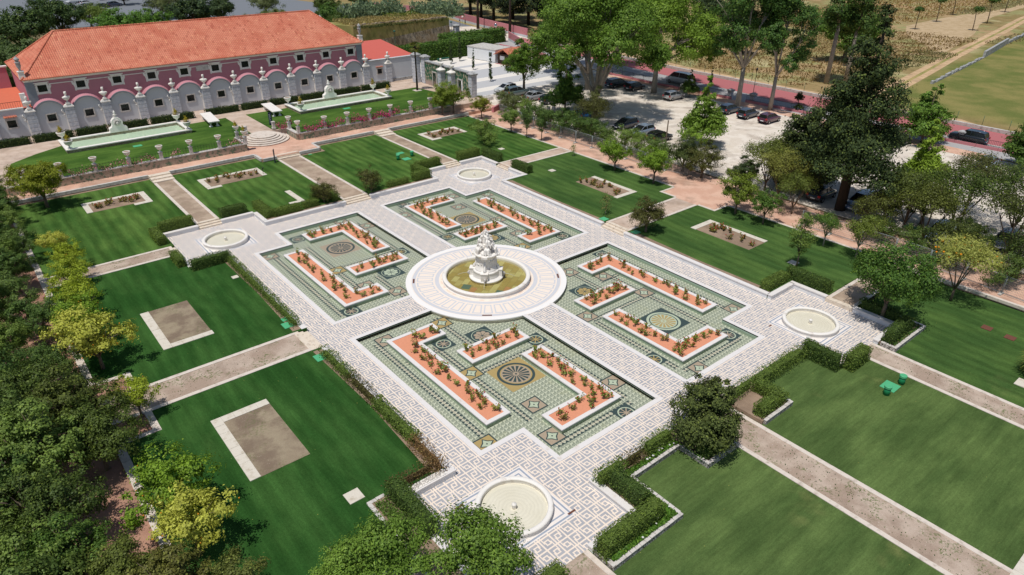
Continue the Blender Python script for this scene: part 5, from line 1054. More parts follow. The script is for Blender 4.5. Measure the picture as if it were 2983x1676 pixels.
# climbing flowers over the railing
def climb(x0,x1,y,lab,n,mat,col,hh=.95,seed=1,z=1.9,name='flowering_shrub'):
    rs=np.random.RandomState(seed); t=thing(name,lab,'flowers',((x0+x1)/2,y,z),group='flowering climbers on the terrace railings'); L=x1-x0; C=np.stack([(rs.rand(n)-.5)*L,rs.normal(size=n)*.22,np.abs(rs.normal(size=n))*.45*hh+.1*rs.rand(n)],1); C[:,2]+=.25*np.sin(C[:,0]*1.9+seed)+.25
    C[:,1]-=np.where(rs.rand(n)<.3,.3,0); o=bpy.data.objects.new('foliage',quads_mesh('climber_leaves',C,rs.normal(size=(n,3))+np.array([0,-.3,.9]),.17,mat,rs)); link(o,t); o.color=c4(col); mb=MB()
    for k in range(max(2,int(L/1.2))): x=-L/2+.6+k*1.2; mb.tube([(x,0,-.1),(x+.2,.05,.5),(x-.1,0,.9)],[.04,.03,.015],5)
    mb.build('stems','bark',t)
climb(5.2,12.2,53.7,'magenta bougainvillea over the railing just right of the stairs',1300,'bloom',sR(64,84,40),seed=2); climb(13.4,16.6,53.7,'magenta bougainvillea between the second and third posts right of the stairs',850,'bloom',sR(64,84,40),seed=3); climb(17.2,22.6,53.7,'magenta bougainvillea right of the third post on the right railing',1350,'bloom',sR(64,84,40),seed=4); climb(2.7,5.2,58.0,'bougainvillea behind the posts at the top right of the stairs',520,'bloom',sR(74,84,44),seed=5)
M['bloompink']=leafmat('pink_rose_climber',.2,.4,.6,sR(232,150,166),.3)
climb(-27.5,-16.5,53.4,'pink climbing roses over the left railing',1100,'bloompink',sR(72,88,46),.7,seed=6); climb(-14.6,-13.2,53.4,'pale pink and white roses on the left railing',150,'bloompink',sR(72,88,46),.7,seed=7); climb(-6.9,-4.4,53.4,'sparse pink roses on the railing left of the stairs',200,'bloompink',sR(80,90,56),.5,seed=8); climb(23.5,30.5,53.7,'sparse pink climber on the far right railing',420,'bloompink',sR(76,94,48),.6,seed=9)
# ---------------------------------------------------------------- long pools with wall fountains, marble tables
def pool(x0,x1,y0,y1,lab,fx,lab2,tint):
    t=thing('long_pool',lab,'pool',((x0+x1)/2,(y0+y1)/2,TZ),group='long pools on the terrace'); hx,hy=(x1-x0)/2,(y1-y0)/2; w=.5
    mb=MB(); 
    for a in ((-hx,hx,-hy,-hy+w),(-hx,hx,hy-w,hy),(-hx,-hx+w,-hy+w,hy-w),(hx-w,hx,-hy+w,hy-w)): mb.box(*a,-.2,.42)
    mb.build('wall','rubble',t); mb=MB()
    for a in ((-hx-.08,hx+.08,-hy-.08,-hy+w+.03),(-hx-.08,hx+.08,hy-w-.03,hy+.08),(-hx-.08,-hx+w+.03,-hy+w+.03,hy-w-.03),(hx-w-.03,hx+.08,-hy+w+.03,hy-w-.03)): mb.box(*a,.42,.56)
    mb.build('coping','marble',t); mb=MB(); mb.rect(-hx+w,hx-w,-hy+w,hy-w,.05); mb.build('floor','poolfloor',t); mb=MB(); mb.rect(-hx+w,hx-w,-hy+w,hy-w,.36); mb.build('water','poolwater',t)
    t=thing('wall_fountain',lab2,'fountain',(fx,y1-.2,TZ+.5),group='carved wall fountains'); mb=MB(); pr=[(-1.25,0),(-1.25,.55),(-1.1,.68),(-.85,.8),(-.72,1.15),(-.78,1.3),(-.74,1.65),(-.5,1.95),(-.25,2.08),(.25,2.08),(.5,1.95),(.74,1.65),(.78,1.3),(.72,1.15),(.85,.8),(1.1,.68),(1.25,.55),(1.25,0)]
    mb.add([(x,y,z) for y in (-.38,.38) for x,z in pr],[tuple(range(18)),tuple(range(35,17,-1))]+[(18+i,18+(i+1)%18,(i+1)%18,i) for i in range(18)]); mb.build('back_panel','marble',t)
    mb=MB(); mb.lathe([(.5,0),(.5,.09),(.4,.12),(.3,.09)],20); 
    for k in range(9): a=math.pi*k/8; mb.ball((.36*math.cos(a),.36*math.sin(a),.14),.07,6,4)
    mb.ball((0,-.05,.2),.2,10,8,(1,1.2,1)); mb.ball((0,-.18,.32),.06,6,5); o=mb.build('carved_mask','limestone',t); o.rotation_euler=(math.pi/2,0,0); o.location=(0,-.38,1.38)
    mb=MB(); mb.box(-.3,.3,-.3,.3,2.05,2.2); mb.lathe([(.2,2.2),(.11,2.3),(.13,2.42),(.3,2.5),(.3,2.56),(.12,2.6),(.17,2.78),(.16,2.95),(.02,3.2)],14); mb.build('finial','marble',t)
m=Mat('pale_pool_tiles',rough=.4); x,y,z=m.xyz(m.obj()); j=((x/.62).mod(1.0).lt(.04)).mx((y/1.1+10.0).mod(1.0).lt(.02)); c=m.mix(m.noise(.8,3),sR(206,228,206),sR(222,232,206)); M['poolfloor']=m.col(m.mix(j*.35,c,sR(150,180,165))).m
pool(-25.4,-8.2,65.0,71.4,'long shallow green-tinted pool on the terrace left of the stairs',-17.2,'carved marble wall fountain on the back edge of the left pool','a'); pool(9.8,27.7,65.0,71.5,'long shallow green-tinted pool on the terrace right of the stairs',18.4,'yellowed carved wall fountain on the back edge of the right pool','b')
for x,lab in ((-4.0,'long white marble table on the lawn left of the terrace path'),(6.5,'long white marble table on the lawn behind the navy sign')):
    t=thing('marble_table',lab,'table',(x,69.2,TZ+.02),-.10 if x<0 else -.10,'marble tables on the terrace'); mb=MB(); mb.box(-.85,.85,-3.3,3.3,.82,.94); mb.box(-.78,.78,-3.22,3.22,.76,.82); mb.build('table_top','marble',t)
    for y in (-2.7,2.7):
        for sx in (-1,1): mb=MB(); mb.lathe([(.3,0),(.3,.08),(.16,.16),(.13,.4),(.18,.62),(.26,.76)],10,c=(sx*.5,y,0)); mb.build('leg','marble',t)
# signs
t=thing('sign_pylon','tall navy information pylon on the lawn in front of the right marble table','sign',(3.2,61.6,TZ),RAD(-10)); mb=MB(); mb.box(-.26,.26,-.06,.06,-.05,2.05); mb.build('panel','navy',t); mb=MB()
for k in range(9): mb.box(-.18,-.18+rnd.uniform(.12,.3),-.068,-.061,1.75-k*.17,1.80-k*.17)
mb.build('lettering','letters',t)
t=thing('sign_pylon','narrow navy sign pylon on the lawn by the middle steps','sign',(-2.45,46.9,LZ),RAD(60)); mb=MB(); mb.box(-.28,.28,-.05,.05,-.05,1.9); mb.build('panel','navy',t); mb=MB(); mb.box(-.2,.1,-.058,-.051,1.5,1.56); mb.build('lettering','letters',t)
t=thing('garden_spotlight','small black spotlight on a spike in the left rose bed','light',(-5.8,42.9,LZ)); mb=MB(); mb.tube([(0,0,0),(0,0,.75)],.03,6); mb.build('spike','iron',t); mb=MB(); mb.tube([(-.05,0,.72),(.12,.05,.95)],[.05,.1],8); mb.build('lamp_head','iron',t)
# covers, lids and green pipes in the lawns
def slab(x0,x1,y0,y1,z,lab,mat,name,cat,grp=None,rz=0,h=.05):
    o=MB().box(x0,x1,y0,y1,z-.05,z+h,rz).build(name,mat); tag(o,lab,cat,grp)
GR='green irrigation box lids in the lawns'
for a in ((13.3,14.4,38.9,39.7,LZ,'small green lid on the lawn between two green tubes'),(12.6,13.7,35.8,36.9,LZ,'larger green lid on the lawn between two green tubes'),(-19.85,-18.95,2.75,3.75,LZ,'pair-side green lid left of the left steps, far side'),(-19.85,-18.95,-3.65,-2.65,LZ,'green lid just below the left steps'),(19.0,19.9,2.0,2.9,LZ,'green lid on the lawn by the right steps'),(19.0,19.9,-2.9,-2.1,LZ,'green lid shaded by the round bush at the right steps'),(17.2,18.5,63.3,64.1,TZ+.02,'green lid on the terrace lawn in front of the right pool'),(-17.3,-16.1,62.3,63.2,TZ+.02,'green lid on the terrace lawn in front of the left pool'),(2.8,3.3,47.0,47.3,LZ,'tiny green lid beside the middle steps')): slab(*a[:5],a[5],'greenlid','valve_box_lid','lid',GR)
slab(12.85,14.1,-34.6,-33.5,0,'big green lid between two tubes on the lower right lawn','greenlid','valve_box_lid','lid',GR)
slab(-19.5,-18.9,4.0,4.6,LZ,'weathered pale green lid above the left steps','greenlid','valve_box_lid','lid',GR)
for x,y,z,l in ((12.0,36.8,LZ,'green vent tube on the far lawn, left of the lids'),(14.5,37.0,LZ,'green vent tube on the far lawn, right of the lids'),(12.25,-34.3,0,'green vent tube in front of the big green lid'),(14.55,-34.4,0,'green vent tube behind the big green lid by the path')):
    t=thing('vent_tube',l,'tube',(x,y,z),group='green vent tubes'); mb=MB(); mb.lathe([(.24,-.05),(.24,.62)],18,smooth=True); mb.build('pipe','greendark',t); mb=MB(); mb.lathe([(.28,.62),(.28,.78),(.25,.8)],18,smooth=False); mb.build('cap','greenlid',t)
for x,y,s,l in ((26.4,19.2,.42,'white square cover slab on the right lawn near its far corner'),(27.1,31.5,.4,'white square cover slab on the far right lawn'),(-24.5,-18.45,.5,'white square cover slab on the dark left lawn near the block edging'),(-19.75,15.1,.3,'small pale cover slab beside the lumpy hedge'),(26.4,-18.0,.45,'white cover slab behind the thin orange tree'),(22.0,-40.6,.6,'pale cover slab at the right edge')):
    slab(x-s,x+s,y-s,y+s,LZ if y>-30 else 0,l,'paleslab','cover_slab','slab','square cover slabs',0)
slab(28.5,29.3,-35.9,-35.1,0,'rusty brown cover on the right lawn, left one','grate','metal_cover','cover','brown covers'); slab(28.3,29.1,-37.8,-37.0,0,'rusty brown cover on the right lawn, right one','grate','metal_cover','cover','brown covers')
t=thing('pebble_trough','long trough of white pebbles on the wall left of the nearest basin','trough',(-20.2,-20.3,.5)); mb=MB(); mb.box(-1.9,1.3,-.2,.3,0,.05); mb.build('tray','marble',t); q=random.Random(3); mb=MB()
for _ in range(160): mb.ball((q.uniform(-1.8,1.2),q.uniform(-.15,.25),.07),q.uniform(.03,.06),5,3)
o=mb.build('pebbles','limestone',t); o['kind']='stuff'
# ---------------------------------------------------------------- trees
q=random.Random(21)
species('citrus',rb(q,8,1.9,1.3,3.9),6600,0.144,1.1,.10,31,fruit=14,clump=0.19,per=90,inner=0.06)
species('citrusb',rb(q,8,2.0,1.2,3.6),7260,0.144,.9,.10,32,fruit=20,clump=0.19,per=90,inner=0.06)
species('dense',rb(q,8,3.4,1.6,7.0),18000,0.195,1.8,.22,33,clump=0.15,per=115,inner=0.06)
species('denseb',rb(q,9,3.8,1.4,6.4),19000,0.195,1.6,.22,34,clump=0.15,per=115,inner=0.06)
species('densec',rb(q,7,3.0,2.0,7.6),16400,0.195,2.0,.2,35,clump=0.15,per=115,inner=0.06)
species('loose',rb(q,6,2.2,2.4,5.4),4560,0.162,1.5,.10,36,bark='palebark',clump=0.26,per=40,inner=0.1)
species('looseb',rb(q,7,2.6,2.0,5.0),5700,0.162,1.2,.12,37,clump=0.25,per=50,inner=0.1)
def cone(h0,h1,R,n,q,j=.3):
    out=[]
    for i in range(n):
        u=i/(n-1); z=h0+(h1-h0)*u; r=R*(1-u*.88)*(.75+.4*q.random()); k=max(1,int(5*(1-u))+1)
        for m in range(k):
            a=2*math.pi*m/k+q.uniform(0,2); f=0 if k==1 else r*.62; out.append((f*math.cos(a),f*math.sin(a),z+q.uniform(-j,j),r*.55+.15,r*.55+.15,max(.5,(h1-h0)/n*.8)))
    return out
species('maple',cone(2.3,9.6,3.1,7,q),11200,0.306,9.0,.13,38,bark='bark',central=True,clump=0.22,per=70,inner=0.15)
species('mapleb',cone(1.8,8.8,3.5,7,q),11840,0.306,8.2,.13,39,central=True,clump=0.22,per=70,inner=0.15)
CY=cone(6.6,24.5,5.6,11,q,.8)+[(-6,3,6.5,2.4,2.4,1.2),(5.5,-4,7.5,2.6,2.6,1.2),(-5,-3,5.5,2.2,2.2,1.1),(6.5,1,11,1.6,1.6,.9)]
species('cypress',[b for b in CY if not(b[2]<7 and abs(b[0])<1)],60000,0.264,22.5,.5,40,'needle','darkbark',up=.3,central=True,clump=0.22,per=90,inner=0.12)
species('thincypress',[(0,0,.9+.55*i,.36*(1-.07*i),.36*(1-.07*i),.5) for i in range(10)],1500,.2,5.2,.05,41,'needle',clump=.3,up=.9,central=True)
species('plane',[(0,0,20,5,5,4),(-6,3,17,4.5,4.5,3.6),(6,-3,16,4.5,4.5,3.6),(3,6,18,4.6,4.6,3.6),(-3,-6,15.5,4.4,4.4,3.4),(-7,-4,13.5,3.6,3.6,2.8),(-4,7,12.5,3.8,3.8,3),(4,-8,11.5,3.6,3.6,2.8),(8,3,12,3.6,3.6,3),(-9.5,3,12,2.6,2.6,2.2),(-1,3.,24,4,4,3.2),(2,-9.5,10.6,2.2,2.2,1.8),(9,6,10,2.4,2.4,1.8)],63000,0.357,3.6,.62,42,bark='palebark',clump=0.17,per=120,inner=0.06)
species('planeb',[(0,0,16,4.8,4.8,3.6),(-6,3,14,4.3,4.3,3.2),(5,-5,14,4.4,4.4,3.2),(-2,-8,11,3.8,3.8,3),(4,5,13,4,4,3),(-7,-3,9.6,3.2,3.2,2.4),(6.5,-9,8.6,2.8,2.8,2.2),(1,-11,7.5,2.2,2.2,2.2)],45000,0.357,5.2,.5,43,bark='palebark',clump=0.17,per=120,inner=0.06)
species('tallplane',[(0,0,22,3.6,3.6,4.5),(3,-3,18,3.2,3.2,3),(-3.4,2.5,18,3.2,3.2,3.2),(-4,0,13,2.6,2.6,2.4),(3.5,3,14.5,2.6,2.6,2.6),(0,-4,13,2.4,2.4,2.2),(-1,4,10.5,2,2,1.8)],26600,0.34,7,.42,44,bark='palebark',clump=0.17,per=120,inner=0.06)
species('poplar',[(0,0,18,2.8,2.8,5),(1.5,-1.5,12,2.2,2.2,3),(-1.6,1,13,2.2,2.2,3)],11900,0.357,11,.4,45,bark='palebark',clump=0.18,per=110,inner=0.06)
species('round',rb(q,8,4.2,1.5,7.2),15200,0.288,1.4,.3,46,clump=0.16,per=110,inner=0.06)
species('olive',rb(q,6,3.8,1.2,5.2),8800,0.272,1.2,.25,47,clump=0.2,per=80,inner=0.06)
species('darkpine',rb(q,9,5.6,4,15),14699,0.495,8,.4,48,'needle','darkbark',clump=0.2,per=90,inner=0.06)
species('umbrella',[(0,0,6.2,1.5,1.5,.55),(.5,.3,6.5,1,1,.45),(-.5,-.2,6.4,1,1,.4)],700,.42,5.8,.12,49,'needle',clump=.3,lean=(.5,.2))
species('camellia',rb(q,7,2.15,.7,4.3,(.4,.6)),11000,0.128,.6,.14,50,clump=0.18,per=90,inner=0.06)
species('bushy',rb(q,6,1.7,.1,3.1,(.4,.6)),6500,0.119,.3,.08,51,clump=0.2,per=80,inner=0.06)
species('thinbush',[(0,0,1.4,.55,.55,.9),(.25,.1,2.1,.4,.4,.6),(-.3,0,1.0,.4,.4,.5)],420,.15,.5,.04,52,clump=.4,per=8,bark='palebark')
species('slim',[(0,0,2.6,.8,.8,.9),(.5,.2,3.6,.8,.8,.9),(-.5,-.1,3.3,.75,.75,.8),(.1,-.4,4.6,.7,.7,.8),(0,.2,5.4,.45,.45,.6),(.7,-.3,2.4,.5,.5,.5)],3910,0.145,1.3,.08,53,clump=0.26,per=50,inner=0.06)
species('conifer',[(0,0,1.6,2.3,2.1,1.5),(1.1,.6,2.2,1.4,1.4,1.3),(-1.1,-.5,2.3,1.4,1.4,1.3),(.6,.3,3.0,1.3,1.3,1.4),(-.5,.3,3.4,1.15,1.15,1.4),(.1,-.6,3.8,1.0,1.0,1.5),(.2,.4,4.9,.75,.75,1.1),(-.5,-.5,4.4,.7,.7,1.0)],20000,0.17,.6,.15,54,'needle','darkbark',clump=.15,per=110,inner=.06,shell=.82)
species('broad',rb(q,9,4.5,2.0,7.8,(.3,.45)),18240,0.216,1.7,.2,55,clump=0.18,per=110,inner=0.06)
species('neartree',[(0,0,5.0,1.3,1.3,1.1),(-1.2,.8,4.4,1.0,1.0,.9),(1.2,-.5,4.5,1.05,1.05,.9),(.4,1.3,4.1,.9,.9,.8),(-.9,-1.1,3.9,1.0,1.0,.8),(1.5,.9,3.5,.85,.85,.7),(-1.8,-.1,3.5,.8,.8,.7),(.2,-1.7,3.6,.9,.9,.7),(.1,.1,3.8,1.5,1.5,1.0)],13680,0.15,1.6,.09,56,bark='palebark',clump=0.22,per=70,inner=0.06)
species('wispy',[(0,0,5.4,1.9,1.9,.9),(1.8,.5,5.0,1.5,1.5,.8),(-1.7,-.4,4.9,1.6,1.6,.8),(.3,-1.8,4.6,1.5,1.5,.8),(-.4,1.8,4.5,1.4,1.4,.8)],7140,0.16,1.0,.12,57,bark='bark',clump=0.24,per=44,inner=0.1)
YG,YG2,YL=sR(156,172,50),sR(122,154,46),sR(192,194,84); DG,DG2,DG3=sR(88,116,56),sR(102,126,62),sR(118,142,66); MG=sR(92,124,50); BG=sR(100,134,56); BR=sR(84,84,44); OG=sR(108,118,74)
T=tree; g='citrus trees along the left path'
for i,(k,x,y,s,c,l) in enumerate([('citrusb',-33.4,6.2,1.35,YL,'golden orange tree beside the bare square bed on the dark lawn'),('citrus',-33.6,11.0,1.15,YG2,'yellow-green orange tree just behind the golden one at the left lawn'),('citrusb',-33.5,15.0,1.05,YG,'yellow-green orange tree, middle of the left row'),('citrus',-32.9,19.0,.95,YG,'yellow orange tree in the left row, next to the middle of it'),('citrusb',-32.3,22.9,.85,YG,'yellow orange tree just before the left gravel path'),('citrus',-32.0,27.0,.8,YG,'small yellow orange tree just past the left gravel path'),('citrusb',-32.2,31.6,.75,YL,'small golden orange tree, farthest of the left row'),
  ('citrus',-32.6,-2.0,.85,YG,'small yellow orange tree at the left end of the gravel path'),('citrusb',-33.8,-13.6,1.2,YG2,'green-yellow orange tree at the lower left beside the shaded path'),('citrus',-33.3,-16.9,1.15,YL,'golden orange tree nearest the camera at the lower left'),('denseb',-30.9,47.6,.86,sR(134,142,38),'big rounded yellow-green shrub below the left terrace wall')]):
    T(k,'orange_tree' if 'citrus' in k else 'round_tree',l,'tree',(x,y,LZ-.05),s,i*1.3,c,g if 'citrus' in k else None,fruit='citrus' in k)
g='dark trees of the grove on the left edge'
LT=[(-35.6,44,.62,DG,'denseb'),(-38.5,40,.75,DG2,'dense'),(-37.5,34.5,.72,DG,'densec'),(-41,31,.9,DG,'dense'),(-38.4,27.5,.75,DG3,'denseb'),(-40.5,22,.85,DG,'densec'),(-38.3,17,.72,DG2,'dense'),(-42,13.5,.95,DG,'denseb'),(-39,9.5,.68,DG3,'densec'),(-41.5,4.5,.85,DG,'dense'),(-38.6,1.0,.78,sR(88,108,48),'denseb'),(-36.3,-2.9,.82,sR(92,104,48),'densec'),(-40.5,-2.5,.85,DG2,'dense'),(-35.7,-6.2,.72,sR(88,106,46),'denseb'),(-38.7,-6.8,.9,DG3,'densec'),(-42,-8,.9,DG,'dense'),(-39.3,-11.2,.75,sR(80,100,46),'dense'),(-41.8,-14.5,.8,DG3,'denseb'),(-38.8,-15.6,.68,sR(86,116,48),'densec'),(-40.5,-18.5,.75,sR(92,112,50),'dense'),(-37.2,-18.7,.62,sR(104,116,52),'denseb'),(-35.2,-20.8,.66,sR(112,112,54),'densec'),(-38.2,-22,.7,sR(100,108,50),'dense'),(-33.6,-22.6,.6,sR(108,116,56),'denseb'),(-43,-19,.9,DG2,'dense'),(-37,49,.8,DG,'dense'),(-41,44,1,DG,'denseb'),(-40,52,.9,DG,'densec')]
LT+=[(-36.2,37.5,.6,DG3,'dense'),(-36.0,31.0,.6,DG2,'denseb'),(-36.6,24.6,.62,DG,'densec'),(-36.4,13.2,.62,DG,'dense'),(-36.6,6.0,.55,DG,'denseb')]
for i,(x,y,s,c,k) in enumerate(LT): T(k,'round_tree','dark green round tree in the thick grove along the left edge','tree',(x,y,.38),s,i*1.7,c,g)
g='small trees along the right path'
for i,(k,x,y,s,c,l) in enumerate([('citrusb',33.4,13.8,1.12,YG2,'small round orange tree on the right lawn edge, behind the far rose bed'),('citrus',33.6,6.9,1.25,YG2,'small orange tree on the right lawn edge beside the pink path corner'),('citrusb',33.1,-6.3,1.3,sR(116,134,46),'orange tree at the pink path corner past the right steps'),('citrus',32.9,-10.2,1.05,MG,'small green tree with bare trunk behind the near right rose bed'),
  ('slim',25.8,-18.7,1.0,DG3,'slim leafy orange tree rising from the hedge left of the right-hand basin'),('loose',32.7,-17.8,.72,MG,'small thin tree with crooked trunk on the right lawn edge'),('loose',32.6,-21.5,.88,sR(110,124,50),'crooked thin tree with sparse yellow-green crown by the mesh fence'),('citrus',34.1,37.7,1.02,DG3,'dark spreading orange tree on the far right lawn edge'),('slim',34.1,33.7,.9,DG,'dark narrow tree on the far right lawn edge, left of the pair'),('slim',34.8,30.9,.95,DG,'dark narrow tree on the far right lawn edge, right of the pair'),
  ('citrus',35.5,47.6,1.0,sR(132,136,42),'small yellowish round tree by the corner of the pink path'),('bushy',26.3,34.8,1.35,DG3,'lone shrub tree on the far right lawn by the white slab'),('citrusb',32.6,52.0,1.45,sR(126,144,52),'large yellow-green shrub at the right end of the terrace wall'),('citrus',30.6,52.6,1.1,sR(126,144,52),'low yellow-green shrub left of the large one by the terrace wall')]):
    T(k,'garden_tree',l,'tree',(x,y,LZ if y<51 else .9),s,i*2.1,c,g,fruit=False)
T('broad','broad_tree','big spreading green tree right of the right-hand basin','tree',(22.9,-28.9,.2),.95,.4,sR(84,118,48))
T('wispy','lemon_tree','sparse pale-yellow lemon tree with bright fruit near the right edge','tree',(31.6,-31.4,LZ-.2),.98,.9,sR(168,172,88))
mb=MB(); q=random.Random(5)
for _ in range(34): a=q.uniform(0,6.28); r=q.uniform(.5,2.9); mb.ball((r*math.cos(a),r*math.sin(a),4.9+q.uniform(-.7,.7)),.10,6,4)
for o in COL.objects:
    if o.name.startswith('lemon_tree'): mb.build('fruit','fruit',o)['kind']='stuff'
T('camellia','round_tree','round dark camellia tree on the right lawn beside the right steps','tree',(20.5,-3.1,LZ),1.0,.7,sR(88,88,46))
T('bushy','tall_shrub','twiggy shrub on the long white wall right of the middle steps','shrub',(2.6,27.9,LZ),1.08,.3,sR(90,92,48)); T('bushy','tall_shrub','twiggy shrub inside the hedge square left of the middle steps','shrub',(-3.9,28.1,LZ),.98,1.3,sR(96,96,50))
T('thinbush','thin_shrub','thin sparse shrub on the right lawn near the rose bed','shrub',(20.7,3.4,LZ),1.0,.2,sR(112,112,64)); T('thinbush','thin_shrub','tiny leafy sapling at the corner of the right lawn','shrub',(33.4,22.2,LZ),.7,.2,MG)
T('conifer','bushy_conifer','big dark bushy conifer in the hedge square left of the lower gravel path','tree',(-3.4,-28.9,.3),1.0,.9,sR(84,96,50))
T('neartree','young_tree','leafy young tree at the bottom edge, left of the nearest basin','tree',(-26.3,-26.1,.2),.93,.3,sR(114,146,58)); T('neartree','young_tree','leafy young tree at the bottom edge, overlapping the nearest basin','tree',(-23.0,-29.3,.2),1.06,2.2,sR(110,140,56)); T('neartree','young_tree','low part of a young tree cut by the bottom edge between two others','tree',(-28.0,-25.2,.2),.74,4.1,sR(126,158,64))
# car park trees
T('plane','plane_tree','huge plane tree with forked trunk in the middle of the car park','tree',(50.3,34.5,CZ),1.0,.5,sR(104,136,50)); T('planeb','plane_tree','large plane tree with light green crown by the car park railing','tree',(74.2,41.3,CZ),1.05,1.1,sR(122,152,54))
T('tallplane','plane_tree','tall dark plane tree with spreading limbs beside the railing','tree',(76.4,23.2,CZ),1.05,.2,sR(78,112,50)); T('tallplane','plane_tree','tall leaning plane tree with smooth pale trunk by the railing','tree',(80.3,18.8,CZ),.86,2.4,sR(76,110,50))
T('plane','plane_tree','plane tree behind the huge one at the far side of the car park','tree',(66,52,CZ),.86,2.0,sR(104,136,50)); T('planeb','plane_tree','plane tree behind the car park toward the pink wall','tree',(80,62,CZ),1.1,4.0,sR(80,110,44))
T('densec','young_tree','young leafy tree behind the white and grey parked cars','tree',(53.2,57.0,CZ),1.35,.3,sR(98,132,46)); T('maple','young_tree','young dark leafy tree in front of the huge plane tree','tree',(49.3,40.9,CZ),1.12,1.9,sR(88,120,46)); T('maple','young_tree','bright green conical young tree standing alone in the car park','tree',(51.9,13.0,CZ),1.12,3.0,sR(120,150,56)); T('mapleb','young_tree','bright green conical young tree beside the railing near the black hatchback','tree',(80.8,-7.8,CZ),1.1,1.0,sR(104,138,54)); T('maple','young_tree','bright yellow-green young tree in the near part of the car park','tree',(57.5,-17.0,CZ),1.0,2.0,sR(136,164,54)); T('mapleb','young_tree','dark green conical tree at the right edge by the road','tree',(79.5,-22.9,CZ),1.1,2.6,sR(84,114,46)); T('maple','young_tree','small round-headed tree by the grey cabinet and the railing','tree',(76.9,34.6,CZ),.55,.5,sR(84,112,46))
T('cypress','cypress_tree','huge dark ragged cypress towering over the right side of the garden','tree',(43.8,-13.8,CZ),1.0,.6,sR(62,78,44)); T('conifer','bushy_conifer','dark low spreading conifer left of the huge cypress','tree',(46.8,-6.4,CZ),2.0,.6,sR(66,80,44)); T('darkpine','dark_pine','dark multi-trunk conifer beside the huge cypress','tree',(47.7,-9.0,CZ),.62,1.6,sR(60,66,38))
T('poplar','tall_tree','twin-trunked leafy tree beyond the red walkway, left of the cypress','tree',(110.4,24.3,.5),1.1,.6,sR(74,104,46)); T('poplar','tall_tree','leafy tree just behind the twin-trunked one beyond the red walkway','tree',(113,21.5,.5),1.0,2.0,sR(78,106,48)); T('round','round_tree','broad leafy tree behind the huge cypress, out in the field','tree',(137.5,34.5,.5),1.75,1.4,sR(96,128,52))
T('darkpine','small_conifer','little dark conifer beside the railing left of the cypress','tree',(88.7,18.1,CZ),.15,0,sR(60,60,36))
for i,(x,y,s) in enumerate(((54.8,69.9,1.0),(59.4,91.1,.95),(63.0,92.6,1.15),(59.4,82.2,.8),(87.3,37.2,.72))): T('thincypress','thin_cypress',['slim cypress on the cobbles nearest the parked cars','slim cypress left of the green benches hedge','tall slim cypress in front of the clipped green wall of ivy','slim bent cypress behind the tiled wall','slim cypress between the railing and the red walkway'][i],'tree',(x,y,CZ),s,i,sR(58,76,42),'slim cypresses')
# shrubs behind the mesh fence and scrubby trees right of the garden
g='shrubs behind the mesh fence'
SH=[('bushy',42.5,49.5,1.3,OG,'greyish flowering shrub behind the fence near the ramp'),('bushy',41.9,46,1.3,OG,'loose greyish shrub behind the fence, second from the ramp'),('bushy',40.9,42,1.2,DG3,'green shrub behind the fence in front of the dark hatchback'),('bushy',40.5,38,1.25,DG,'dark shrub behind the fence before the bins'),('bushy',40.3,35,1.25,DG,'dark shrub behind the fence just past the bins'),('bushy',40.4,32,1.4,DG,'dark shrub behind the fence below the plane trunk, left'),('bushy',40.5,28.8,1.4,DG,'dark shrub behind the fence below the plane trunk, middle'),('bushy',40.6,25.7,1.45,DG,'dark shrub behind the fence below the plane trunk, right'),('wispy',42.5,27.5,1.0,BR,'brownish wispy tree climbing in front of the plane trunk'),('slim',45.2,29.3,1.25,sR(112,118,70),'thin sunlit tree right of the plane trunk'),('bushy',40.4,22.3,1.2,DG2,'dark shrub behind the fence left of the silver-blue car'),('bushy',40.6,18.8,1.35,DG3,'mixed shrub behind the fence below the silver-blue car'),('bushy',40.3,15.3,1.25,DG3,'green shrub behind the fence right of the silver-blue car'),('bushy',41.0,12.2,1.3,DG2,'green shrub behind the fence near the wooden pole'),('camellia',40.6,7.6,1.2,sR(78,92,46),'big round shrub behind the fence, left of two'),('camellia',40.4,4.2,1.2,sR(92,94,46),'big round shrub with rusty leaves behind the fence, right of two'),('bushy',38.6,10.2,.9,DG3,'low leafy shrub at the fence foot before the big round shrubs')]
for i,(k,x,y,s,c,l) in enumerate(SH): T(k,'shrub' if k in('bushy','camellia') else 'wispy_tree',l,'shrub' if k in('bushy','camellia') else 'tree',(x,y,.45),s,i*1.9,c,g)
g='scrubby trees between the garden and the car park'
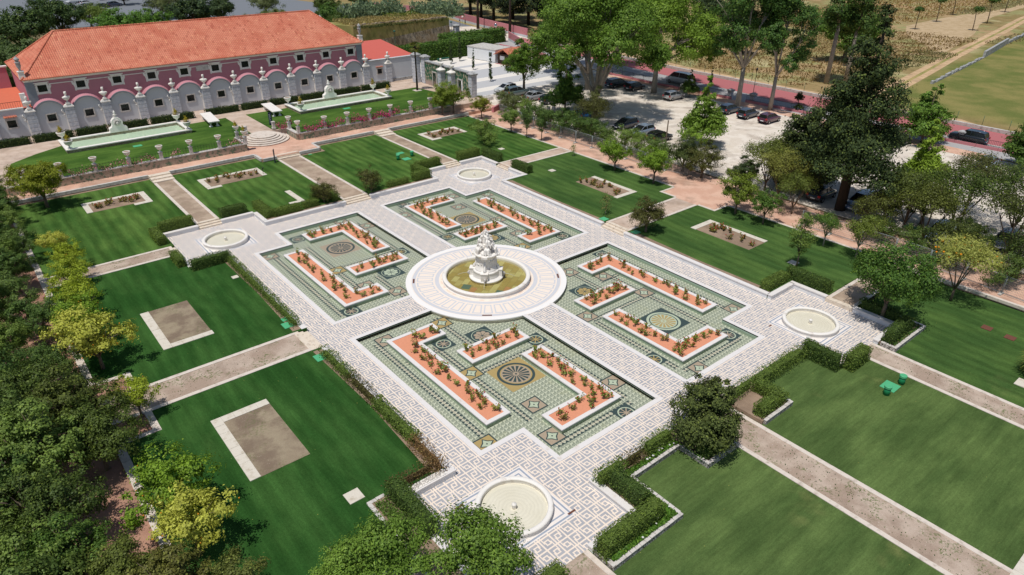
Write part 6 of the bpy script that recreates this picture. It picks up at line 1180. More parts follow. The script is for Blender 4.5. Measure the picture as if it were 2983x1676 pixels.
SC=[('densec',39.6,-2.9,.66,sR(78,96,58),'leafy grey-green tree at the fence gap'),('wispy',40.5,-7.3,1.05,sR(142,144,70),'airy yellowish tree left of the huge cypress'),('wispy',42.6,-4.2,1.1,sR(120,132,62),'airy yellow-green tree behind the grey-green one'),('wispy',38.4,-10.6,.8,sR(112,126,56),'low airy yellowish tree by the cypress foot'),('looseb',39.6,-19.5,.95,sR(104,110,54),'open olive-green tree right of the cypress foot'),('wispy',43.5,-21.5,1.1,sR(98,112,52),'brown-green wispy tree right of the cypress'),('looseb',47.5,-18.3,1.1,sR(94,110,52),'loose green tree behind the cypress foot toward the cars'),('wispy',41.0,-24.5,1.1,sR(104,112,50),'rusty wispy tree above the pale blue car'),('wispy',46.0,-25.5,1.25,sR(92,112,52),'tall wispy tree in the middle of the right thicket'),('looseb',39.2,-27.6,.9,sR(86,98,48),'bushy green tree at the fence behind the lemon tree'),('wispy',50.5,-30,1.35,sR(84,104,48),'open bare-stemmed tree at the right edge'),('wispy',44.5,-31.5,1.2,sR(88,98,48),'many-stemmed wispy tree by the right edge'),('densec',48.5,-36,.85,sR(76,90,44),'dense tree at the right edge above the lemon tree'),('looseb',40.2,-34,1.0,sR(76,94,44),'leafy tree behind the fence at the right edge'),('densec',44.0,-19.0,.62,sR(78,98,50),'dense green tree right of the cypress trunk by the blue-grey car'),('dense',47.0,-22.0,.7,sR(72,94,46),'dense green tree in the middle of the right thicket'),('denseb',42.0,-28.5,.6,sR(74,96,46),'dense green tree right of the waste container'),('densec',52,-33,.75,sR(70,90,44),'dense green tree at the far right behind the bare-stemmed one'),('dense',46.5,-39,.8,sR(70,90,44),'dense green tree cut by the right edge'),('densec',39.6,-38.5,.55,sR(76,98,48),'small dense tree behind the fence cut by the right edge'),('bushy',37.9,-29.2,1.2,DG2,'dark shrub hugging the fence behind the lemon tree'),('bushy',37.6,-33.5,1.2,DG2,'dark shrub hugging the fence at the right edge'),('bushy',38.2,-25,1.1,DG2,'dark shrub hugging the fence above the big spreading tree'),('bushy',38.6,-21,1.1,DG2,'dark shrub hugging the fence, below the cypress'),('wispy',54,-24,1.2,sR(98,102,56),'wispy tree left of the bare-stemmed one at the right edge')]
for i,(k,x,y,s,c,l) in enumerate(SC): T(k,'shrub' if k=='bushy' else 'wispy_tree',l,'shrub' if k=='bushy' else 'tree',(x,y,.45),s,i*1.3+.4,tuple(v*.85 for v in c),g)
# trees behind the palace and the dark wood behind the pink wall
g='trees behind the palace'
for i,(k,x,y,s,c,l) in enumerate([('round',-27,108,1.25,sR(88,108,62),'big grey-green tree behind the left end of the palace, nearest the roof'),('round',-20,118,1.35,sR(94,116,66),'big grey-green tree behind the left roof slope'),('round',-12,128,1.3,sR(88,110,62),'grey-green tree behind the left part of the roof ridge'),('round',-26,128,1.4,sR(82,104,58),'large grey-green tree at the far left behind the palace'),('round',2,150,1.5,sR(92,132,48),'bright green tree behind the left part of the ridge'),('round',10,158,1.3,sR(98,136,50),'bright green tree right of the other bright one'),('olive',14,140,1.0,OG,'rounded olive tree peeking over the ridge, first from the left'),('olive',23,146,1.1,OG,'rounded olive tree peeking over the ridge, second from the left'),('olive',36,155,1.2,OG,'rounded olive tree peeking over the ridge, third from the left'),('olive',47,165,1.2,sR(112,124,66),'rounded olive tree peeking over the ridge, fourth from the left'),('round',25,172,1.5,sR(62,84,52),'tall dark tree standing behind the olive trees'),('round',38,185,1.3,sR(72,92,58),'dark tree right of the tall dark one behind the olives'),('olive',50,150,.9,sR(116,124,64),'yellowish olive right above the right end of the ridge'),('round',54,138,1.0,sR(84,104,50),'dark bush tree above the right roof hip'),('round',59,152,1.15,sR(80,112,48),'green tree left of the tall reeds'),('round',70,178,1.2,sR(96,112,60),'green tree at the top beyond the road'),('round',-18,160,1.6,sR(70,94,48),'dark tree at the upper left corner'),('round',-6,185,1.6,sR(64,88,46),'dark tree at the top left behind the others'),('olive',5,205,1.3,sR(110,130,56),'light green bush beside the far car park, left'),('olive',30,215,1.4,OG,'grey tree at the far car park, middle'),('olive',60,205,1.3,OG,'grey-green tree at the far car park, right'),('olive',28,265,1.2,OG,'small tree among the far parked cars'),('olive',50,262,1.2,DG3,'dark small tree among the far parked cars'),('round',-40,112,1.3,DG2,'dark tree left of the palace'),('round',90,190,1.3,DG2,'tree at the top above the reeds')]):
    T(k,'round_tree' if k=='round' else 'olive_tree',l,'tree',(x,y,.5),s,i*2.3,c,g)
g='dark pines behind the pink wall'; k=0
for x,y,s in ((106,126,1.0),(109,138,1.1),(113,150,1.1),(118,163,1.2),(117,130,1.2),(122,144,1.2),(110,114,1.0),(118,112,1.1),(128,126,1.2),(127,105,1.1),(134,138,1.2),(112,98,.9),(124,92,1.0),(120,176,1.2),(132,158,1.2),(108,172,1.0),(136,112,1.1),(140,96,1.0)):
    T('darkpine','dark_pine','tall dark pine in the shady wood behind the pink wall','tree',(x,y,.5),s,k*1.1,sR(46,60,40),g); k+=1
for i,(x,y,s) in enumerate(((137,80,.9),(146,74,.8),(150,84,.9),(158,70,.8),(170,74,.9),(128,70,.7),(118,62,.8),(126,56,.7),(184,84,1.0),(200,92,1.0),(215,98,1.0))): T('darkpine' if i%3 else 'olive','dark_tree','dark tree among the stone walls at the top between the plane trees','tree',(x,y,.5),s,i*1.7,sR(66,84,52),'dark trees at the top between the planes')
for i,(x,y,s) in enumerate(((207.8,47.7,.95),(231.7,50.9,1.1),(256.2,55.1,1.1),(220.1,35.4,1.0),(241.4,38.7,1.15),(280.5,46.3,1.1))): T('umbrella','umbrella_pine',f'little umbrella pine in the dry field, {["first","second","fourth","third","fifth","sixth"][i]} from the left','tree',(x,y,.5),s,i*.6,sR(64,90,40),'little umbrella pines in the dry field')
# palms
def palm(x,y,z,h,lab,r=.15,n=26,L=1.35,col=sR(92,104,48),name='palm_tree',fat=0):
    t=thing(name,lab,'tree',(x,y,z)); mb=MB(); mb.tube([(0,0,-.2),(.03,0,h*.4),(0,.03,h*.8),(0,0,h)],[r*1.5,r,r*.9,r*1.25],9); mb.tube([(0,0,h-.9-fat),(0,0,h)],[r*1.2,r*2.4],9); mb.build('trunk','darkbark',t); mb=MB(); q=random.Random(int(x*7))
    for k in range(n):
        a=q.uniform(0,6.28); e=q.uniform(-.9,1.25); l=L*q.uniform(.8,1.1); c,s_=math.cos(a),math.sin(a); st=l*.45; P=Vector((c*math.cos(e)*st,s_*math.cos(e)*st,h+math.sin(e)*st)); mb.tube([(0,0,h),tuple(P)],[.025,.015],4); d=(P-Vector((0,0,h))).normalized(); sd=d.cross(Vector((0,0,1))).normalized(); up=sd.cross(d)
        for j in range(-5,6):
            b=j*.26; dd=(d*math.cos(b)+sd*math.sin(b)).normalized(); tip=P+dd*l*.62+Vector((0,0,-.22*l)); w=sd*math.cos(b)-d*math.sin(b); mid=P+dd*l*.33; mb.add([P,mid+w*.05,tip,mid-w*.05],[(0,1,2,3)])
    o=mb.build('crown','leaf',t,color=col); return t
palm(35.3,68.1,TZ,8.2,'slim fan palm with dark trunk on the terrace lawn before the tiled wall',col=sR(104,106,42)); palm(98.6,132.7,.5,22,'very tall palm trunk rising out of frame, left one by the pink wall',r=.32,L=2.6,col=sR(84,100,50)); palm(98.4,116.7,.5,22,'very tall palm trunk rising out of frame, right one by the pink wall',r=.32,L=2.6,col=sR(84,100,50)); palm(24.2,-40.9,0,1.1,'small palm cut by the right edge on the lawn',r=.2,L=2.0,col=sR(110,120,56))
tag(MB().box(34.6,36.0,67.4,68.8,TZ,TZ+.045).build('tree_pit_edging','edging'),'square stone edging round the foot of the lawn palm','edging')
# reeds and dry grass on the bank behind the palace
def stand(name,lab,cat,rect,z,n,h,size,col,seed,slope=0):
    rs=np.random.RandomState(seed); x0,x1,y0,y1=rect; X_=x0+rs.rand(n)*(x1-x0); Y_=y0+rs.rand(n)*(y1-y0); Z_=z+rs.rand(n)*h*(.7+.3*np.sin(X_*.7+Y_*.5))+slope*(Y_-y0); N=rs.normal(size=(n,3))*np.array([1,1,.25])
    o=bpy.data.objects.new(name,quads_mesh(name,np.stack([X_,Y_,Z_],1),N,size,'leaf',rs,.35)); link(o); o.color=c4(col); tag(o,lab,cat,kind='stuff')
# ---------------------------------------------------------------- bank and stone rampart behind the palace
mb=MB(); bank=[(49,119.5),(79.5,119.2),(80.6,124),(84,150),(92,172),(60,182),(52,150)]
mb.prism([(50,121.2),(79.0,119.9),(79.8,126),(58,131)],.2,6.6); mb.add([(50,121.2,6.6),(79,119.9,6.6),(92,150,6.0),(92,176,1.0),(58,182,1.0),(46,150,5.0)],[(0,1,2,3,4,5)]); mb.add([(79,119.9,6.6),(79,119.9,0),(92,150,0),(92,150,6)],[(0,1,2,3)]); mb.add([(50,121.2,6.6),(46,150,5),(46,150,0),(50,121.2,0)],[(0,1,2,3)])
m=Mat('dry_bank',rough=1); n=m.noise(.12,4); c=m.mix(m.step(n,.4,.6),sR(168,150,98),sR(140,136,78)); M['bank']=m.col(m.scale(c,(m.noise(4,3)-.5)*.6+1.0)).m
S_('grassy_bank',mb,'bank')
t=thing('stone_rampart','tall old rubble stone wall behind the palace, topped with dry grass','wall',(50,121,0)); mb=MB(); mb.add([(0,0,-.2),(29.3,-1.6,-.2),(28.9,-.9,6.7),(0,.6,6.6),(0,1.6,6.6),(28.9,.3,6.7),(29.3,.3,-.2),(0,1.6,-.2)],[(0,1,2,3),(3,2,5,4),(1,6,5,2),(0,3,4,7)])
r_=random.Random(8)
for k in range(70): u=r_.uniform(.02,.97); mb.box(29*u-.3,29*u+r_.uniform(.1,.5),-1.6*u+.5,-1.6*u+1.3,6.5,6.6+r_.uniform(.1,.4))
mb.build('wall','rubble',t)
stand('reeds','tall grey-green reeds on the bank above the old wall','reeds',(56,74,134,142),6.0,5200,4.2,1.0,sR(140,160,124),3); stand('reeds','tall reeds at the right end of the old wall','reeds',(76,89,126,136),5.8,3600,4.0,1.0,sR(140,160,124),4); stand('dry_grass','dry straw-coloured grass on top of the old wall','grass',(50,79,121.5,133),6.5,6500,.8,.55,sR(186,168,112),5); stand('weeds','green weeds between the reeds','grass',(66,80,128,136),6.4,1200,1.2,.6,sR(124,146,60),6)
stand('ivy_hedge','ivy hanging over the top edge of the old wall','ivy',(50,79,119.6,120.9),6.0,900,.8,.5,sR(92,104,60),7)
# ---------------------------------------------------------------- car park, cobbled court, road, field
def sheet(name,poly,z,mat,th=.3): mb=MB(); mb.prism(poly,z-th,z); S_(name,mb,mat)
sheet('car_park',[(42.1,-80),(81,-80),(81,60),(42.1,60)],CZ,'parking'); 
sheet('cobbled_court',[(42.1,60.01),(81,60.01),(81,99),(42.1,99)],CZ,'cobwhite')
mb=MB()
for y0,y1 in ((60.4,63.3),(66.2,71.2),(74.0,81.4),(85.5,87.2)): mb.prism([(44.0,y0),(74,y0),(74,y1),(44.0,y1)],CZ-.1,CZ+.006)
mb.prism([(74.5,60.4),(78,60.4),(78,98),(74.5,98)],CZ-.1,CZ+.006); S_('cobble_bands',mb,'cobgrey')
sheet('ramp',[(38.6,50.9),(42.1,50.9),(44,60),(42.1,74),(41,74),(41,57),(38.6,53.6)],.55,'cobwhite')
o=MB().box(39.5,42.6,50.2,50.6,.1,1.35,RAD(25)).build('low_pink_wall','farpink'); tag(o,'low pink wall end below the row of stone blocks','wall')
q=random.Random(2); BL=MB(); BL.frus(0,0,0,.62,.22,.3,.2,.26); BL.frus(0,0,.62,.78,.2,.26,.12,.14); BLK=BL.mesh('concrete_block','limestone')
for i in range(12): o=link(bpy.data.objects.new('concrete_block',BLK)); o.location=(42.0+(i%6)*.62,56.4+(i//6)*.75+.12*(i%6),CZ-.02); tag(o,'white rounded stone block in the double row beside the pillar and parked cars','block','white stone blocks by the car park')
sheet('road',[(82,-100),(88.2,-100),(88.2,20),(90.5,70),(93,110),(86,110),(82,70)],.58,'asphalt'); sheet('red_walkway',[(88.2,-100),(97.4,-100),(96.8,-10),(96.6,25),(96.2,50),(98,110),(93,110),(90.5,70),(88.2,20)],.62,'redpath')
mb=MB(); mb.box(88.05,88.35,-100,20,.5,.66); S_('kerb_line',mb,'concrete')
sheet('sandy_strip',[(97.6,-14),(101.5,-6),(101,25),(101,50),(106,95),(98,95),(97.2,50)],.56,'track'); sheet('far_road',[(84,150),(100,135),(104,160),(75,300),(58,300)],.56,'asphaltdark'); sheet('pale_forecourt',[(86,108),(99.6,108),(100,138),(86,146),(81,128)],.575,'parking')
sheet('far_car_park',[(-15,215),(75,190),(95,330),(-20,345)],.57,'asphaltdark')
mb=MB()
def ribbon(pts,w,z,off=0):
    L=[]; 
    for i,p in enumerate(pts): a=Vector(pts[max(0,i-1)]); b=Vector(pts[min(len(pts)-1,i+1)]); d=(b-a).normalized(); n=Vector((-d.y,d.x)); P=Vector(p)+n*off; L.append((P+n*w/2,P-n*w/2))
    vs=[]; 
    for a,b in L: vs+=[(a.x,a.y,z),(b.x,b.y,z)]
    mb.add(vs,[(2*i+1,2*i+3,2*i+2,2*i) for i in range(len(L)-1)])
TR=[(99,9.5),(112,12.2),(128,14.6),(146,17.4),(168,21),(200,25.5),(230,29.8),(264,35),(310,40),(380,44)]
ribbon(TR,1.5,.512,1.15); ribbon(TR,1.5,.512,-1.15); S_('dirt_track',mb,'track')
mb=MB(); ribbon(TR,.8,.508); S_('track_verge',mb,'bank')
m=Mat('cut_hay',rough=1); c=m.mix(m.step(m.noise(.5,4),.4,.6),sR(190,166,132),sR(176,152,116)); M['hay']=m.col(m.scale(c,(m.noise(3,3)-.5)*.3+1.0)).m
mb=MB(); P=[(170,24),(196,29),(214,32.5),(236,39),(262,44),(300,47),(300,50),(262,53),(240,54),(214,53),(200,47),(188,40),(176,30)]; mb.flat(P,.506); mb.flat([(300,46.5),(345,56),(345,58),(300,50)],.506); mb.flat([(133,33),(150,33),(172,26.5),(172,24.5),(150,31),(133,31.5)],.504); S_('mown_clearing',mb,'hay')
stand('dry_scrub','brown and straw-coloured dry scrub in the field left of the track','scrub',(102,200,26,62),.45,9000,.9,.62,sR(150,124,80),11); stand('dry_scrub','grey-green dry scrub beside the track','scrub',(122,170,20,30),.45,2600,.8,.55,sR(126,122,80),12); stand('dry_scrub','ochre dry scrub at the top of the field','scrub',(180,330,56,95),.45,7000,1.0,.8,sR(168,138,86),13); stand('dry_scrub','pale scrub at the top right of the field','scrub',(262,340,50,58),.45,1500,1.0,.8,sR(168,160,116),14)
stand('dry_scrub','low scrub right of the track near the broken wall','scrub',(196,262,18,24),.45,900,.7,.55,sR(146,132,92),15)
# low stone wall along the red walkway, ruined field wall, wire fence
t=thing('low_stone_wall','low grey stone wall between the red walkway and the field','wall',(97,0,.6)); mb=MB(); pts=[(97.6,-60),(97.2,-10),(97,25),(96.6,50),(98.6,108)]
for (ax,ay),(bx,by) in zip(pts,pts[1:]):
    L=math.hypot(bx-ax,by-ay); a=math.atan2(by-ay,bx-ax); cx,cy=(ax+bx)/2-97,(ay+by)/2; mb.box(cx-L/2,cx+L/2-.004,cy-.28,cy+.28,-.2,.55,a,(cx,cy))
mb.build('wall','concrete',t)
t=thing('ruined_field_wall','crumbling stone wall running across the field right of the dirt track','wall',(128,10,.4)); mb=MB(); pts=[(0,0),(16,1.8),(30,3.4),(43,5),(72,9.2),(92,11.4),(130,15)]; r_=random.Random(6)
for j,((ax,ay),(bx,by)) in enumerate(zip(pts,pts[1:])):
    L=math.hypot(bx-ax,by-ay); a=math.atan2(by-ay,bx-ax); n=int(L/1.1)
    for k in range(n):
        u=(k+.5)/n; h=(r_.uniform(.3,.8) if j<3 else (1.7 if j==3 else r_.uniform(.6,1.1))); cx,cy=ax+(bx-ax)*u,ay+(by-ay)*u; mb.box(cx-.55,cx+.545,cy-.25-r_.uniform(0,.08),cy+.25,-.2,h,a,(cx,cy))
mb.build('wall','greystone',t)
g='wire fence posts beyond the red walkway'
PM=MB(); PM.tube([(0,0,-.1),(0,0,1.7)],.035,5); PMm=PM.mesh('fence_post','lampgreen')
for i in range(22):
    y=60-i*4.1; o=link(bpy.data.objects.new('fence_post',PMm)); o.location=(99.4+(.8 if y<0 else 0),y,.5); tag(o,'thin dark wire-fence post beyond the red walkway','post',g)
# pink far walls
def long_wall(lab,pts,h,mat,base='white',z=.5,t_=.3,name='pink_wall',bh=.7):
    t=thing(name,lab,'wall',(pts[0][0],pts[0][1],z)); ox,oy=pts[0]; mb=MB(); m2=MB()
    for (ax,ay),(bx,by) in zip(pts,pts[1:]):
        L=math.hypot(bx-ax,by-ay); a=math.atan2(by-ay,bx-ax); cx,cy=(ax+bx)/2-ox,(ay+by)/2-oy; mb.box(cx-L/2,cx+L/2-.004,cy-t_/2,cy+t_/2,bh,h,a,(cx,cy)); m2.box(cx-L/2,cx+L/2-.004,cy-t_/2-.03,cy+t_/2+.03,-.2,bh,a,(cx,cy))
    mb.build('wall',mat,t); m2.build('base',base,t)
long_wall('long faded pink wall with white base in front of the dark pines',[(108,164),(104.5,150),(102.3,136),(100.6,121),(99.5,110)],2.6,'farpink'); long_wall('pink wall between the cobbled court and the road, mostly behind trees',[(92.5,110),(88,100),(84,92)],2.4,'farpink'); long_wall('short pink wall beyond the road above the reeds',[(104,176),(98,196)],2.4,'farpink')
t=thing('court_wall','low pink retaining wall at the back of the cobbled court','wall',(80.5,90,.5)); MB().box(-.15,.15,-9,9,-.1,1.6).build('wall','farpink',t)
# road railing with pink plinth
g='railing panels along the car park'
mbp=MB(); 
for k in range(14): x=-1.45+k*.223; mbp.box(-.015,.015,x-.015,x+.015,.42,1.45)
BARS=mbp.mesh('bars','iron'); mbp=MB(); mbp.box(-.02,.02,-1.5,1.5,1.34,1.38); mbp.box(-.019,.019,-1.5,1.5,.5,.54); RAIL=mbp.mesh('rails','iron'); mbp=MB(); mbp.box(-.14,.14,-1.5,1.498,-.1,.42); PLI=mbp.mesh('plinth','farpink')
for i in range(28):
    y=60-i*3.02; x=80.4+max(0,(46-y))*.085
    if 24<y<29: continue
    t=thing('road_railing','iron railing panel on a pink plinth between the car park and the road','railing',(x,y,CZ),RAD(4.5),g)
    for nm,me in (('bars',BARS),('rails',RAIL),('plinth',PLI)): link(bpy.data.objects.new(nm,me),t)
gate_pillar(86.3,-11.4,.7,1.9,'pale grey stone pillar in the road railing in front of the dark off-road car',z0=CZ,grp='roadside pillars',flat_=True); gate_pillar(82.3,28.9,.8,1.9,'dark stone gate pillar of the car park entrance, left',z0=CZ,grp='roadside pillars',flat_=True); gate_pillar(82.8,24.2,.8,1.9,'dark stone gate pillar of the car park entrance, right',z0=CZ,grp='roadside pillars',flat_=True)
mb=MB(); mb.prism([(79.0,-17),(82.2,-17),(81.5,35),(79.6,59),(78.6,59)],.5,.66); S_('roadside_verge',mb,'pinkpath')
gate_pillar(80.2,118.2,1.3,4.4,'dark weathered gate pillar at the right end of the old wall',z0=.5,grp='roadside pillars')
# ivy wall behind the benches
hedge('tall thick ivy-covered wall behind the cobbled court',46,69,97,99.6,CZ,4.0,sR(84,116,46),.5,name='ivy_wall',group='ivy walls',leaf=.42,dens=22,seed=5); hedge('ivy mass climbing beside the gate pillar',69.2,90,108,111,CZ,3.6,sR(88,120,48),1.0,name='ivy_wall',group='ivy walls',leaf=.42,dens=22,seed=6); hedge('ivy bank linking the ivy wall to the gate pillar',68,80,101,106.5,CZ,3.4,sR(80,112,44),1.0,name='ivy_wall',group='ivy walls',leaf=.42,dens=22,seed=7)
for x,y,l in ((60.5,95.6,'pale green bench in front of the ivy wall, right one'),(51.5,95.6,'pale green bench behind the tall gate pillar, left one')):
    t=thing('garden_bench',l,'bench',(x,y,CZ),group='pale green benches'); MB().box(-1.9,1.9,-.4,.4,.5,.62).build('seat','lampgreen',t).color=(1,1,1,1)
    for s in (-1.7,1.7): MB().box(s-.08,s+.08,-.35,.35,0,.5).build('leg','lampgreen',t)
# site cabin and hut
t=thing('site_cabin','white prefabricated site cabin on the cobbled court','cabin',(70.6,90.8,CZ),RAD(10)); MB().box(-2.9,2.9,-4.6,4.6,.1,2.8).build('wall','cabinwhite',t); MB().box(-3.0,3.0,-4.7,4.7,2.8,2.95).build('roof','concrete',t)
f=MB().box(-2.97,-2.9,-3.6,-2.6,1.3,2.3).build('window','metalgrey',t); MB().box(-2.985,-2.972,-3.5,-2.7,1.4,2.2).build('pane','glass',f); MB().box(-2.95,-2.9,1.2,2.2,.15,2.3).build('door','cabinwhite',t)
t=thing('kiosk_hut','small dark wooden hut with orange tiled gable roof','hut',(71.0,82.6,CZ),RAD(8)); MB().box(-2.2,2.2,-2.4,2.4,0,2.3).build('wall','woodbrown',t); mb=MB(); mb.add([(-3.2,-3,2.2),(3,-3,2.2),(3,0,3.7),(-3.2,0,3.7),(-3.2,3,2.2),(3,3,2.2),(-3.2,-3,2.08),(3,-3,2.08),(3,0,3.56),(-3.2,0,3.56),(-3.2,3,2.08),(3,3,2.08)],[(0,1,2,3),(3,2,5,4),(7,6,9,8),(8,9,10,11),(0,3,9,6),(3,4,10,9),(0,6,7,1),(5,11,10,4)]); mb.build('roof','tilex',t); MB().box(-2.3,-2.2,.2,1.6,1.0,1.9).build('counter_window','cabinwhite',t); MB().box(-2.6,2.3,-3,3,-.02,.05).build('floor_slab','farpink',t)
# lamps, pole, signs, cabinet, bins
def lamp(x,y,z,h,lab,head='dome'):
    t=thing('street_lamp',lab,'lamp',(x,y,z),group='street lamps'); mb=MB(); mb.lathe([(.12,0),(.12,.2),(.06,.3),(.045,h-.3),(.05,h-.25)],8); mb.build('post','lampgreen' if head=='dome' else 'iron',t); mb=MB()
    if head=='dome': mb.lathe([(.08,h-.28),(.2,h-.2),(.38,h-.12),(.30,h+.05),(.12,h+.14),(.02,h+.18)],12)
    else: mb.lathe([(.08,h-.25),(.12,h-.2),(.2,h+.2),(.26,h+.24),(.12,h+.4),(.02,h+.5)],8)
    mb.build('lamp_head','lampgreen' if head=='dome' else 'iron',t)
lamp(60.3,118.2,.5,4.4,'green lamp post in front of the old stone wall, left'); lamp(78.6,118.3,.5,5.2,'green lamp post beside the dark gate pillar'); lamp(89.3,28.3,.6,4.6,'black lantern lamp post on the red walkway','lantern')
t=thing('wooden_pole','weathered wooden pole rising from the shrubs by the car park','pole',(44.3,13.9,.5)); mb=MB(); mb.tube([(0,0,0),(.05,0,2.5),(.1,0,5.2)],[.11,.1,.09],8); mb.build('shaft','bark',t); mb=MB(); mb.tube([(.0,0,5.0),(.25,.0,5.05)],.03,5); mb.build('bracket','iron',t)
t=thing('road_sign','round red-rimmed no-turn road sign by the two walkers','sign',(97.5,139.3,.55),RAD(-40)); mb=MB(); mb.tube([(0,0,0),(0,0,2.6)],.05,6); mb.build('post','metalgrey',t); mb=MB(); mb.lathe([(.001,0),(.5,0),(.5,.03),(.001,.03)],20); o=mb.build('disc','signred',t); o.location=(0,-.06,2.9); o.rotation_euler=(math.pi/2,0,0); mb=MB(); mb.lathe([(.001,.031),(.36,.031),(.36,.04),(.001,.04)],20); mb.cur=1; mb.box(-.05,.05,-.3,.3,.04,.05,RAD(45)); o=mb.build('sign_face',['cabinwhite','signred'],t); o.location=(0,-.06,2.9); o.rotation_euler=(math.pi/2,0,0)
t=thing('traffic_mirror','round traffic mirror on a thin pole by the pale forecourt','mirror',(93.2,116.9,.55),RAD(-40)); mb=MB(); mb.tube([(0,0,0),(0,0,2.9)],.05,6); mb.build('post','metalgrey',t); mb=MB(); mb.lathe([(.001,0),(.45,0),(.42,.06),(.25,.12),(.001,.14)],20); o=mb.build('mirror_glass','mirror',t); o.location=(0,-.05,3.2); o.rotation_euler=(math.pi/2,0,0)
t=thing('utility_cabinet','pale grey utility cabinet beside the car park railing','cabinet',(78.2,37.0,CZ),RAD(5)); MB().box(-.35,.35,-.7,.7,0,1.75).build('body','limestone',t); MB().box(-.4,.4,-.75,.75,1.75,1.85).build('lid','concrete',t)
for i,(dx,l) in enumerate(((0,'tall grey stone stub left of a pair in the near car park row'),(.8,'tall grey stone stub right of a pair in the near car park row'))):
    o=MB().box(-.3,.3,-.25,.25,0,1.5).build('stone_stub','concrete'); o.location=(45.9+dx*.7,41.6-dx*.9,CZ); o.rotation_euler=(0,0,.5); tag(o,l,'bollard')
t=thing('waste_bin','silver-green waste container between the pale blue car and the fence','bin',(42.3,-22.6,.5)); MB().frus(0,0,.1,1.1,.4,.5,.5,.6).build('body','metalgrey',t); MB().box(-.55,.55,-.65,.65,1.1,1.2).build('lid','lampgreen',t)
# mesh fence panels on concrete feet
g='temporary mesh fence panels'
mb=MB(); 
for k in range(27): x=-1.65+k*.127; mb.box(x-.006,x+.006,-.006,.006,.2,1.85)
for k in range(8): z=.25+k*.22; mb.box(-1.68,1.68,-.005,.005,z-.006,z+.006)
MESH=mb.mesh('wire_mesh','metalgrey'); mb=MB()
for x in (-1.7,1.7): mb.tube([(x,0,0),(x,0,1.95)],.028,6)
for z in (.18,1.92): mb.tube([(-1.7,0,z),(1.7,0,z)],.025,6)
FRM=mb.mesh('tube_frame','metalgrey'); mb=MB(); mb.box(-.14,.14,-.38,.38,-.02,.13); FT=mb.mesh('foot','concrete')
FP=[[(39.6,47.6),(38.9,42),(38.4,36),(38.2,28.5),(38.3,21),(38.4,12),(39.6,4.6),(40.2,2.4)],[(35.9,-13.2),(36.2,-18),(36.5,-23.5),(36.2,-31),(35.6,-36),(35.0,-42)]]
fi=0
for pl in FP:
    d=0; seg=[(a,b,math.dist(a,b)) for a,b in zip(pl,pl[1:])]; tot=sum(s[2] for s in seg); n=int(tot/3.5)
    def at(u):
        for a,b,l in seg:
            if u<=l: return a[0]+(b[0]-a[0])*u/l,a[1]+(b[1]-a[1])*u/l
            u-=l
        return seg[-1][1]
    for i in range(n):
        (ax,ay),(bx,by)=at(i*3.5),at((i+1)*3.5); t=thing('mesh_fence','temporary wire mesh fence panel on concrete feet along the pink path','fence',((ax+bx)/2,(ay+by)/2,.44),math.atan2(by-ay,bx-ax)+rnd.uniform(-.03,.03),g)
        for nm,me in (('tube_frame',FRM),('wire_mesh',MESH)): link(bpy.data.objects.new(nm,me),t)
        o=link(bpy.data.objects.new('foot',FT),t); o.location=(-1.75,0,0)
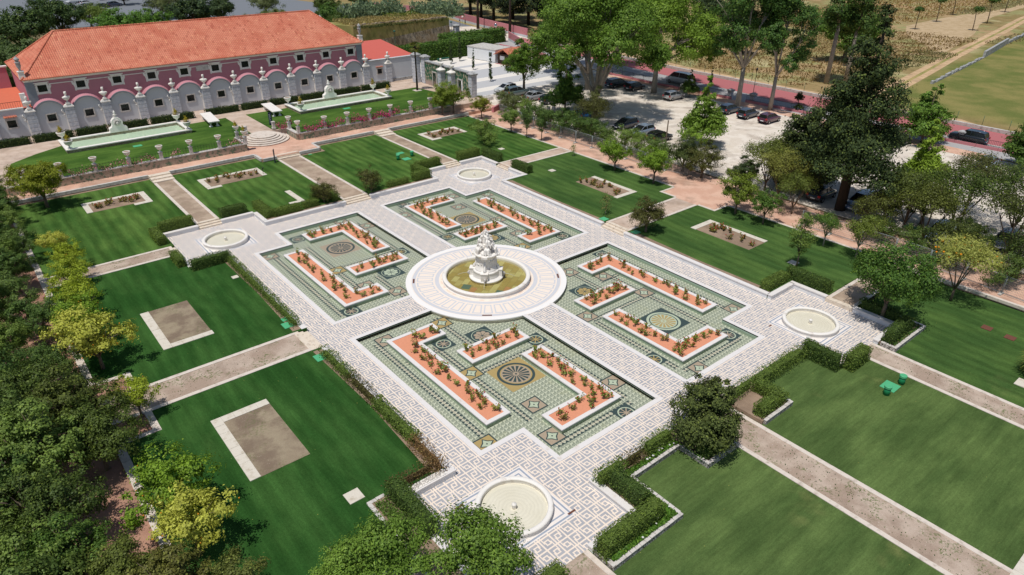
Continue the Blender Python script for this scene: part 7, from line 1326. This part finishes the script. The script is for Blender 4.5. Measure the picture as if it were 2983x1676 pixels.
# ---------------------------------------------------------------- cars
def car_meshes(kind):
    """kind -> (L,W,H) and side profile; nose towards +x"""
    P=dict(hatch=(4.0,1.72,1.46,.92,[(-1.95,.95),(-1.75,1.38),(-1.0,1.46),(.15,1.44),(1.0,.98)],[(-2.0,.55),(-1.96,.92),(-1.7,1.0),(1.0,.98),(1.75,.80),(1.98,.58)]),
           sedan=(4.55,1.76,1.42,.94,[(-1.55,.98),(-.95,1.36),(-.3,1.42),(.35,1.38),(1.15,.98)],[(-2.26,.55),(-2.24,.92),(-1.6,1.0),(1.15,.98),(2.0,.80),(2.26,.55)]),
           wagon=(4.65,1.8,1.62,.98,[(-2.25,1.0),(-2.05,1.52),(-1.2,1.62),(.2,1.58),(1.2,1.02)],[(-2.3,.55),(-2.28,.98),(-2.0,1.04),(1.2,1.02),(2.1,.84),(2.3,.58)]),
           suv=(4.7,1.9,1.78,1.08,[(-2.2,1.12),(-2.0,1.66),(-1.2,1.78),(.3,1.74),(1.15,1.16)],[(-2.33,.62),(-2.3,1.08),(-2.0,1.16),(1.15,1.16),(2.15,1.02),(2.33,.66)]),
           van=(5.2,1.95,2.1,1.2,[(-2.5,1.2),(-2.42,2.02),(-1.5,2.1),(1.0,2.05),(1.85,1.25)],[(-2.58,.6),(-2.55,1.15),(-2.3,1.25),(1.85,1.25),(2.4,1.02),(2.58,.62)]))[kind]
    L,W,H,BZ,cab,low=P; hw=W/2
    def sect(x,z,f=1):   # lower body ring at station x with top height z
        t=abs(x)/(L/2); y=hw*(1-.10*t**4)*f; b=.24 if t<.93 else .34
        return [(x,-y*.90,b),(x,-y,b+.14),(x,-y,z-.28),(x,-y*.95,z-.05),(x,-y*.80,z),(x,y*.80,z),(x,y*.95,z-.05),(x,y,z-.28),(x,y,b+.14),(x,y*.90,b)]
    xs=sorted(set([-L/2,-L/2+.06,-L/2+.25]+[x for x,_ in low]+[-1,0,.5,L/2-.25,L/2-.06,L/2])); zl_=lambda x: float(np.interp(x,[p[0] for p in low],[p[1] for p in low]))
    mb=MB(); mb.rings([sect(x,max(.56,zl_(x)),.93 if abs(x)>L/2-.01 else 1) for x in xs],True)
    roof=[p for p in cab][1:4]; rw=hw*.70
    n=len(cab); mb.add([(x,s*rw*(1.0 if 0<i<n-1 else 1.12),z+.012) for s in (-1,1) for i,(x,z) in enumerate(cab[1:4],1)],[(0,1,4,3),(1,2,5,4)],True)
    # pillars
    for s in (-1,1):
        for (a,b) in ((0,1),(3,4)): mb.tube([(cab[a][0],s*(hw*.84 if a in(0,4) else rw),cab[a][1]),(cab[b][0],s*(hw*.84 if b in(0,4) else rw),cab[b][1])],.045,5)
        mb.tube([(-.35,s*hw*.86,cab[0][1]),(-.35,s*rw*.99,H-.02)],.04,5); mb.tube([(cab[1][0],s*rw,cab[1][1]),(cab[2][0],s*rw,cab[2][1]),(cab[3][0],s*rw,cab[3][1])],.04,5)
    for s in (-1,1): mb.ball((cab[4][0]-.25,s*(hw+.06),1.0 if kind!='van' else 1.3),.09,7,5,(.8,1.1,.7))
    body=mb.mesh('car_body','paint')
    mb=MB(); R=[]
    for s in (-1,1):
        pass
    vs=[(x,s*(hw*.83 if i in (0,4) else rw*.985),z-.006) for s in (-1,1) for i,(x,z) in enumerate(cab)]
    mb.add(vs,[(0,1,2,3,4),(9,8,7,6,5),(0,5,6,1),(3,8,9,4),(1,6,7,2),(2,7,8,3)]); glass=mb.mesh('car_glass','glass')
    wm=MB(); wm.lathe([(.17,-.09),(.29,-.10),(.315,-.05),(.315,.05),(.29,.10),(.17,.09)],18,cap=False); tm=wm.mesh('tyre','tyre'); rm=MB(); rm.lathe([(.02,.075),(.06,.09),(.17,.07),(.2,.09)],12,cap=False); rm.lathe([(.2,.06),(.001,.05)],12,cap=False)
    for k in range(5): a=k*1.2566; rm.box(.04,.19,-.02,.02,.06,.085,a,(0,0))
    rmm=rm.mesh('rim','rim'); tl=MB().box(-.04,.05,-.15,.15,-.11,.13).mesh('tail_lamp','lampred'); hl=MB().box(-.09,.05,-.17,.17,-.06,.07).mesh('headlamp','lampclear'); pl=MB().box(-.012,.012,-.26,.26,-.055,.055).mesh('number_plate','plate')
    return dict(L=L,hw=hw,zt=zl_(-L/2+.05),zh=zl_(L/2-.1),body=body,glass=glass,tyre=tm,rim=rmm,tl=tl,hl=hl,pl=pl)
CM={k:car_meshes(k) for k in ('hatch','sedan','wagon','suv','van')}
def car(kind,x,y,head,col,lab,name='parked_car',z=CZ,group='parked cars'):
    c=CM[kind]; t=thing(name,lab,'car' if kind!='van' else 'van',(x,y,z+.012),head,group); t.scale=(1.14,)*3; L,hw=c['L'],c['hw']
    o=link(bpy.data.objects.new('body',c['body']),t); o.color=c4(col); link(bpy.data.objects.new('windows',c['glass']),t)
    for sx in (-1,1):
        for sy in (-1,1):
            wl=link(bpy.data.objects.new('wheel',c['tyre']),t); wl.location=(sx*L*.315,sy*(hw-.085),.315); wl.rotation_euler=(-math.pi/2*sy,0,0); link(bpy.data.objects.new('rim',c['rim']),wl)
    for sy in (-1,1):
        o=link(bpy.data.objects.new('tail_lamp',c['tl']),t); o.location=(-L/2+.01,sy*(hw*.80),max(.7,c['zt']-.1)); o=link(bpy.data.objects.new('headlamp',c['hl']),t); o.location=(L/2-.05,sy*hw*.72,.66 if kind!='van' else .85)
    for s in (-1,1): o=link(bpy.data.objects.new('number_plate',c['pl']),t); o.location=(s*(L/2+.012),0,.52)
BKc=(.012,.013,.016); NV=(.012,.018,.035)
CARS=[('hatch',51.0,60.1,math.pi,(.72,.73,.74),'white hatchback with its nose to the garden, first of the near row'),('wagon',51.0,56.6,0,(.10,.14,.15),'grey-green estate car beside the white hatchback'),('sedan',51.6,51.7,0,(.36,.37,.40),'silver saloon car between the estate and the dark hatchback'),('hatch',52.2,47.9,0,NV,'dark blue hatchback beside the silver saloon'),('hatch',49.8,35.6,0,(.01,.10,.26),'bright blue hatchback half hidden by the plane trunk'),('wagon',72.4,49.7,0,(.012,.02,.025),'dark estate car in the far row behind the plane tree'),('hatch',73.2,45.5,0,BKc,'black hatchback in the far row beside the dark estate'),('hatch',73.0,35.3,0,(.42,.41,.40),'silver hatchback parked alone in the middle of the far row'),
 ('hatch',49.2,22.7,math.pi,(.22,.27,.33),'silver-blue hatchback facing the garden behind the fence shrubs'),('hatch',49.1,18.9,0,(.008,.008,.012),'glossy black hatchback beside the silver-blue one'),('hatch',50.2,27.2,math.pi,NV,'dark blue car in tree shade beside the silver-blue hatchback'),('hatch',72.8,22.4,0,(.03,.04,.06),'dark car in the far row, half hidden by the bright conical tree'),('hatch',72.6,18.4,0,(.05,.055,.07),'dark grey hatchback in the far row right of the conical tree'),('hatch',72.8,14.3,0,(.10,.03,.05),'dark maroon-grey hatchback at the end of the far row'),('hatch',77.1,-6.0,0,(.012,.02,.03),'black hatchback parked by the railing right of the cypress'),
 ('hatch',45.6,-10.4,0,NV,'dark car in the shade at the foot of the huge cypress'),('wagon',46.4,-15.0,math.pi,(.10,.15,.24),'blue-grey car behind the fence right of the cypress trunk'),('hatch',44.6,-24.9,math.pi,(.35,.48,.66),'pale blue car behind the thicket, near the waste container'),('sedan',75.2,-19.0,math.pi,(.30,.36,.42),'silver car seen through the trees at the right edge'),('hatch',47.6,-30.4,math.pi,(.08,.10,.13),'dark car hidden in the thicket by the right edge'),('hatch',50.4,-3.0,0,(.04,.10,.22),'blue car behind the airy yellowish tree'),('hatch',50,-7.2,0,(.03,.05,.09),'dark blue car beside the blue one behind the cypress')]
for a in CARS: car(*a)
car('suv',90.2-3.2,-12.2,-math.pi/2+math.pi,(.012,.02,.03),'large dark off-road car driving on the road by the grey pillar','moving_car',group=None); car('van',85.2,43.6,math.pi/2,(.62,.63,.64),'white van on the road behind the railing and the plane tree','white_van',group=None)
for i,(x,y) in enumerate(((16.8,274),(19.1,259.5),(16.4,242),(32.6,221),(42.4,244),(49.1,239),(7.4,268),(13.8,283),(24,262),(34,256),(46,275),(56,262),(26,288),(2,286))):
    car(('hatch','sedan','wagon')[i%3],x,y,.3+(i%2)*math.pi,[(.6,.6,.62),(.02,.025,.03),(.7,.7,.7),(.05,.06,.09),(.3,.3,.32)][i%5],['white','black','white','dark blue','grey'][i%5]+' car in the far car park beyond the palace roof, '+ON[i%12]+(' along' if i<12 else ' along the back'),z=.57,group='cars in the far car park')
# ---------------------------------------------------------------- two walkers
def person(x,y,z,rz,lab,top,leg,seed=0):
    t=thing('person',lab,'person',(x,y,z),rz,'two walkers by the pink wall'); J=dict(pel=(0,0,.95),wai=(0,0,1.1),che=(0,.0,1.32),nec=(0,.01,1.48),hed=(0,.02,1.6),hdt=(0,.02,1.72)); V=list(J.values()); E=[(0,1),(1,2),(2,3),(3,4),(4,5)]; R=[.13,.12,.14,.055,.085,.06]
    def ch(root,pts,rad):
        p=root
        for v,r in zip(pts,rad): V.append(v); R.append(r); E.append((p,len(V)-1)); p=len(V)-1
        return p
    for s,st in ((-1,.22),(1,-.18)):
        ch(0,[(s*.09,0,.88),(s*.1,st*.5,.5),(s*.1,st,.08),(s*.11,st+.14,.03)],[.085,.058,.04,.035])
        h=ch(2,[(s*.17,0,1.40),(s*.23,-st*.4,1.14),(s*.24,-st*.9+.05,.90)],[.055,.038,.028])
        for f in range(5): ch(h,[(s*(.235+.004*f),-st*.9+.02+.014*f,.84),(s*(.23),-st*.9+.03+.014*f,.80-.005*(f%3))],[.009,.007])
    me=bpy.data.meshes.new('person_body'); me.from_pydata(V,E,[]); me.materials.append(M['skin']); me.materials.append(M['clothdark']); o=bpy.data.objects.new('body',me); link(o,t); sk=o.modifiers.new('skin','SKIN'); me.skin_vertices or None
    bm=__import__('bmesh').new(); bm.from_mesh(me); ly=bm.verts.layers.skin.verify(); bm.verts.ensure_lookup_table()
    for v,r in zip(bm.verts,R): v[ly].radius=(r,r)
    bm.verts[0][ly].use_root=True; bm.to_mesh(me); bm.free(); sb=o.modifiers.new('sub','SUBSURF'); sb.levels=1; sb.render_levels=1
    mb=MB(); mb.tube([(0,0,.98),(0,0,1.15),(0,0,1.35),(0,.01,1.46)],[.165,.155,.18,.09],10)
    for s,st in ((-1,.22),(1,-.18)): mb.tube([(s*.15,0,1.42),(s*.20,-st*.2,1.25)],[.075,.06],7)
    mb.build('shirt',top,t); mb=MB()
    for s,st in ((-1,.22),(1,-.18)): mb.tube([(s*.07,0,1.0),(s*.1,st*.5,.52)],[.115,.085],8)
    mb.build('shorts',leg,t); mb=MB(); mb.ball((0,-.0,1.69),.105,8,6,(1,1.1,.9)); mb.build('hair','clothdark',t)
person(99.3,143.4,.55,.6,'walker in a dark top and pale shorts, left of the round road sign','clothdark','clothpale'); person(100.6,142.2,.55,.9,'walker in dark clothes just behind the round road sign','clothdark','clothdark')
